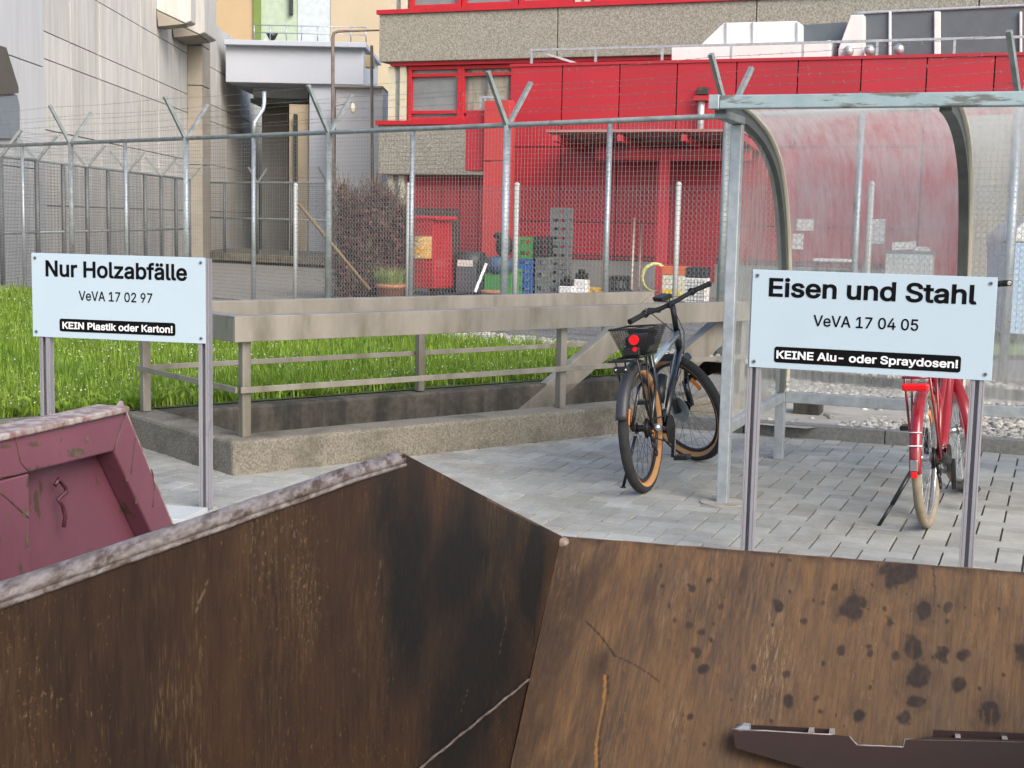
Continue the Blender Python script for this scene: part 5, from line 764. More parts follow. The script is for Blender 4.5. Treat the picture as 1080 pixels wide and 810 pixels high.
for sg in (-1, 1):
    for f in (.3, .62, .95):
        m = MB(); hh = .56 if sg < 0 else .5
        a, b = FP(ts[0], zf + hh * f, sg * .36 * f), FP(ts[-1], zf + hh * f, sg * .36 * f); n = 34; P = []
        for i in range(len(ts) - 1):
            for k in range(5): tt = ts[i] + (ts[i + 1] - ts[i]) * k / 5; P.append(FP(tt, zf + hh * f - .02 * math.sin(math.pi * k / 5), sg * .36 * f))
        P.append(b)
        for i in range(len(P) - 1): m.tri3(P[i], P[i + 1], .0022)
        for i in range(int((ts[-1] - ts[0]) / .12)):
            c = FP(ts[0] + i * .12, 0); f_ = (i * .12) / (ts[-1] - ts[0]) * (len(P) - 1); j = int(f_); c = P[j].lerp(P[j + 1], f_ - j)
            dd = V((rng.normal(), rng.normal(), rng.normal())).normalized() * .018; m.tri3(c - dd, c + dd, .0018)
        part('barbed_wire', m, barb_m, root)
root = thing('fence_plinth', 'low dark concrete plinth under the fence behind the bicycle shelter', 'plinth', FP(5))
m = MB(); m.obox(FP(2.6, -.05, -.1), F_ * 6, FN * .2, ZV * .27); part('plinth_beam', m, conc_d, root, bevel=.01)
# short concrete block behind the shelter
root = thing('concrete_block', 'short mossy concrete block standing behind the left foot of the shelter', 'block', G(848, 436, .08))
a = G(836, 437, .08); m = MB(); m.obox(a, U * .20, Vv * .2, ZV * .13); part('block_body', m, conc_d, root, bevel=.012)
# ------------------------------------------------------------------ lower chain link fence beyond
root = thing('chain_link_fence', 'low chain link fence with round white posts in front of the red building', 'fence', AY(543, 300, 19.5))
LO = AY(543, 300, 19.5); LO.z = 0
def LP(t, z): return LO + F_ * t + ZV * z
lt = [-4.9, -2.2, .0, 2.77, 5.45, 8.2]; zc = AY(543, 195, 19.5).z
wpost = M('pale_fence_post', (.42, .43, .42), rough=.5)
for t in lt:
    m = MB(); m.tube([LP(t, 0), LP(t, zc)], .036, 10); m.sphere(LP(t, zc), .04, 10, 6); part('post', m, wpost, root)
for i in range(len(lt) - 1):
    a, b = lt[i], lt[i + 1]; m = MB(); z0, z1 = .05, zc - .04; stp = .075; n = int((b - a + (z1 - z0)) / stp)
    for sg in (1, -1):
        for k in range(-int((z1 - z0) / stp), int((b - a) / stp) + 1):
            x0 = a + k * stp; x1 = x0 + (z1 - z0)
            ta, tb = max(a, x0), min(b, x1)
            if tb - ta < .02: continue
            za, zb_ = z0 + ta - x0, z0 + tb - x0
            if sg < 0: za, zb_ = z1 + z0 - za, z1 + z0 - zb_
            m.tri3(LP(ta, za), LP(tb, zb_), .0024)
    m.tri3(LP(a, zc - .03), LP(b, zc - .03), .004); part('chain_link', m, wire_m, root)
root = thing('diagonal_brace', 'brown wooden brace pole leaning diagonally beside the hedge', 'pole', AY(390, 304, 20))
m = MB(); m.tube([AY(390, 306, 20), AY(315, 215, 20)], .026, 8); part('pole', m, M('brown_pole', (.20, .15, .09), rough=.8), root)
# ------------------------------------------------------------------ bicycles
def bike_wheel(root, name, hub, Rr, rt, T, tyre_mats, rim_mat, refl=None, disc=True, spn=28, phase=.3, hubm=None):
    m = MB(); n = 56; cx = []
    c = V(hub); rc = Rr - rt
    ring = lambda r, y=0: [T @ (c + V((math.cos(2 * math.pi * i / n) * r, y, math.sin(2 * math.pi * i / n) * r))) for i in range(n)]
    rr_ = rc - rt - .012
    m.tube(ring(rr_), .011, 8, closed=True)
    for i in range(spn):
        a = 2 * math.pi * i / spn; sd = .028 * (1 if i % 2 else -1); off = a + (.35 if (i // 2) % 2 else -.35)
        m.tri3(T @ (c + V((math.cos(off) * .028, sd, math.sin(off) * .028))), T @ (c + V((math.cos(a) * rr_, 0, math.sin(a) * rr_))), .0013)
    m.tube([T @ (c + V((0, -.052, 0))), T @ (c + V((0, .052, 0)))], .020, 12); m.tube([T @ (c + V((0, .026, 0))), T @ (c + V((0, .030, 0)))], .034, 14); m.tube([T @ (c + V((0, -.030, 0))), T @ (c + V((0, -.026, 0)))], .034, 14)
    wo = part(name, m, rim_mat, root, local=True)
    m = MB(); k_ = 14
    vs = []
    for i in range(n * 2):
        a = math.pi * i / n
        for k in range(k_):
            b = 2 * math.pi * k / k_; lug = .0022 if (i % 2 == 0 and math.cos(b) > .35) else 0
            r = rc + math.cos(b) * (rt + lug); vs.append(T @ (c + V((math.cos(a) * r, math.sin(b) * rt, math.sin(a) * r))))
    fs = []; mi = []
    for i in range(n * 2):
        j = (i + 1) % (n * 2)
        for k in range(k_):
            m.f.append((i * k_ + k, j * k_ + k, j * k_ + (k + 1) % k_, i * k_ + (k + 1) % k_)); m.sm.append(True)
            mid = 2 * math.pi * (k + .5) / k_; m.mi.append(0 if math.cos(mid) > -.05 else 1)
    m.v = vs; part('tyre', m, tyre_mats, wo, local=True)
    if refl:
        for a in refl:
            m = MB(); r0 = rr_ - .085; dirv = V((math.cos(a), 0, math.sin(a))); tv = V((-math.sin(a), 0, math.cos(a)))
            pa = c + dirv * (r0 + .02) - tv * .045; 
            m.obox(T @ (pa - V((0, .006, 0))), T.to_3x3() @ (tv * .09), T.to_3x3() @ V((0, .012, 0)), T.to_3x3() @ (dirv * .028)); part('reflector', m, refl_o, wo, bevel=.003, local=True)
    return wo
def local_bar(m, a, b, r, T=Matrix.Identity(4), n=10, r2=None): m.tube([T @ V(a), T @ V(b)], [r, r2 or r], n)
def saddle(root, c, mat):
    m = MB(); n = 9; rows = []; L_ = .27
    for i in range(n):
        f = i / (n - 1); x = c[0] - .13 + L_ * f; w_ = .078 * (1 - f) ** .75 * (1 if f > .08 else .85) + .018; zz = c[2] + .012 * math.cos(f * 3) + .006
        for k in range(8):
            a = 2 * math.pi * k / 8; rows.append(V((x, math.cos(a) * w_, zz + math.sin(a) * (.024 if math.sin(a) > 0 else .03))))
    fs = [(i * 8 + k, (i + 1) * 8 + k, (i + 1) * 8 + (k + 1) % 8, i * 8 + (k + 1) % 8) for i in range(n - 1) for k in range(8)] + [tuple(range(8)), tuple((n - 1) * 8 + k for k in reversed(range(8)))]
    m.add(rows, fs, True); s = part('saddle', m, mat, root, local=True)
    m = MB(); local_bar(m, (c[0] - .08, .02, c[2] - .03), (c[0] + .08, .02, c[2] - .03), .004); local_bar(m, (c[0] - .08, -.02, c[2] - .03), (c[0] + .08, -.02, c[2] - .03), .004); part('saddle_rails', m, chrome, s, local=True)
def fender(root, hub, r, w_, a0, a1, mat, T=Matrix.Identity(4), name='fender'):
    m = MB(); n = 26; rows = []
    sec = [(-w_, -.016), (-w_ * .8, -.002), (-w_ * .3, .006), (w_ * .3, .006), (w_ * .8, -.002), (w_, -.016)]
    for sft in (0, -.003):
        for i in range(n + 1):
            a = a0 + (a1 - a0) * i / n
            for y, dr in sec: rows.append(T @ V((hub[0] + math.cos(a) * (r + dr + sft), y, hub[2] + math.sin(a) * (r + dr + sft))))
    fs = []
    N_ = (n + 1) * 6
    for i in range(n):
        for k in range(5): fs.append((i * 6 + k, i * 6 + k + 1, i * 6 + 7 + k, i * 6 + 6 + k)); fs.append((N_ + i * 6 + k, N_ + i * 6 + 6 + k, N_ + i * 6 + 7 + k, N_ + i * 6 + k + 1))
    for i in range(n):
        for k in (0, 5): fs.append((i * 6 + k, i * 6 + 6 + k, N_ + i * 6 + 6 + k, N_ + i * 6 + k))
    for i in (0, n):
        for k in range(5): fs.append((i * 6 + k, i * 6 + k + 1, N_ + i * 6 + k + 1, N_ + i * 6 + k))
    m.add(rows, fs, True); return part(name, m, mat, root, local=True)
def drive(root, BB, H0, ang, pedal_mat, guard=None, ring=.085, pq=.055):
    m = MB(); m.tube([V(BB) + V((0, -.045, 0)), V(BB) + V((0, -.05, 0))], ring, 28, smooth=False); ck = part('chainring', m, blk, root, local=True)
    if guard:
        m = MB(); m.tube([V(BB) + V((0, -.055, 0)), V(BB) + V((0, -.062, 0))], ring * 1.12, 28); 
        part('chain_guard', m, guard, ck, local=True)
    for sg in (1, -1):
        a = ang if sg > 0 else ang + math.pi; d = V((math.cos(a), 0, math.sin(a))); m = MB(); y = .068 * sg
        c = V(BB); m.bar(c + V((0, y, 0)), c + V((0, y, 0)) + d * .17, .014, .026, up=(0, 1, 0)); cr = part('crank', m, blk_g, root, bevel=.003, local=True)
        pc_ = c + d * .17 + V((0, y + pq * sg, 0)); m = MB(); m.box(pc_, (.095, .085, .026)); m.box(pc_ + V((0, 0, .0)), (.06, .095, .014)); part('pedal', m, pedal_mat, cr, bevel=.004, local=True)
    m = MB(); ch = []
    for i in range(17): a = math.pi / 2 - math.pi * i / 16; ch.append(V((BB[0] + math.cos(a) * ring, -.048, BB[2] + math.sin(a) * ring)))
    for i in range(9): a = -math.pi / 2 - math.pi * i / 8; ch.append(V((H0[0] + math.cos(a) * .045, -.044, H0[2] + math.sin(a) * .045)))
    m.tube(ch, .0045, 5, closed=True); part('chain', m, blk, root, local=True)
    m = MB()
    for k, rr in enumerate((.058, .05, .043, .036, .03)): m.tube([V(H0) + V((0, -.030 - k * .005, 0)), V(H0) + V((0, -.033 - k * .005, 0))], rr, 20)
    part('cassette', m, blk, root, local=True)
    m = MB(); local_bar(m, (H0[0] + .01, -.055, H0[2] - .03), (H0[0] + .03, -.055, H0[2] - .09), .013); m.tube([V((H0[0] + .03, -.060, H0[2] - .095)), V((H0[0] + .03, -.050, H0[2] - .095))], .022, 12); local_bar(m, (H0[0] + .03, -.055, H0[2] - .09), (H0[0] + .075, -.055, H0[2] - .145), .009); m.tube([V((H0[0] + .075, -.060, H0[2] - .15)), V((H0[0] + .075, -.05, H0[2] - .15))], .022, 12); part('derailleur', m, blk, root, local=True)
I4 = Matrix.Identity(4)
def bmat(contact, heading, lean):
    h = math.atan2(heading.y, heading.x); return Matrix.Translation(contact) @ Matrix.Rotation(h, 4, 'Z') @ Matrix.Rotation(-lean, 4, 'X')
# --- black trekking bicycle, rear wheel towards us, handlebar turned left
bc = G(681, 519); bc = V((bc.x, bc.y, 0.0)); Mx = bmat(bc, Vv, R(6))
bk = thing('black_bicycle', 'black trekking bicycle with tan tyre walls and rear wire basket, parked outside the shelter', 'bicycle', bc, M4=Mx)
RW = .362; H0, H1, BB = V((0, 0, RW)), V((1.09, 0, RW)), V((.43, 0, .30)); ST, HT, HB = V((.28, 0, .74)), V((.875, 0, .86)), V((.925, 0, .71))
ax = (HT - HB).normalized(); TS = Matrix.Translation(HB) @ Matrix.Rotation(R(58), 4, ax) @ Matrix.Translation(-HB)
bike_wheel(bk, 'rear_wheel', H0, RW, .029, I4, [rubber, tan_m], blk, refl=(2.75, -.3))
bike_wheel(bk, 'front_wheel', H1, RW, .029, TS, [rubber, tan_m], blk, refl=(2.55,))
m = MB(); local_bar(m, BB, HB + ax * .03, .024, r2=.026); local_bar(m, BB - V((0, .045, 0)), BB + V((0, .045, 0)), .026)
local_bar(m, HB, HT, .024); local_bar(m, BB, ST + (ST - BB).normalized() * .03, .018)
for y in (.055, -.055):
    m.tube([V((0, y, RW)), V((.2, y, RW - .02)), V((.36, y * .8, .31)), BB], .011, 8); m.tube([V((0, y, RW)), V((.17, y * .9, .58)), ST - V((-.01, 0, .06))], .010, 8)
fr = part('frame', m, blk_g, bk, local=True)
m = MB(); o_n = V((-.017, .006, .0195)); m.bar(BB.lerp(HB, .22) + o_n, BB.lerp(HB, .98) + o_n, .022, .007, up=(-.6, 0, .8)); part('down_tube_highlight', m, M('lit_tube_cream', (.62, .60, .54), rough=.25, metal=.2), fr, local=True)  # pale bar paints the lit upper side of the down tube
m = MB(); local_bar(m, ST - V((-.02, 0, .04)), HT - ax * .03, .021); part('top_tube', m, silver_b, fr, local=True)
m = MB(); m.bar(BB + V((-.01, .0, .16)).lerp(V((0, 0, .16)), .5) + V((-.04, .019, 0)), ST + V((.012, .019, -.08)), .004, .022, up=(0, 1, 0)); part('seat_tube_highlight', m, M('lit_edge_cream', (.62, .60, .52), rough=.3), fr, local=True)  # pale strip paints the lit edge of the seat tube
m = MB(); local_bar(m, ST, (.25, 0, .86), .0145); part('seat_post', m, blk, bk, local=True)
saddle(bk, (.235, 0, .885), blk)
m = MB(); cr_ = HB - ax * .05; m.tube([TS @ (cr_ + V((0, -.07, 0))), TS @ (cr_ + V((0, .07, 0)))], .022, 10)
for y in (.064, -.064): local_bar(m, cr_ + V((0, y, .02)), (1.06, y, .50), .0165, TS); local_bar(m, (1.06, y, .52), (1.09, y, RW - .01), .021, TS)
m.tube([TS @ V((1.09, -.07, RW)), TS @ V((1.09, .07, RW))], .012, 8); fk = part('fork', m, blk_g, bk, local=True)
m = MB(); m.tube([TS @ V((1.09, .034, RW)), TS @ V((1.09, .037, RW))], .085, 26); part('brake_disc', m, galv_d, fk, local=True)
m = MB(); bcn = HT + ax * .17 + V((.045, 0, .0)); local_bar(m, HT, HT + ax * .16, .018, TS); local_bar(m, HT + ax * .155, bcn, .017, TS); stem = part('stem', m, blk, bk, local=True)
m = MB(); hb = [bcn + V((-.035, -.345, .012)), bcn + V((-.02, -.22, .015)), bcn + V((0, -.05, 0)), bcn + V((0, .05, 0)), bcn + V((-.02, .22, .015)), bcn + V((-.035, .345, .012))]
m.tube([TS @ p for p in hb], .0145, 10); bar_ = part('handlebar', m, blk, bk, local=True)
for sg in (0, 1):
    a, b = (hb[0], hb[1]) if sg == 0 else (hb[5], hb[4]); m = MB(); m.tube([TS @ a, TS @ a.lerp(b, .08), TS @ a.lerp(b, .9), TS @ a.lerp(b, 1.)], [.019, .0175, .016, .018], 12); part('grip', m, rubber, bar_, local=True)
    m = MB(); c = a.lerp(b, 1.15); m.tube([TS @ (c + V((.01, 0, -.005))), TS @ (c + V((.05, .01 * (1 if sg else -1), -.012))), TS @ (a.lerp(b, .45) + V((.075, 0, -.02)))], [.012, .008, .006], 8); m.tube([TS @ (c + V((-.012, 0, -.014))), TS @ (c + V((.012, 0, .012)))], .02, 10); part('brake_lever', m, blk, bar_, local=True)
m = MB(); q = bcn + V((.02, .0, .03)); m.obox(TS @ (q - V((.035, .05, .0))), TS.to_3x3() @ V((.09, 0, .02)), TS.to_3x3() @ V((0, .085, 0)), TS.to_3x3() @ V((0, 0, .028))); part('light_bracket', m, blk, bar_, bevel=.006, local=True)
m = MB(); local_bar(m, bcn + V((.03, .05, -.01)), bcn + V((.03, .13, .02)), .016, TS); part('bell', m, blk, bar_, local=True)
for (y0, z1) in ((.10, .1), (-.1, .12)):
    m = MB(); m.tube([TS @ (bcn + V((.03, y0 * 2, 0))), TS @ (bcn + V((.09, y0, .03))), HT + V((.07, y0 * .3, -.02)), HB + V((.0, y0 * .2, -.05)), BB + V((.1, 0, .08))], .003, 6); part('cable', m, blk, bar_, local=True)
fender(bk, H0, RW + .018, .034, R(62), R(166), M('dark_grey_fender', (.035, .037, .042), rough=.45), name='rear_fender')
rk = MB(); zr = RW * 2 + .045
for y in (-.055, 0, .055): local_bar(rk, (-.26, y, zr), (.14, y, zr), .0055)
for x in (-.26, -.1, .06): local_bar(rk, (x, -.058, zr), (x, .058, zr), .0055)
for y in (-.062, .062): local_bar(rk, (-.02, y, zr), (.0, y, RW + .01), .0055); local_bar(rk, (-.2, y, zr), (.0, y, RW + .01), .0055); local_bar(rk, (.13, y * .6, zr), (.2, y * .5, .66), .005)
rk.box((-.27, 0, zr - .006), (.03, .15, .014)); rack = part('rear_rack', rk, blk, bk, local=True)
m = MB(); m.box((-.29, .0, zr - .05), (.025, .085, .035)); part('rear_light', m, blk, rack, bevel=.006, local=True)
m = MB()
for y in (-.028, .028): m.sphere((-.305, y, zr - .05), .007, 8, 6)
part('light_rivet', m, chrome, rack, local=True)
# tapered wire basket on the rack
m = MB(); zb0, zb1 = zr + .012, zr + .165; bx0, bx1 = -.25, .07
lo = [(bx0 + .05, -.105), (bx1 - .03, -.105), (bx1 - .03, .015), (bx0 + .05, .015)]; hi_ = [(bx0 - .02, -.165), (bx1, -.165), (bx1, .062), (bx0 - .02, .062)]
def bp(side, f, g): 
    a0, a1 = V((*lo[side], zb0)), V((*lo[(side + 1) % 4], zb0)); b0_, b1_ = V((*hi_[side], zb1)), V((*hi_[(side + 1) % 4], zb1)); return a0.lerp(a1, f).lerp(b0_.lerp(b1_, f), g)
for sd2 in range(4):
    m.tube([bp(sd2, 0, 1), bp(sd2, 1, 1)], .006, 6); m.tube([bp(sd2, 0, 0), bp(sd2, 1, 0)], .005, 6)
    nn = 22 if sd2 in (0, 2) else 15
    for k in range(nn + 1): m.tri3(bp(sd2, k / nn, 0), bp(sd2, k / nn, 1), .0013)
    for k in range(1, 14): m.tri3(bp(sd2, 0, k / 14), bp(sd2, 1, k / 14), .0012)
for k in range(12): f = k / 11; m.tri3(V((lo[0][0] + (lo[1][0] - lo[0][0]) * f, -.105, zb0)), V((lo[0][0] + (lo[1][0] - lo[0][0]) * f, .015, zb0)), .0015)
bsk = part('wire_basket', m, blk, bk, local=True)
m = MB(); m.obox((bx0 + .09, -.125, zb0 + .01), (.13, 0, .01), (0, .14, 0), (0, 0, .10)); part('dark_pouch', m, M('dark_cloth', (.02, .02, .022), rough=.9), bsk, bevel=.02, local=True)
m = MB(); p = bp(3, .62, .62); m.tube([p + V((-.004, 0, 0)), p + V((-.022, 0, -.002))], .027, 18); part('round_reflector', m, refl_r, bsk, local=True)
m = MB(); p = bp(3, .62, .27); m.tube([p + V((-.002, 0, 0)), p + V((-.016, 0, 0))], .013, 14); part('small_red_light', m, refl_r, bsk, local=True)
m = MB(); p = bp(3, .5, .12); m.box(p + V((-.01, 0, .01)), (.03, .09, .05)); part('clamp', m, blk, bsk, bevel=.008, local=True)
drive(bk, BB, H0, R(70), blk)
m = MB(); local_bar(m, (.07, .06, .31), (.06, .15, .02), .009); m.sphere((.06, .15, .014), .018, 8, 6, (1.4, 1, .7)); part('kickstand', m, blk, bk, local=True)
m = MB(); m.tube([V((.02, -.07, RW)), V((.02, -.105, RW))], .022, 12); part('axle_nut', m, chrome, bk, local=True)
m = MB(); local_bar(m, BB + V((.06, .03, .16)), BB + V((.16, .03, .3)), .034); part('motor_bottle', m, blk, bk, local=True)
# --- red city bicycle
rc_ = G(979, 556); rc_ = V((rc_.x, rc_.y, 0)); hd = V((.42, .907, 0)).normalized(); Mr = bmat(rc_, hd, R(4.5))
rb_ = thing('red_bicycle', 'red step-through city bicycle on its kickstand, half hidden by the Eisen und Stahl sign', 'bicycle', rc_, M4=Mr)
RW2 = .355; H0, H1, BB = V((0, 0, RW2)), V((1.11, 0, RW2)), V((.46, 0, .285)); ST, HT, HB = V((.27, 0, .80)), V((.90, 0, .96)), V((.945, 0, .80))
ax = (HT - HB).normalized(); TS = Matrix.Translation(HB) @ Matrix.Rotation(R(24), 4, ax) @ Matrix.Translation(-HB)
bike_wheel(rb_, 'rear_wheel', H0, RW2, .023, I4, [tyre_g, tyre_g], chrome, refl=(.9,)); bike_wheel(rb_, 'front_wheel', H1, RW2, .023, TS, [tyre_g, tyre_g], chrome, refl=(-2.4, .8))
m = MB(); m.tube([HB + ax * .02, V((.86, 0, .66)), V((.74, 0, .50)), V((.60, 0, .37)), BB], [.031, .032, .032, .03, .028], 12); local_bar(m, HB, HT, .026); local_bar(m, BB, ST + V((-.01, 0, .05)), .018); local_bar(m, BB - V((0, .045, 0)), BB + V((0, .045, 0)), .028)
m.tube([HT - ax * .04, V((.72, 0, .72)), V((.52, 0, .56)), V((.385, 0, .5))], [.017] * 4, 10)
for y in (.058, -.058): m.tube([V((0, y, RW2)), V((.25, y, .325)), BB], .011, 8); m.tube([V((0, y, RW2)), V((.16, y * .9, .62)), ST - V((-.01, 0, .05))], .011, 8)
part('frame', m, redb_m, rb_, local=True)
m = MB(); local_bar(m, ST, (.245, 0, .93), .0145); part('seat_post', m, chrome, rb_, local=True); saddle(rb_, (.235, 0, .96), blk)
m = MB(); cr_ = HB - ax * .03
for y in (.055, -.055): m.tube([TS @ (cr_ + V((0, y * .5, .01))), TS @ (cr_ + V((.02, y, -.06))), TS @ V((1.07, y, .5)), TS @ V((1.11, y, RW2))], [.016, .016, .013, .011], 8)
part('fork', m, redb_m, rb_, local=True)
m = MB(); bcn = HT + ax * .16 + V((.02, 0, 0)); local_bar(m, HT, HT + ax * .15, .014, TS); local_bar(m, HT + ax * .14, bcn, .015, TS); part('stem', m, chrome, rb_, local=True)
m = MB(); hb = [bcn + V((-.20, -.30, .05)), bcn + V((-.08, -.27, .05)), bcn + V((0, -.12, .03)), bcn, bcn + V((0, .12, .03)), bcn + V((-.08, .27, .05)), bcn + V((-.20, .30, .05))]
m.tube([TS @ p for p in hb], .012, 10); bar_ = part('handlebar', m, chrome, rb_, local=True)
for a, b in ((hb[0], hb[1]), (hb[6], hb[5])): m = MB(); m.tube([TS @ a, TS @ a.lerp(b, .9)], .018, 10); part('grip', m, blk, bar_, local=True)
fn = fender(rb_, H0, RW2 + .018, .029, R(55), R(184), redb_m, name='rear_fender')
m = MB(); a_ = R(163); p = V((math.cos(a_) * (RW2 + .029), 0, RW2 + math.sin(a_) * (RW2 + .029))); 
m.tube([p + V((.004, -.035, 0)), p + V((-.002, -.018, 0)), p + V((-.002, .018, 0)), p + V((.004, .035, 0))], .0035, 6); a_ = R(153); p = V((math.cos(a_) * (RW2 + .029), 0, RW2 + math.sin(a_) * (RW2 + .029))); m.tube([p + V((.004, -.03, 0)), p + V((0, .0, 0)), p + V((.004, .03, 0))], .0025, 6); part('white_band', m, white_v, fn, local=True)
m = MB(); p = V((-RW2 - .036, 0, RW2 + .02)); m.box(p, (.018, .036, .055)); part('reflector_mount', m, chrome, fn, bevel=.004, local=True)
m = MB(); m.box(p + V((-.008, 0, -.045)), (.016, .03, .03)); part('fender_reflector', m, refl_r, fn, bevel=.004, local=True)
fender(rb_, H1, RW2 + .02, .033, R(10), R(205), redb_m, TS, name='front_fender')
rk = MB(); zr = RW2 * 2 + .08
for y in (-.06, .06): local_bar(rk, (-.28, y, zr), (.18, y, zr), .007); local_bar(rk, (-.24, y, zr), (.0, y * 1.15, RW2), .0065); local_bar(rk, (-.02, y, zr), (.0, y * 1.15, RW2), .006)
for x in (-.28, -.12, .05, .18): local_bar(rk, (x, -.06, zr), (x, .06, zr), .007)
rack = part('rear_rack', rk, redb_m, rb_, local=True)
m = MB(); m.box((-.30, 0, zr - .045), (.035, .125, .036)); part('rear_light', m, refl_r, rack, bevel=.01, local=True)
drive(rb_, BB, H0, R(96), blk, ring=.075, pq=.085)
m = MB(); local_bar(m, (.02, .07, .30), (-.07, .165, .125), .012); local_bar(m, (-.07, .165, .125), (-.11, .235, .008), .009); m.sphere((-.11, .235, .006), .017, 8, 6, (1.5, 1.2, .6)); part('kickstand', m, blk, rb_, local=True)
m = MB(); local_bar(m, (.3, -.055, .30), (.02, -.055, .37), .03); part('chain_case', m, blk, rb_, local=True)
# ------------------------------------------------------------------ grass and clover blossoms
def zone(p):
    if pip(p, lp) is False: return False
    r = p - C0; return r.dot(Q_) > WQ + .05
def lawn_pts(n, near):
    out = []
    xs = [q.x for q in lp]; ys = [q.y for q in lp]
    while len(out) < n:
        Y = 8 + (24 - 8) * rng.random() ** near; X = rng.uniform(-13, 5.5)
        if abs(X) > .44 * Y and rng.random() > .45 or abs(X) > .75 * Y: continue
        p = V((X, Y, 0))
        if zone(p): out.append(p)
    return out
pts = lawn_pts(66000, 1.7); n = len(pts); P = np.array([tuple(p) for p in pts]); P[:, 2] = lz
den = np.array([.5 + .5 * math.sin(p.x * 2.1 + math.sin(p.y * 1.3) * 2) * math.sin(p.y * 1.7) for p in pts])
h = rng.uniform(.05, .14, n) * (.65 + .55 * den); a = rng.uniform(0, 6.28, n); wd = rng.uniform(.0035, .0075, n)
side = np.stack([np.cos(a), np.sin(a), 0 * a], 1); bend = np.stack([-np.sin(a), np.cos(a), 0 * a], 1) * (h * rng.uniform(.1, .6, n))[:, None]
up = np.stack([0 * a, 0 * a, h], 1)
v0, v1 = P - side * wd[:, None], P + side * wd[:, None]; mid = P + up * .6 + bend * .35
v2, v3 = mid + side * (wd * .8)[:, None], mid - side * (wd * .8)[:, None]; v4 = P + up + bend
VSg = np.stack([v0, v1, v2, v3, v4], 1).reshape(-1, 3); b = np.arange(n)[:, None] * 5
FSg = np.concatenate([b + np.array([[0, 1, 2]]), b + np.array([[0, 2, 3]]), b + np.array([[3, 2, 4]])])
grass_m = M('meadow_grass', (.12, .215, .018), (.26, .39, .045), s=2.6, rough=.6, isl=.45, c3=(.24, .30, .045), s3=2.5, lo3=.5, hi3=.75)
pb = grass_m.node_tree.nodes['Principled BSDF']; pb.inputs['Subsurface Weight'].default_value = 0
tr_ = grass_m.node_tree.nodes.new('ShaderNodeBsdfTranslucent'); tr_.inputs[0].default_value = (.33, .48, .045, 1); mxs = grass_m.node_tree.nodes.new('ShaderNodeMixShader'); mxs.inputs[0].default_value = .4
gl_ = grass_m.node_tree.links; gl_.new(pb.outputs[0], mxs.inputs[1]); gl_.new(tr_.outputs[0], mxs.inputs[2]); gl_.new(mxs.outputs[0], grass_m.node_tree.nodes['Material Output'].inputs[0])
tal = lawn_pts(1500, 1.5)
tv, tf = [], []
for p in tal:
    q = V((p.x, p.y, lz)); a_ = rng.uniform(0, 6.28); h_ = rng.uniform(.16, .30); s_ = V((math.cos(a_), math.sin(a_), 0)) * .0022; bd_ = V((-math.sin(a_), math.cos(a_), 0)) * h_ * rng.uniform(.05, .4); b_ = len(VSg) + len(tv)
    tv += [q - s_, q + s_, q + ZV * h_ * .8 + bd_ * .6 + s_, q + ZV * h_ + bd_, q + ZV * h_ * .8 + bd_ * .6 - s_ * 2.2]; tf += [(b_, b_ + 1, b_ + 2), (b_, b_ + 2, b_ + 4), (b_ + 4, b_ + 2, b_ + 3)]
VSg = np.concatenate([VSg, np.array([tuple(q) for q in tv])]); FSg = np.concatenate([FSg, np.array(tf)])
tag(raw('grass', VSg, FSg, grass_m), 'fresh green unmown grass filling the lawn', 'grass', kind='stuff')
pts = [p for p in lawn_pts(4600, 1.5) if (math.sin(p.x * 1.9 + 1) + math.sin(p.y * 1.4 + p.x) + rng.normal(0, .7)) > -.2]
VS, FS = [], []
for p in pts:
    z = lz + rng.uniform(.06, .13); r_ = rng.uniform(.004, .0085); t = rng.uniform(0, 6.28); tx, ty = rng.normal(0, .35), rng.normal(0, .35); b = len(VS)
    for k in range(6):
        a = t + k * 1.047; VS.append((p.x + r_ * math.cos(a), p.y + r_ * math.sin(a), z + r_ * (tx * math.cos(a) + ty * math.sin(a))))
    VS.append((p.x, p.y, z + r_ * .7)); VS.append((p.x, p.y, z - r_ * .5))
    for k in range(6): FS.append((b + k, b + (k + 1) % 6, b + 6)); FS.append((b + (k + 1) % 6, b + k, b + 7))
tag(raw('lawn_flowers', VS, np.array(FS), M('white_blossom', (.66, .68, .58), (.58, .62, .42), rough=.8)), 'small white blossoms scattered through the lawn', 'flowers', kind='stuff')
# a few coarse weeds along the kerb
wv, wf = [], []
for k in range(420):
    s = rng.uniform(-3.5, WL); q = WQ + rng.uniform(.02, .5); c = W(s, q, lz); t = rng.uniform(0, 6.28)
    for j in range(5):
        a = t + j * 1.25 + rng.normal(0, .3); L_ = rng.uniform(.05, .11); d = V((math.cos(a), math.sin(a), 0)); s_ = V((-d.y, d.x, 0)) * L_ * .16; b = len(wv)
        wv += [tuple(c), tuple(c + d * L_ * .5 + s_ + ZV * L_ * .7), tuple(c + d * L_ + ZV * L_ * .9), tuple(c + d * L_ * .5 - s_ + ZV * L_ * .7)]; wf.append((b, b + 1, b + 2, b + 3))
tag(raw('lawn_weeds', wv, np.array(wf), grass_m), 'broad leaved weeds along the edge of the lawn', 'weeds', kind='stuff')
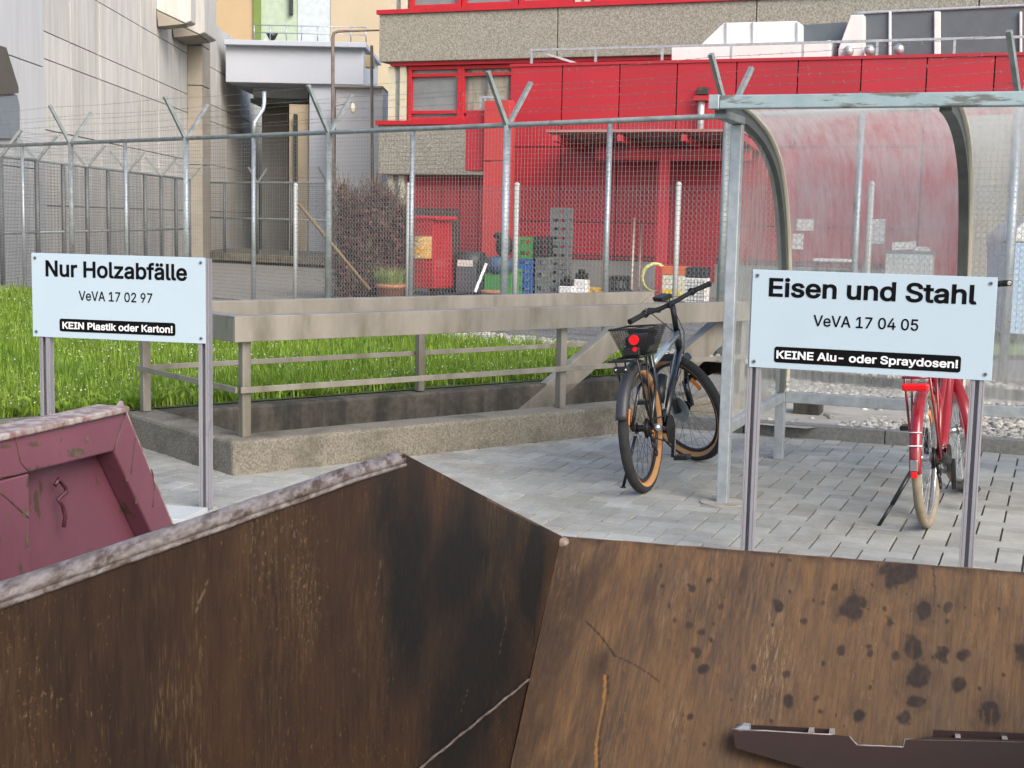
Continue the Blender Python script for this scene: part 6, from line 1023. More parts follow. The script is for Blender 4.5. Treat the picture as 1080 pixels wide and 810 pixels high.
# ------------------------------------------------------------------ main building (pebbledash and red windows)
MO = AY(400, 200, 39.0); MO = V((MO.x, MO.y, 0)); BN = -Vv                     # facade plane, normal towards the yard
def mt(px, o=MO): return (PL(px, 200, o, BN) - o).dot(U)
def mz(px, py, o=MO): return PL(px, py, o, BN).z
def fb(m, o, t0, t1, z0, z1, d0, d1, mi=0): m.obox(o + U * t0 + BN * d0 + ZV * z0, U * (t1 - t0), BN * (d1 - d0), ZV * (z1 - z0), mi)
root = thing('office_building', 'pebbledash concrete office building with red framed window bands behind the red annex', 'building', MO)
TB = 21.0
zs1, zc1 = mz(400, 14), mz(400, 66); zw0 = mz(400, 130); zc2b = mz(400, 184)
m = MB(); fb(m, MO, .4, TB, 0, zs1 + 1.77, -9, -.35); part('core', m, cream_m, root)
def cladding(z0, z1, t1=TB):
    m = MB(); n = 4; L_ = (t1) / n
    for k in range(n): fb(m, MO, k * L_ + .012, (k + 1) * L_ - .012, z0, z1, -.34, .12)
    m.obox(MO - Vv * 0 + ZV * z0 + U * .012 + Vv * .345, U * .25, Vv * 8, ZV * (z1 - z0)); return part('cladding_band', m, peb_m, root, bevel=.02)
cladding(zc1, zs1 - .05); cladding(zc2b, zw0 - .06)
for z in (zs1, zw0): m = MB(); fb(m, MO, -.05, TB, z - .055, z + .06, -.33, .19); part('red_sill', m, redf_m, root)
m = MB(); fb(m, MO, .3, TB, zc1 - .10, zc1 - .002, -.3, .0); part('red_lintel', m, redf_m, root)
def pilaster(t0, t1, z0, z1):
    m = MB(); w_ = (t1 - t0) / 3; fb(m, MO, t0, t0 + w_, z0, z1, -.34, -.08); fb(m, MO, t0 + 2 * w_, t1, z0, z1, -.34, -.08); fb(m, MO, t0 + w_ + .001, t0 + 2 * w_ - .001, z0, z1, -.34, -.18, 1); part('pilaster', m, [cream_m, galv_d], root)
tp0, tp1 = mt(407), mt(425)
pilaster(tp0, tp1, zw0 + .07, zc1 - .11); pilaster(tp0, tp1, 0, zc2b - .01); pilaster(tp0, tp1, zs1 + .07, zs1 + 1.74)
def window(t0, t1, z0, z1, trans=(), glass=glass_m, fr=.10):
    m = MB(); fb(m, MO, t0, t0 + fr, z0, z1, -.33, -.12); fb(m, MO, t1 - fr, t1, z0, z1, -.33, -.12); fb(m, MO, t0 + fr + .001, t1 - fr - .001, z0, z0 + fr, -.33, -.125); fb(m, MO, t0 + fr + .001, t1 - fr - .001, z1 - fr, z1, -.33, -.125)
    for z in trans: fb(m, MO, t0 + fr + .001, t1 - fr - .001, z - .045, z + .045, -.33, -.13)
    o = part('window', m, redf_m, root, bevel=.008); m = MB(); fb(m, MO, t0 + fr * .8, t1 - fr * .8, z0 + fr * .8, z1 - fr * .8, -.30, -.24); part('pane', m, glass, o); return o
z0, z1 = zw0 + .07, zc1 - .11
ztr, zbt = mz(440, 79), mz(440, 118)
tw = [mt(427), mt(482), mt(538)]
gl2 = M('window_glass_curtain', (.30, .28, .22), (.10, .11, .12), s=1.1, lo=.42, hi=.58, rough=.1, st=(3, 3, .4))
window(tw[0], tw[1], z0, z1, (ztr, zbt)); window(tw[1] + .003, tw[2], z0, z1, (ztr, zbt), gl2)
yb_m = M('amber_blind', (.62, .30, .02), (.55, .26, .02), s=3, rough=.5); 
t = tw[2] + .003
for k in range(6): t2 = t + 1.7; window(t, t2 - .003, z0, z1, (ztr,), yb_m if k in (2,) else glass_m); t = t2
for k, (p0, p1) in enumerate(((427, 481), (482, 540), (541, 598), (618, 679), (680, 745), (746, 812), (813, 880), (881, 950), (951, 1020), (1021, 1095))): window(mt(p0), mt(p1) - .004, zs1 + .07, zs1 + 1.74, (), yb_m if k == 3 else glass_m, .13)
pilaster(mt(600), mt(615), zs1 + .07, zs1 + 1.74)
m = MB(); n = 5; ta, tb = mt(425), mt(520)
for k in range(n): fb(m, MO, ta + (tb - ta) * k / n + .012, ta + (tb - ta) * (k + 1) / n - .012, 0, zc2b - .01, -.34, -.25)
part('red_wall_panel', m, red_m, root)
m = MB(); fb(m, MO, -.2, TB, zs1 + 1.78, zs1 + 2.1, -9.2, .2); part('roof', m, dark_m, root)  # unseen roof, height set low so sunlight reaches the bridge behind
# ------------------------------------------------------------------ red annex
AO = AY(537, 200, 31.0); AO = V((AO.x, AO.y, 0)); TA = 12.6
at = lambda px: mt(px, AO); az = lambda px, py: mz(px, py, AO)
root = thing('red_annex', 'long flat roofed annex clad in large red panels behind the bottle crates', 'building', AO)
zt, zpl = az(537, 70), az(603, 273)
m = MB(); fb(m, AO, .02, TA, .0, zt - .05, -4, -.06); part('wall_core', m, dark_m, root)
tj = [0, at(590), at(650), at(710)]; dl = tj[3] - tj[2]
while tj[-1] < TA - .2: tj.append(min(TA, tj[-1] + dl * 1.0))
zj = [zpl, az(600, 234), az(600, 155), zt]
m = MB()
for i in range(len(tj) - 1):
    for k in range(3): fb(m, AO, tj[i] + .014, tj[i + 1] - .014, zj[k] + .012, zj[k + 1] - .012, -.058, 0)
part('wall_panels', m, red_m, root)
m = MB(); fb(m, AO, -.03, TA + .03, zt - .012, zt + .05, -4, .03); part('parapet', m, red_m, root)
m = MB(); fb(m, AO, 0, TA, -.03, zpl - .01, -.058, -.02); part('plinth', m, M('grey_plinth', (.22, .22, .21), (.27, .27, .26), s=2, rough=.9), root)
m = MB(); fb(m, AO, at(588), TA, zpl + .07, zpl + .10, .002, .02); part('drip_groove', m, dark_m, root)
m = MB(); a, b = at(738), az(738, 104); m.tube([AO + U * a + BN * .14 + ZV * az(738, 150), AO + U * a + BN * .14 + ZV * b], .075, 10); fb(m, AO, a - .14, a + .14, b - .06, b + .04, .0, .26, 1); fb(m, AO, a - .11, a + .11, b + .08, b + .22, .0, .12, 2); part('vent_pipe', m, [galv, red_m, dark_m], root)
# canopy of the annex
zcn = az(690, 150); ca, cb = at(604), at(800); post_d = 1.5
m = MB(); q = AO + U * ca + BN * .02 + ZV * (zcn - .02)
m.obox(q, U * (cb - ca), BN * 1.75 + ZV * .12, ZV * .05); can = part('canopy', m, M('canopy_sheet', (.36, .17, .16), (.42, .21, .19), s=3, rough=.6), root)
for px in (614, 678, 742, 800):
    m = MB(); t = at(px); m.bar(AO + U * t + BN * .03 + ZV * (zcn - .16), AO + U * t + BN * 1.8 + ZV * (zcn - .02), .09, .13); part('rafter', m, M('dark_red_steel', (.46, .030, .046), rough=.5) if px == 614 else bpy.data.materials['dark_red_steel'], can)
m = MB(); fb(m, AO, at(640), cb, zcn - .42, zcn - .18, .75, .83); part('canopy_beam', m, bpy.data.materials['dark_red_steel'], can)
for px in (698, 830):
    m = MB(); pz = PL(px, 230, AO + BN * .9, BN); m.obox(V((pz.x, pz.y, 0)) - U * .10, U * .2, Vv * .16, ZV * (zcn - .2)); part('canopy_post', m, bpy.data.materials['dark_red_steel'], root)
m = MB(); fb(m, AO, at(705), at(757), .3, zcn - .5, .003, .03); part('door', m, M('deep_red_door', (.30, .016, .026), (.26, .014, .022), s=1, rough=.5), root)
def paper(px0, py0, px1, py1, lab):
    m = MB(); fb(m, AO, at(px0), at(px1), az(px0, py1), az(px0, py0), .012, .02); return tag(part('notice', m, M('notice_paper', (.72, .72, .70), (.45, .45, .46), s=9, lo=.5, hi=.62, rough=.7, st=(1, 1, 2)) if 'notice_paper' not in bpy.data.materials else bpy.data.materials['notice_paper']), lab, 'notice', 'notices on the red wall')
paper(842, 231, 860, 243, 'upper of two small white notices on the red wall seen through the shelter')
paper(838, 246, 850, 263, 'lower of two small white notices on the red wall seen through the shelter')
paper(918, 231, 936, 257, 'largest white notice on the red wall, right of the two small ones')
# red stair block and lighter strip
SO = AY(509, 200, 29.5); SO = V((SO.x, SO.y, 0))
st_ = lambda px: mt(px, SO); sz = lambda px, py: mz(px, py, SO)
root = thing('stair_enclosure', 'narrow lighter red enclosure at the left end of the red annex', 'enclosure', SO)
m = MB(); zz0 = sz(520, 170); fb(m, SO, 0, st_(536), -.03, zz0 - .01, -.3, 0); fb(m, SO, 0, st_(536), zz0 + .01, sz(520, 106), -.3, 0); part('enclosure_body', m, redlt_m, root, bevel=.01)
m = MB(); fb(m, SO, st_(488), -.003, sz(500, 180), sz(500, 116), -.5, -.1); part('side_box', m, red_m, root, bevel=.01)
m = MB()
for px in (500, 505): fb(m, SO, st_(px), st_(px) + .05, sz(500, 116), sz(500, 103), -.25, -.2)
fb(m, SO, st_(500), st_(525), sz(500, 103), sz(500, 103) + .05, -.25, -.2); part('small_guard_rail', m, galv, root)
# roof plant
RO = AO + Vv * 1.4
rt_ = lambda px: mt(px, RO); rz = lambda px, py: mz(px, py, RO)
root = thing('roof_guard_rail', 'thin galvanised guard rail along the flat roof of the red annex', 'railing', RO + ZV * zt)
m = MB(); ztop_ = rz(557, 52); fb(m, RO, rt_(557), TA, ztop_ - .05, ztop_, 0, .05); part('top_rail', m, galv, root)
k = 0
t = rt_(557)
while t < TA:
    m = MB(); fb(m, RO, t, t + .05, zt, ztop_ - .05, .0, .05); part('post', m, galv, root); t += 1.55
m = MB(); m.bar(RO + U * rt_(562) + ZV * (ztop_ - .03), RO + U * (rt_(562) + 1.3) + Vv * .0 - BN * .4 + ZV * (zt + .1), .05, .05); part('brace', m, galv, root)
HO = AO + Vv * 2.6; ht = lambda px: mt(px, HO); hz_ = lambda px, py: mz(px, py, HO)
def hpoly(pts, depth, mat, name, root, d=0.0, bev=.02):
    m = MB(); m.prism([PL(x, y, HO + BN * d, BN) for x, y in pts], -BN * depth); return part(name, m, mat, root, bevel=bev)
root = thing('white_ventilation_unit', 'white boxy ventilation unit with a sloped left end on the annex roof', 'ventilation unit', HO + ZV * zt)
hpoly([(738, 48), (763, 24), (840, 22), (846, 26), (846, 75), (735, 78)], 1.6, white_u, 'upper_casing', root, -.3)
hpoly([(708, 50), (865, 44), (876, 42), (876, 80), (708, 82)], 1.0, white_u, 'lower_casing', root, .4)
for x in (765, 793, 840): hpoly([(x, 23), (x + 1.2, 23), (x + 1.2, 47), (x, 47)], .03, galv, 'panel_joint', root, -.26, 0)
root = thing('grey_ventilation_duct', 'long dark grey ventilation duct with white ribs on the annex roof', 'ventilation unit', HO + U * 6 + ZV * zt)
hpoly([(846, 26), (893, 23), (893, 50), (846, 50)], 1.2, grey_u, 'short_duct', root, -.5)
hpoly([(905, 13), (1120, 4), (1120, 80), (905, 80)], 1.8, grey_u, 'duct_body', root, 0)
hpoly([(884, 52), (897, 16), (911, 15), (911, 80), (884, 80)], .5, white_u, 'end_casing', root, .35)
for x in (937, 985, 1075): hpoly([(x, 12), (x + (7 if x == 985 else 3), 12), (x + (7 if x == 985 else 3), 80), (x, 80)], .06, white_u, 'rib', root, .08)
hpoly([(903, 12), (1120, 2), (1120, 5), (903, 15)], 1.9, galv, 'top_edge', root, .05)
for x, y in ((895, 54), (917, 53), (948, 52)): m = MB(); p = PL(x, y, HO + BN * .45, BN); m.sphere(p, .12, 10, 6); part('knob', m, galv, root)
# things in front of the annex right of the shelter post
root = thing('orange_red_panel', 'upright orange-red panel at the right end of the yard, seen through the shelter', 'panel', AY(996, 300, 26.5))
m = MB(); a, b = AY(984, 300, 26.5), AY(1009, 300, 26.3); m.obox(V((a.x, a.y, 0)), V((b.x - a.x, b.y - a.y, 0)), Vv * .15, ZV * AY(990, 150, 26.5).z); part('panel_body', m, redlt_m, root)
root = thing('concrete_side_wall', 'bare beige concrete wall beyond the fence at the right, seen through the shelter', 'wall', AY(1040, 300, 24))
m = MB(); a, b = AY(1009, 300, 24), AY(1160, 300, 22.5); nn = 3
for k in range(nn): m.obox(V((a.x, a.y, 0)) + V((b.x - a.x, b.y - a.y, 0)) * (k / nn + .002), V((b.x - a.x, b.y - a.y, 0)) * (1 / nn - .004), Vv * .25, ZV * AY(1020, 122, 24).z)
part('wall_slab', m, M('beige_concrete', (.58, .53, .42), (.47, .43, .34), s=1.4, rough=.9, st=(2, 2, .4), c3=(.22, .2, .16), s3=2, lo3=.58, hi3=.8), root)
# white and blue tank unit at the right edge
root = thing('white_blue_cabin', 'white and pale blue cabin with a sloped roof edge at the right, beyond the fence', 'cabin', AY(1072, 350, 18))
pp = lambda x, y: AY(x, y, 18.0)
m = MB(); m.prism([pp(1061, 352), pp(1061, 256), pp(1150, 256), pp(1150, 352)], V((.5, 2.2, 0))); part('cabin_body', m, M('pale_blue_paint', (.36, .50, .68), (.30, .44, .62), s=2, rough=.4, st=(3, 3, .3)), root)
m = MB(); m.prism([pp(1060, 255), pp(1063, 248), pp(1082, 232), pp(1152, 230), pp(1152, 255)], V((.5, 2.2, 0))); part('cabin_roof', m, white_u, root, bevel=.02)
# ------------------------------------------------------------------ yard clutter
def crate_mesh(w_, d_, h_, mat, deep=.5):
    m = MB(); t = .018
    m.obox((-w_ / 2, -d_ / 2, 0), (w_, 0, 0), (0, d_, 0), (0, 0, .02))
    for (ax_, L_, off) in ((0, w_, -d_ / 2), (0, w_, d_ / 2 - t), (1, d_ - 2 * t - .004, -w_ / 2), (1, d_ - 2 * t - .004, w_ / 2 - t)):
        def bb(f0, f1, z0, z1):
            if ax_ == 0: m.obox((-L_ / 2 + f0 * L_, off, z0), (L_ * (f1 - f0), 0, 0), (0, t, 0), (0, 0, z1 - z0))
            else: m.obox((off, -L_ / 2 + f0 * L_, z0), (t, 0, 0), (0, L_ * (f1 - f0), 0), (0, 0, z1 - z0))
        hz0, hz1 = .021 + h_ * .28, h_ * .72
        bb(0, 1, .021, hz0); bb(0, 1, hz1, h_)
        for f0, f1 in ((0, .16), (.46, .54), (.84, 1)): bb(f0, f1, hz0 + .0005, hz1 - .0005)
    me = part('bottle_crate', m, mat); return me
def cmat(n, c): return M(n, c, tuple(x * .8 for x in c), s=3, rough=.5)
cg, cb_, cgr, cbk, cye = cmat('grey_crate_plastic', (.14, .15, .155)), cmat('blue_crate_plastic', (.02, .12, .42)), cmat('green_crate_plastic', (.06, .25, .06)), cmat('black_crate_plastic', (.02, .022, .024)), cmat('yellow_crate_plastic', (.65, .40, .04))
ORD = ['topmost', 'second from the top', 'third from the top', 'fourth from the top', 'fifth from the top', 'sixth from the top', 'seventh from the top', 'eighth from the top', 'ninth from the top', 'lowest']
def stack(px, Y, n, h_, mat, labels, group, w_=.40, d_=.30, ang=None, z0=0.0, first=None, sh=None):
    o = None; p = AY(px, 300, Y); p = V((p.x, p.y, z0)); a = math.atan2(U.y, U.x) if ang is None else ang
    for k in range(n):
        if o is None: o = crate_mesh(w_, d_, h_, mat); c = o
        else: c = o.copy(); COL.objects.link(c)
        c.location = p + V((rng.normal(0, .006), rng.normal(0, .006), k * (h_ + .002))); c.rotation_euler = (0, 0, a + rng.normal(0, .02)); tag(c, labels[k], 'crate', group)
    return o
yc = 28.6
hh = (AY(590, 219, yc).z) / 10 - .002
stack(591, yc, 10, hh, cg, ['grey slotted crate, %s in the tall stack by the red wall' % ORD[9 - k] for k in range(10)], 'crates of the tall grey stack')
stack(573.5, yc - .15, 3, .26, cg, ['grey bottle crate, %s of three under the black crates' % q for q in ('lowest', 'middle one', 'top one')], 'grey crates under the black ones', w_=.27)
z3 = 3 * .262; nb_ = 3; hb_ = (AY(572, 249, yc - .15).z - z3) / nb_ - .002
stack(573, yc - .15, nb_, hb_, cbk, ['black crate, %s of three on the short grey stack' % q for q in ('lowest', 'middle one', 'top one')], 'black crates on the grey stack', w_=.30, z0=z3)
hbl = AY(556, 273, yc).z / 4 - .002
stack(556, yc, 4, hbl, cb_, ['blue bottle crate, %s of four under the green crates' % q for q in ('lowest', 'second from the ground', 'third from the ground', 'topmost')], 'blue crates', w_=.33)
z4 = 4 * (hbl + .002); hg = (AY(556, 250, yc).z - z4) / 2 - .002
stack(556, yc, 2, hg, cgr, ['green bottle crate resting directly on the blue crates', 'green bottle crate on top of the coloured stack'], 'green crates on the blue ones', w_=.30, z0=z4)
stack(541, yc - .6, 2, .27, cgr, ['green crate on the ground left of the blue crates', 'upper green crate left of the blue crates'], 'low green crates', w_=.28)
stack(655, yc + .4, 1, .40, cbk, ['black crate alone on the ground against the grey plinth'], 'single black crate', w_=.42)
stack(626, yc, 1, .16, cye, ['flat yellow crate on the ground right of the canisters'], 'single yellow crate', w_=.30)
def canister(px, Y, w_, h_, lab):
    p = AY(px, 300, Y); r_ = thing('canister', lab, 'canister', V((p.x, p.y, 0)), group='white canisters with dark caps')
    m = MB(); b = V((p.x, p.y, 0)); m.obox(b - U * w_ / 2, U * w_, Vv * .24, ZV * h_); part('canister_body', m, white_u, r_, bevel=.03)
    m = MB(); m.obox(b - U * w_ * .42 + Vv * .03 + ZV * (h_ + .001), U * w_ * .84, Vv * .18, ZV * .13); m.tube([b + Vv * .1 + ZV * (h_ + .13), b + Vv * .1 + ZV * (h_ + .21)], .07, 10); part('canister_cap', m, blk, r_, bevel=.02)
canister(596, yc - .5, .30, .20, 'low white canister with black top in front of the tall grey stack'); canister(611.5, yc - .4, .28, .34, 'taller white canister with dark top right of the tall grey stack')
# grey wheelie bin, red container, dark frame, pots, leaning things
root = thing('grey_rubbish_bin', 'grey plastic bin with a dark rounded lid right of the red container', 'bin', AY(492, 300, 28))
p = AY(492, 300, 28.0); p.z = 0; m = MB(); m.obox(p - U * .26, U * .46, Vv * .5, ZV * .62); part('bin_body', m, cmat('bin_grey', (.10, .11, .13)), root, bevel=.05)
m = MB(); m.tube([p - U * .30 + Vv * .25 + ZV * .62, p + U * .24 + Vv * .25 + ZV * .62], .24, 16); part('lid', m, cmat('lid_dark_grey', (.045, .05, .055)), root)
m = MB(); m.obox(p - U * .20 - Vv * .002 + ZV * .56, U * .34, -Vv * .012, ZV * .13); part('label_plate', m, white_u, root)
root = thing('drum_bin', 'dark round bin lying behind the grey rubbish bin', 'bin', AY(505, 300, 28.6))
p = AY(505, 300, 28.6); m = MB(); m.tube([V((p.x, p.y, .38)) - Vv * .3, V((p.x, p.y, .38)) + Vv * .3], .38, 20); part('drum', m, cmat('drum_grey', (.06, .065, .07)), root, bevel=.02)
root = thing('red_container', 'red refuse container with an orange label beside the hedge', 'container', AY(452, 300, 27.6))
p = AY(431, 300, 27.6); q = AY(464, 300, 27.3); ux = V((q.x - p.x, q.y - p.y, 0)); ux.normalize(); wx = .60; zt_c = AY(452, 231, 27.6).z; p = V((p.x, p.y, 0))
m = MB(); m.prism([p + ZV * .12, p + ux * wx + ZV * .12, p + ux * (wx - .06) + ZV * (zt_c), p - ux * .02 + ZV * (zt_c + .02)], Vv * .9); part('container_body', m, M('container_red', (.42, .012, .022), (.36, .011, .02), s=3, rough=.35), root, bevel=.03)
m = MB(); m.obox(p - Vv * .03 - ux * .06 + ZV * (zt_c - .02), ux * (wx + .1), Vv * .98, ZV * .08); part('lid', m, redf_m, root, bevel=.03)
m = MB(); m.obox(p - Vv * .006 + ux * .05 + ZV * .72, ux * .46, -Vv * .02, ZV * .44); part('label', m, M('orange_label', (.80, .42, .05), (.75, .62, .40), s=7, lo=.45, hi=.6, rough=.6), root)
m = MB()
for f in (.08, .7): m.tube([p + ux * f - ux * .02 + ZV * .06 + Vv * .1, p + ux * f + ux * .02 + ZV * .06 + Vv * .1], .06, 12)
part('castor', m, blk, root)
root = thing('dark_frame', 'dark upright frame behind the red container', 'frame', AY(475, 300, 28.9))
a = AY(430, 300, 28.9); a.z = 0; b = AY(475, 300, 28.7); b.z = 0; zf_ = AY(470, 220, 28.9).z; m = MB(); dx = (b - a)
m.obox(a, dx.normalized() * .1, Vv * .1, ZV * (zf_ - .151)); m.obox(b, dx.normalized() * .1, Vv * .1, ZV * (zf_ - .151)); m.obox(a + ZV * (zf_ - .15), dx + dx.normalized() * .1, Vv * .1, ZV * .15); m.obox(b + dx.normalized() * .101 - Vv * 1.3, dx.normalized() * .03, Vv * 1.4, ZV * (zf_ - .05)); part('frame_bars', m, M('dark_timber', (.05, .03, .025), rough=.8), root)
def pot(px, Y, rad, hgt, lab, green):
    p = AY(px, 306, Y); p = V((p.x, p.y, 0)); r_ = thing('planter_pot', lab, 'planter', p); m = MB()
    m.tube([p, p + ZV * hgt * .8, p + ZV * hgt * .8, p + ZV * hgt], [rad * .78, rad * .95, rad * 1.05, rad * 1.05], 20); part('pot', m, M('terracotta', (.40, .17, .09), (.33, .14, .08), s=6, rough=.85) if 'terracotta' not in bpy.data.materials else bpy.data.materials['terracotta'], r_)
    if green:
        vs, fs = [], []; 
        for k in range(420):
            a, rr = rng.uniform(0, 6.28), rad * math.sqrt(rng.random()); c = p + V((math.cos(a) * rr, math.sin(a) * rr, hgt)); l_ = rng.uniform(.12, .36); d = V((math.cos(a) * .5 + rng.normal(0, .3), math.sin(a) * .5 + rng.normal(0, .3), 1)) * l_; s_ = V((-math.sin(a), math.cos(a), 0)) * .008; b = len(vs)
            vs += [tuple(c - s_), tuple(c + s_), tuple(c + d)]; fs.append((b, b + 1, b + 2))
        m = MB(); m.add(vs, fs); part('grass_tuft', m, M('pot_grass', (.20, .27, .06), (.30, .34, .12), s=6, isl=.4), r_)
pot(412, 24.5, .27, .34, 'terracotta pot with a tuft of grass in front of the hedge', True); pot(519, 25.0, .20, .24, 'empty terracotta pot beside the leaning pale board', False)
root = thing('pale_board', 'pale narrow board leaning beside the empty terracotta pot', 'board', AY(504, 306, 25.6))
m = MB(); m.bar(AY(501, 308, 25.6), AY(513, 278, 25.9), .05, .02, up=(0, 1, 0)); part('plank', m, white_u, root)
root = thing('stacked_sacks', 'dark stacked sacks and a blue bag left of the fence post', 'bags', AY(527, 300, 27.4))
p = AY(527, 300, 27.4); p = V((p.x, p.y, 0)); m = MB(); m.sphere(p + ZV * .62, .26, 12, 8, (1.1, .8, .75)); part('blue_bag', m, cmat('blue_bag', (.05, .09, .16)), root)
m = MB(); m.sphere(p + U * .08 + ZV * 1.0, .2, 12, 8, (.9, .8, 1.1)); m.sphere(p + U * .02 + ZV * 1.2, .13, 10, 6, (1.3, .8, .6)); part('black_sack', m, cmat('black_sack', (.018, .019, .02)), root)
m = MB(); m.obox(p - U * .3 - Vv * .1, U * .6, Vv * .4, ZV * .44); part('green_box', m, cgr, root, bevel=.02)
for px, y0, y1, lab in ((637, 230, 303, 'thin brown pole leaning on the red wall behind the fence post'), (668, 230, 303, 'brighter thin pale pole leaning on the red wall'), (675.5, 236, 303, 'duller short pole leaning beside the bright pale pole')):
    r_ = thing('leaning_pole', lab, 'pole', AY(px, 303, yc)); m = MB(); m.tube([AY(px - 2, 306, yc), AY(px + 1, y0, yc + 1.0)], .022, 6); part('pole', m, M('pole_' + str(px).split('.')[0], (.50, .42, .36) if px == 668 else (.30, .20, .17), rough=.6), r_)
root = thing('yellow_hose', 'coiled yellow hose hanging beside the red canopy post', 'hose', AY(689, 300, 27.8))
c = AY(691, 293, 27.6); m = MB()
for k in range(2): m.tube([c + V((math.cos(a) * (.25 + .02 * k), .03 * k, math.sin(a) * (.27 + .02 * k))) for a in np.linspace(.9, 5.0, 16)], .022, 8)
part('hose_coil', m, M('hose_yellow', (.62, .60, .22), rough=.5), root)
root = thing('orange_lidded_crate', 'pale crate of yellow goods with an orange lid at the canopy post', 'crate', AY(709, 306, 27.2))
p = AY(698, 306, 27.2); p = V((p.x, p.y, 0)); m = MB(); zo = AY(709, 290, 27.2).z; m.obox(p, U * .48, Vv * .35, ZV * (zo)); part('crate_body', m, M('pale_crate_goods', (.62, .62, .58), (.55, .52, .35), s=8, rough=.6), root, bevel=.01)
m = MB(); m.obox(p - U * .01 - Vv * .01 + ZV * (zo + .002), U * .50, Vv * .37, ZV * .17); part('lid', m, M('orange_lid', (.62, .14, .05), rough=.5), root, bevel=.01)
m = MB(); m.obox(p + U * .02 - Vv * .012 + ZV * .02, U * .36, Vv * .01, ZV * .2); part('yellow_goods', m, refl_y, root)
root = thing('wire_box', 'white wire box with a black lid right of the orange lidded crate', 'box', AY(734, 315, 25.6))
p = AY(722, 318, 25.6); p = V((p.x, p.y, 0)); zo = AY(734, 293, 25.6).z; m = MB(); m.obox(p, U * .38, Vv * .35, ZV * zo); wb = part('box_body', m, white_u, root, bevel=.01)
m = MB(); 
for k in range(6): m.obox(p + U * (.05 + .06 * k) - Vv * .006 + ZV * .02, U * .008, Vv * .004, ZV * (zo - .04))
for k in range(7): m.obox(p + U * .01 - Vv * .01 + ZV * (.04 + (zo - .06) * k / 7), U * .36, Vv * .003, ZV * .008)
part('grid', m, cg, wb)
m = MB(); m.obox(p - U * .01 - Vv * .01 + ZV * (zo + .002), U * .40, Vv * .37, ZV * .19); part('lid', m, cbk, root, bevel=.02)
# bench and container seen through the shelter
root = thing('slatted_trolley', 'low slatted trolley with pale top by the red wall, left of the grey box', 'trolley', AY(876, 300, 25))
a = AY(856, 300, 25); a.z = 0; zo = AY(876, 273, 25).z; m = MB(); m.obox(a + ZV * (zo - .05), U * .72, Vv * .5, ZV * .05); part('top', m, white_u, root)
m = MB()
for k in range(5): m.obox(a + ZV * (.1 + k * (zo - .2) / 5), U * .7, Vv * .03, ZV * .06)
for f in (0, .66): m.obox(a + U * f + Vv * .032, U * .05, Vv * .05, ZV * (zo - .052))
part('slats', m, M('dark_slats', (.07, .05, .045), rough=.7), root)
root = thing('grey_storage_box', 'pale grey storage box on the ground beside the red wall, seen through the shelter', 'box', AY(957, 300, 24.5))
a = AY(932, 300, 24.5); a.z = 0; zo = AY(957, 267, 24.5).z; m = MB(); m.obox(a, U * .80, Vv * .6, ZV * zo); part('box_body', m, M('pale_grey_box', (.50, .53, .52), rough=.6), root, bevel=.02)
m = MB(); m.obox(a - U * .02 - Vv * .02 + ZV * (zo + .002), U * .86, Vv * .66, ZV * .04); part('lid', m, cg, root, bevel=.01)
root = thing('cardboard_tray', 'white box lying tilted on the pale grey storage box', 'box', AY(946, 264, 24.6)); m = MB(); m.obox(a + U * .1 + Vv * .1 + ZV * (zo + .045), U * .38 + ZV * .03, Vv * .3, ZV * .14); m.obox(a + U * .42 + Vv * .35 + ZV * (zo + .045), U * .3, Vv * .25, ZV * .07); part('tray', m, white_u, root)
# ------------------------------------------------------------------ hedge
def twig_mass(name, label, cat, c, sx, sy, sz_, n_t, n_l, mt_, ml_, seed):
    r = np.random.default_rng(seed); root = thing(name, label, cat, c); vs, fs = [], []
    def inside(): 
        while True:
            x, y, z = r.uniform(-1, 1), r.uniform(-1, 1), r.uniform(0, 1)
            top = .86 + .10 * math.sin(x * 7 + 1) * math.sin(x * 13) - .14 * max(0, x - .3)
            if z < top and (abs(x) ** 3 + abs(y) ** 3) < 1 - .25 * z * z + .1 * math.sin(z * 21 + x * 5): return V((x * sx, y * sy, z * sz_))
    m = MB()
    for k in range(n_t):
        p = c + inside(); d = V((r.normal(0, .5), r.normal(0, .5), r.normal(.5, .6))).normalized() * r.uniform(.15, .5); q = p + d * .5 + V((r.normal(0, .04), r.normal(0, .04), r.normal(0, .04))); m.tri3(p, q, .006); m.tri3(q, p + d, .004)
    part('twigs', m, mt_, root); m = MB()
    for k in range(n_l):
        p = c + inside(); a = V((r.normal(), r.normal(), r.normal())).normalized(); b = a.cross(V((r.normal(), r.normal(), r.normal()))).normalized(); s = r.uniform(.028, .065); m.add([p - a * s, p + b * s * .6, p + a * s, p - b * s * .6], [(0, 1, 2, 3)])
    part('leaves', m, ml_, root)
    m = MB(); m.tube([c, c + ZV * sz_ * .8], [.09, .03], 8); part('trunk', m, mt_, root)
hb_c = AY(394, 305, 25.5); hb_c = V((hb_c.x, hb_c.y, 0)); hh_ = AY(394, 200, 25.5).z
twig_mass('hedge', 'dense leafless brown hedge with purple tips left of the red container', 'hedge', hb_c, .68, .7, hh_ * 1.08, 7000, 32000, M('grey_brown_twig', (.10, .068, .05), (.17, .125, .095), s=2, isl=.4, rough=.9), M('purple_brown_leaf', (.105, .036, .036), (.14, .065, .045), s=2.2, isl=.5, rough=.8), 3)
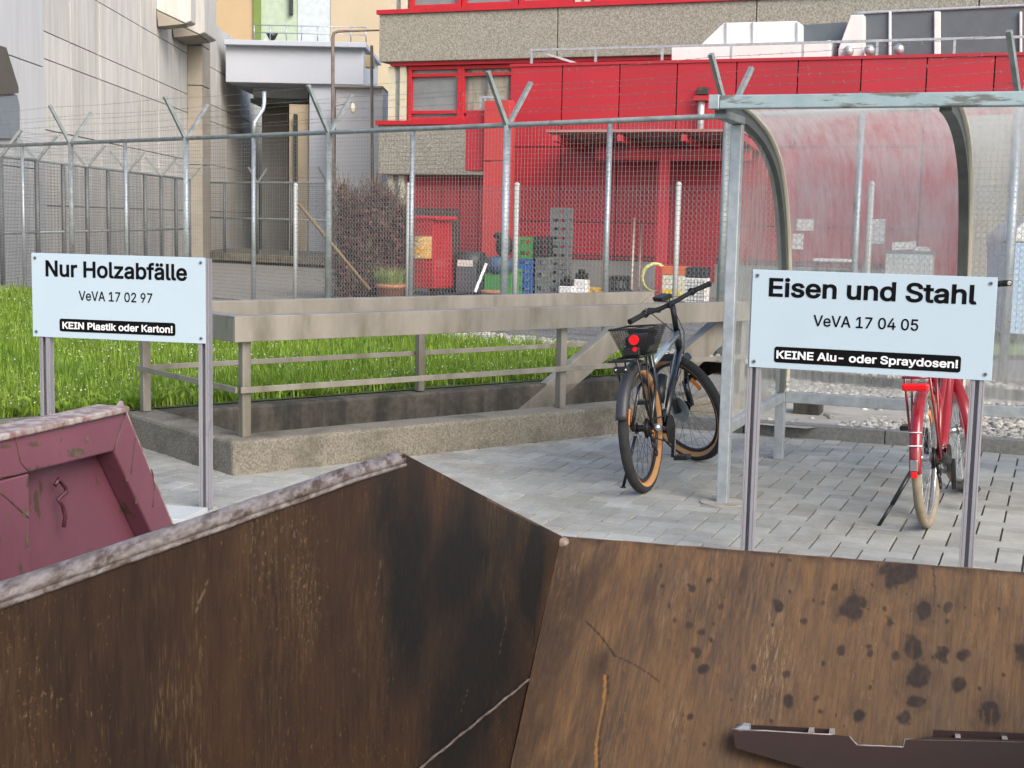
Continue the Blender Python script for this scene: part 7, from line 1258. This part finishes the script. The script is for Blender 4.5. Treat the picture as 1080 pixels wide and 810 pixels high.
# ------------------------------------------------------------------ left concrete hall
def hall(px0): return None
HX = lambda Y: -9.6 - .031 * (Y - 26)
LD = V((-.031, 1, 0)).normalized(); LN = V((1, .031, 0)).normalized()
def LPt(Y, z, d=0.0): return V((HX(Y), Y, z)) + LN * d
def Yof(px):                                                   # depth at which a photo column meets the hall wall
    p = PL(px, 200, LPt(30, 0), LN); return p.y
root = thing('concrete_hall', 'tall pale board marked concrete hall wall with panel joints at the left', 'building', LPt(30, 0))
HT2 = PL(226, 25, LPt(30, 0), LN).z
m = MB(); m.prism([LPt(26.8, -.03, -.06), LPt(44.0, -.03, -.06), LPt(44.0, 11, -.06), LPt(26.8, 11, -.06)], -LN * 6); m.prism([LPt(44.003, -.03, -.06), LPt(66, -.03, -.06), LPt(66, HT2, -.06), LPt(44.003, HT2, -.06)], -LN * 6); part('wall_core', m, dark_m, root)
zrow = [-.03, 1.6, 3.15, 4.58, 5.13, 6.35, HT2, 9.4, 11]; ycol = [26.8]
for px in (77, 107, 150, 168, 200): ycol.append(Yof(px))
ycol[-1] = 43.0
while ycol[-1] < 64: ycol.append(ycol[-1] + 3.2)
m = MB()
for i in range(len(ycol) - 1):
    for k in range(len(zrow) - 1 if ycol[i] < 42.5 else 6): m.obox(LPt(ycol[i] + .045, zrow[k] + .012, -.058), LD * (ycol[i + 1] - ycol[i] - .09), LN * .058, ZV * (zrow[k + 1] - zrow[k] - .024))
part('wall_panels', m, ccw, root)
ya, yb = Yof(198), Yof(204)
m = MB(); zz = [-.03, 3, 5.4, 6.6, 7.4]
for k in range(4): m.obox(LPt(ya, zz[k] + .01, .003), LD * (yb - ya + .5), LN * .45, ZV * (zz[k + 1] - zz[k] - .02))
part('pillar', m, ccol, root, bevel=.02)
def oriel(px0, px1, py, lab=None):
    y0, y1 = Yof(px0), Yof(px1); zb_ = PL(px1, py, LPt(30, 0, .9), LN).z
    m = MB(); m.prism([LPt(y0, zb_ + .45, .005), LPt(y0, zb_ + .10, .8), LPt(y0, zb_ + .16, .95), LPt(y0, zb_ + 2.6, .95), LPt(y0, zb_ + 2.6, .005)], LD * (y1 - y0)); part('oriel', m, ccw, root, bevel=.03)
    m = MB(); m.prism([LPt(y0 + .02, zb_ + .43, .01), LPt(y0 + .02, zb_ + .0, .06), LPt(y0 + .02, zb_ + .09, .78)], LD * (y1 - y0 - .04)); part('soffit', m, ccol, root)
oriel(166, 172, 10); oriel(182, 196, 28)
root = thing('blue_grey_facade', 'pale blue-grey facade with a dark hooded opening at the left edge', 'building', LPt(24, 0))
yb0 = Yof(33); m = MB(); zz = [-.03, 2.3, 4.3, 5.75, 6.45, 9, 11]
for k in range(len(zz) - 1):
    for j in range(5): m.obox(LPt(20 + j * (yb0 - 20) / 5 + .01, zz[k] + .012, .003), LD * ((yb0 - 20) / 5 - .02), LN * .3, ZV * (zz[k + 1] - zz[k] - .024))
part('facade_panels', m, ccw_b, root)
m = MB(); m.prism([LPt(21, -.03, -.3), LPt(yb0 - .02, -.03, -.3), LPt(yb0 - .02, 11, -.3), LPt(21, 11, -.3)], LN * .29); part('core', m, dark_m, root)
f0 = LPt(30, 0, .32); hp = [PL(x, y, f0, LN) for x, y in ((-14, 45), (2, 50), (15, 92), (15, 98), (-14, 100))]
m = MB(); m.prism(hp, LN * .08); part('hood', m, M('hood_dark', (.10, .09, .075), rough=.7), root)
m = MB(); m.prism([PL(x, y, f0, LN) for x, y in ((-14, 103), (15, 100), (18, 112), (18, 146), (-14, 146))], LN * .05); part('hood_base', m, M('hood_base_blue', (.20, .23, .26), rough=.7), root)
# side fence in front of the hall
wire_d = M('dark_fence_wire', (.13, .145, .155), (.09, .10, .105), s=2, rough=.6, metal=.3)
def small_fence(name, label, pts, zt, arms, mpx, r, zb_=0.0, npost=4):
    root = thing(name, label, 'fence', V((pts[0].x, pts[0].y, 0)))
    for i in range(len(pts) - 1):
        a, b = pts[i], pts[i + 1]; L_ = (b - a).length; n = max(1, round(L_ / 1.5)); d = (b - a) / n; dn = d.normalized(); nn = V((dn.y, -dn.x, 0))
        for k in range(n + (1 if i == len(pts) - 2 else 0)):
            p = a + d * k; m = MB(); m.tube([p + ZV * zb_, p + ZV * zt], .045, 8); part('post', m, wire_d, root)
            if arms and k % 2 == 0:
                for sg in (-1, 1): m = MB(); m.bar(p + ZV * (zt - .02), p + nn * sg * .38 + ZV * (zt + .45), .05, .05, up=dn); part('arm', m, galv_d, root)
        for k in range(n): mesh_panel('mesh_panel', root, a + d * k, a + d * (k + 1), zb_ + .05, zt, .06, .06, .0036, wire_d)
        m = MB(); m.tube([a + ZV * zt, b + ZV * zt], .03, 8); m.tube([a + ZV * (zb_ + 1.1), b + ZV * (zb_ + 1.1)], .022, 8); part('rail', m, galv_d, root)
        if arms:
            for sg in (-1, 1):
                for f in (.35, .65, .95): m = MB(); m.tri3(a + nn * sg * .38 * f + ZV * (zt + .45 * f), b + nn * sg * .38 * f + ZV * (zt + .45 * f), .004); part('barbed_wire', m, barb_m, root)
def gxy(px, Y): p = AY(px, 250, Y); return V((p.x, p.y, 0))
small_fence('inner_side_fence', 'inner mesh fence running along the concrete hall wall with small Y tops', [gxy(2, 24.0), gxy(40, 25.6), gxy(200, 37.5)], 2.42, True, .1, .004)
small_fence('platform_fence', 'mesh fence on the low concrete platform in front of the passage', [gxy(204, 44.5), gxy(345, 41.0)], 2.5, True, .1, .004, .3)
root = thing('concrete_platform', 'low pale concrete platform in front of the passage under the bridge', 'platform', gxy(270, 43))
a, b = gxy(190, 44.6), gxy(350, 40.9); m = MB(); m.obox(a + ZV * .06, b - a, V((-.1, 6, 0)), ZV * .24); part('platform_slab', m, conc, root, bevel=.02)
m = MB(); m.obox(V((a.x, a.y + .15, -.03)), b - a, V((0, 5, 0)), ZV * .085); part('platform_recess', m, dark_m, root)
# bridge and buildings behind
root = thing('connecting_bridge', 'lilac white enclosed bridge joining the concrete hall to the building behind', 'bridge', AY(310, 100, 48))
def vbox(px0, px1, py0, py1, Y, dep, mat, name, root, bev=.02):
    a, b = AY(px0, py1, Y), AY(px1, py1, Y); zt = AY((px0 + px1) / 2, py0, Y).z; zb_ = AY((px0 + px1) / 2, py1, Y).z
    m = MB(); m.obox(V((a.x, Y, zb_)), V((b.x - a.x, 0, 0)), V((0, dep, 0)), ZV * (zt - zb_)); return part(name, m, mat, root, bevel=bev)
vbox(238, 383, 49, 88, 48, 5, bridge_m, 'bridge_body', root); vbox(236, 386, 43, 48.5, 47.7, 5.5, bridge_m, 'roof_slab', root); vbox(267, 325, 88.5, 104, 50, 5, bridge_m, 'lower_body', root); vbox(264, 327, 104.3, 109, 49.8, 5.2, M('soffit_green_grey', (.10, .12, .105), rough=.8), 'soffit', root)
vbox(325.5, 352, 88.8, 285, 48.2, 4.5, bridge_m, 'support_wall', root)
m = MB(); zz = AY(300, 43, 48).z
for y in (27, 35): q = AY(300, y, 47.9).z; m.tube([V((AY(268, y, 47.9).x, 47.9, q)), V((AY(386, y, 47.9).x, 47.9, q))], .018, 6)
for px in (268, 285, 302, 318, 335, 352, 370, 386): x = AY(px, 40, 47.9).x; m.tube([V((x, 47.9, zz)), V((x, 47.9, AY(300, 27, 47.9).z))], .02, 6)
part('guard_rail', m, galv, root)
root = thing('rooftop_fan', 'dark cone shaped fan beside a small white triangle on the bridge roof', 'fan', AY(286, 42, 50)); p = AY(287, 42, 50)
m = MB(); m.tube([V((p.x, 50, zz)), V((p.x, 50, zz + .25)), V((p.x, 50, zz + .3)), V((p.x, 50, zz + .5))], [.06, .06, .12, .22], 12); part('fan_cone', m, blk, root)
m = MB(); c = V((AY(280, 42, 50).x, 50, zz)); m.prism([c - V((.18, 0, 0)), c + V((.18, 0, 0)), c + ZV * .38], (0, .05, 0)); part('white_triangle', m, white_u, root)
root = thing('passage_building', 'dark passage with a beige inner wall below the bridge', 'building', AY(295, 280, 58))
vbox(276, 304, 112, 275, 52, 8, M('passage_dark_wall', (.20, .19, .175), (.26, .25, .23), s=1, rough=.9, st=(1, 1, .3)), 'dark_wall', root); vbox(304.5, 325.2, 110, 275, 48.6, 6, beige2_m, 'beige_wall', root); vbox(309, 312.5, 120, 275, 48.3, .25, dark_m, 'drain_pipe', root)
root = thing('lilac_grey_block', 'plain lilac grey low building between the passage and the office building', 'building', AY(375, 280, 46))
vbox(353, 402, 92, 300, 45.5, 8, M('lilac_grey_render', (.60, .60, .625), (.52, .52, .545), s=.6, rough=.9), 'wall', root); vbox(352, 404, 90, 92.6, 45.3, 8.4, ccol, 'roof_edge', root)
root = thing('striped_tower', 'tall warm beige building with green and white vertical stripes beyond the bridge', 'building', AY(310, 50, 75))
for a, b, mt2, nm, dy in ((215, 267, beige_m, 'beige_stripe', 0), (267.2, 274.5, green_m, 'green_stripe', -.15), (274.7, 313, pgreen_m, 'pale_green_stripe', 0.1), (313.2, 347, pwhite_m, 'white_stripe', 0.05), (347.2, 425, beige2_m, 'pale_beige_stripe', 0)): vbox(a, b, -70, 270, 75 + dy, 9, mt2, nm, root, 0)
vbox(305, 308.5, -20, 15, 74.8, .25, dark_m, 'slot_window', root, 0)
root = thing('bent_lamp_pole', 'thin rusty pole with a long bent arm in front of the lilac grey block', 'pole', AY(351, 300, 40))
m = MB(); m.tube([AY(351, 280, 40), AY(351, 40, 40), AY(352, 35, 40), AY(357, 33, 40), AY(400, 32, 40)], [.055, .05, .045, .04, .02], 8); part('pole', m, rust_p, root)
root = thing('straight_rusty_pole', 'straight rusty pole close to the left corner of the office building', 'pole', AY(392.5, 300, 41))
m = MB(); m.tube([AY(393, 280, 41), AY(392, 48, 41)], .045, 8); part('pole', m, rust_p, root)
root = thing('wall_lamp', 'small white and brown lamp on the rusty pole', 'lamp', AY(372, 117, 40)); m = MB(); m.bar(AY(353, 112, 40), AY(371, 108, 40), .03, .03); part('lamp_arm', m, rust_p, root)
m = MB(); m.sphere(AY(372, 114, 40), .10, 10, 8, (.8, .8, 1.5)); part('lamp_head', m, cream_m, root)
root = thing('yellow_sign_box', 'small yellowish box on the wall left of the office building', 'box', AY(389, 65, 44)); vbox(384.5, 394, 58, 71, 44, .4, M('pale_yellow_box', (.66, .53, .30), rough=.7), 'box_body', root)
far = [G(1010, 374, .03), G(1100, 375, .03), G(1100, 350, .03), G(1010, 349, .03)]
sheet('far_lawn', far, M('far_lawn_green', (.11, .19, .03), (.16, .25, .05), s=6, rough=1, bump=.8, bs=30), .03)
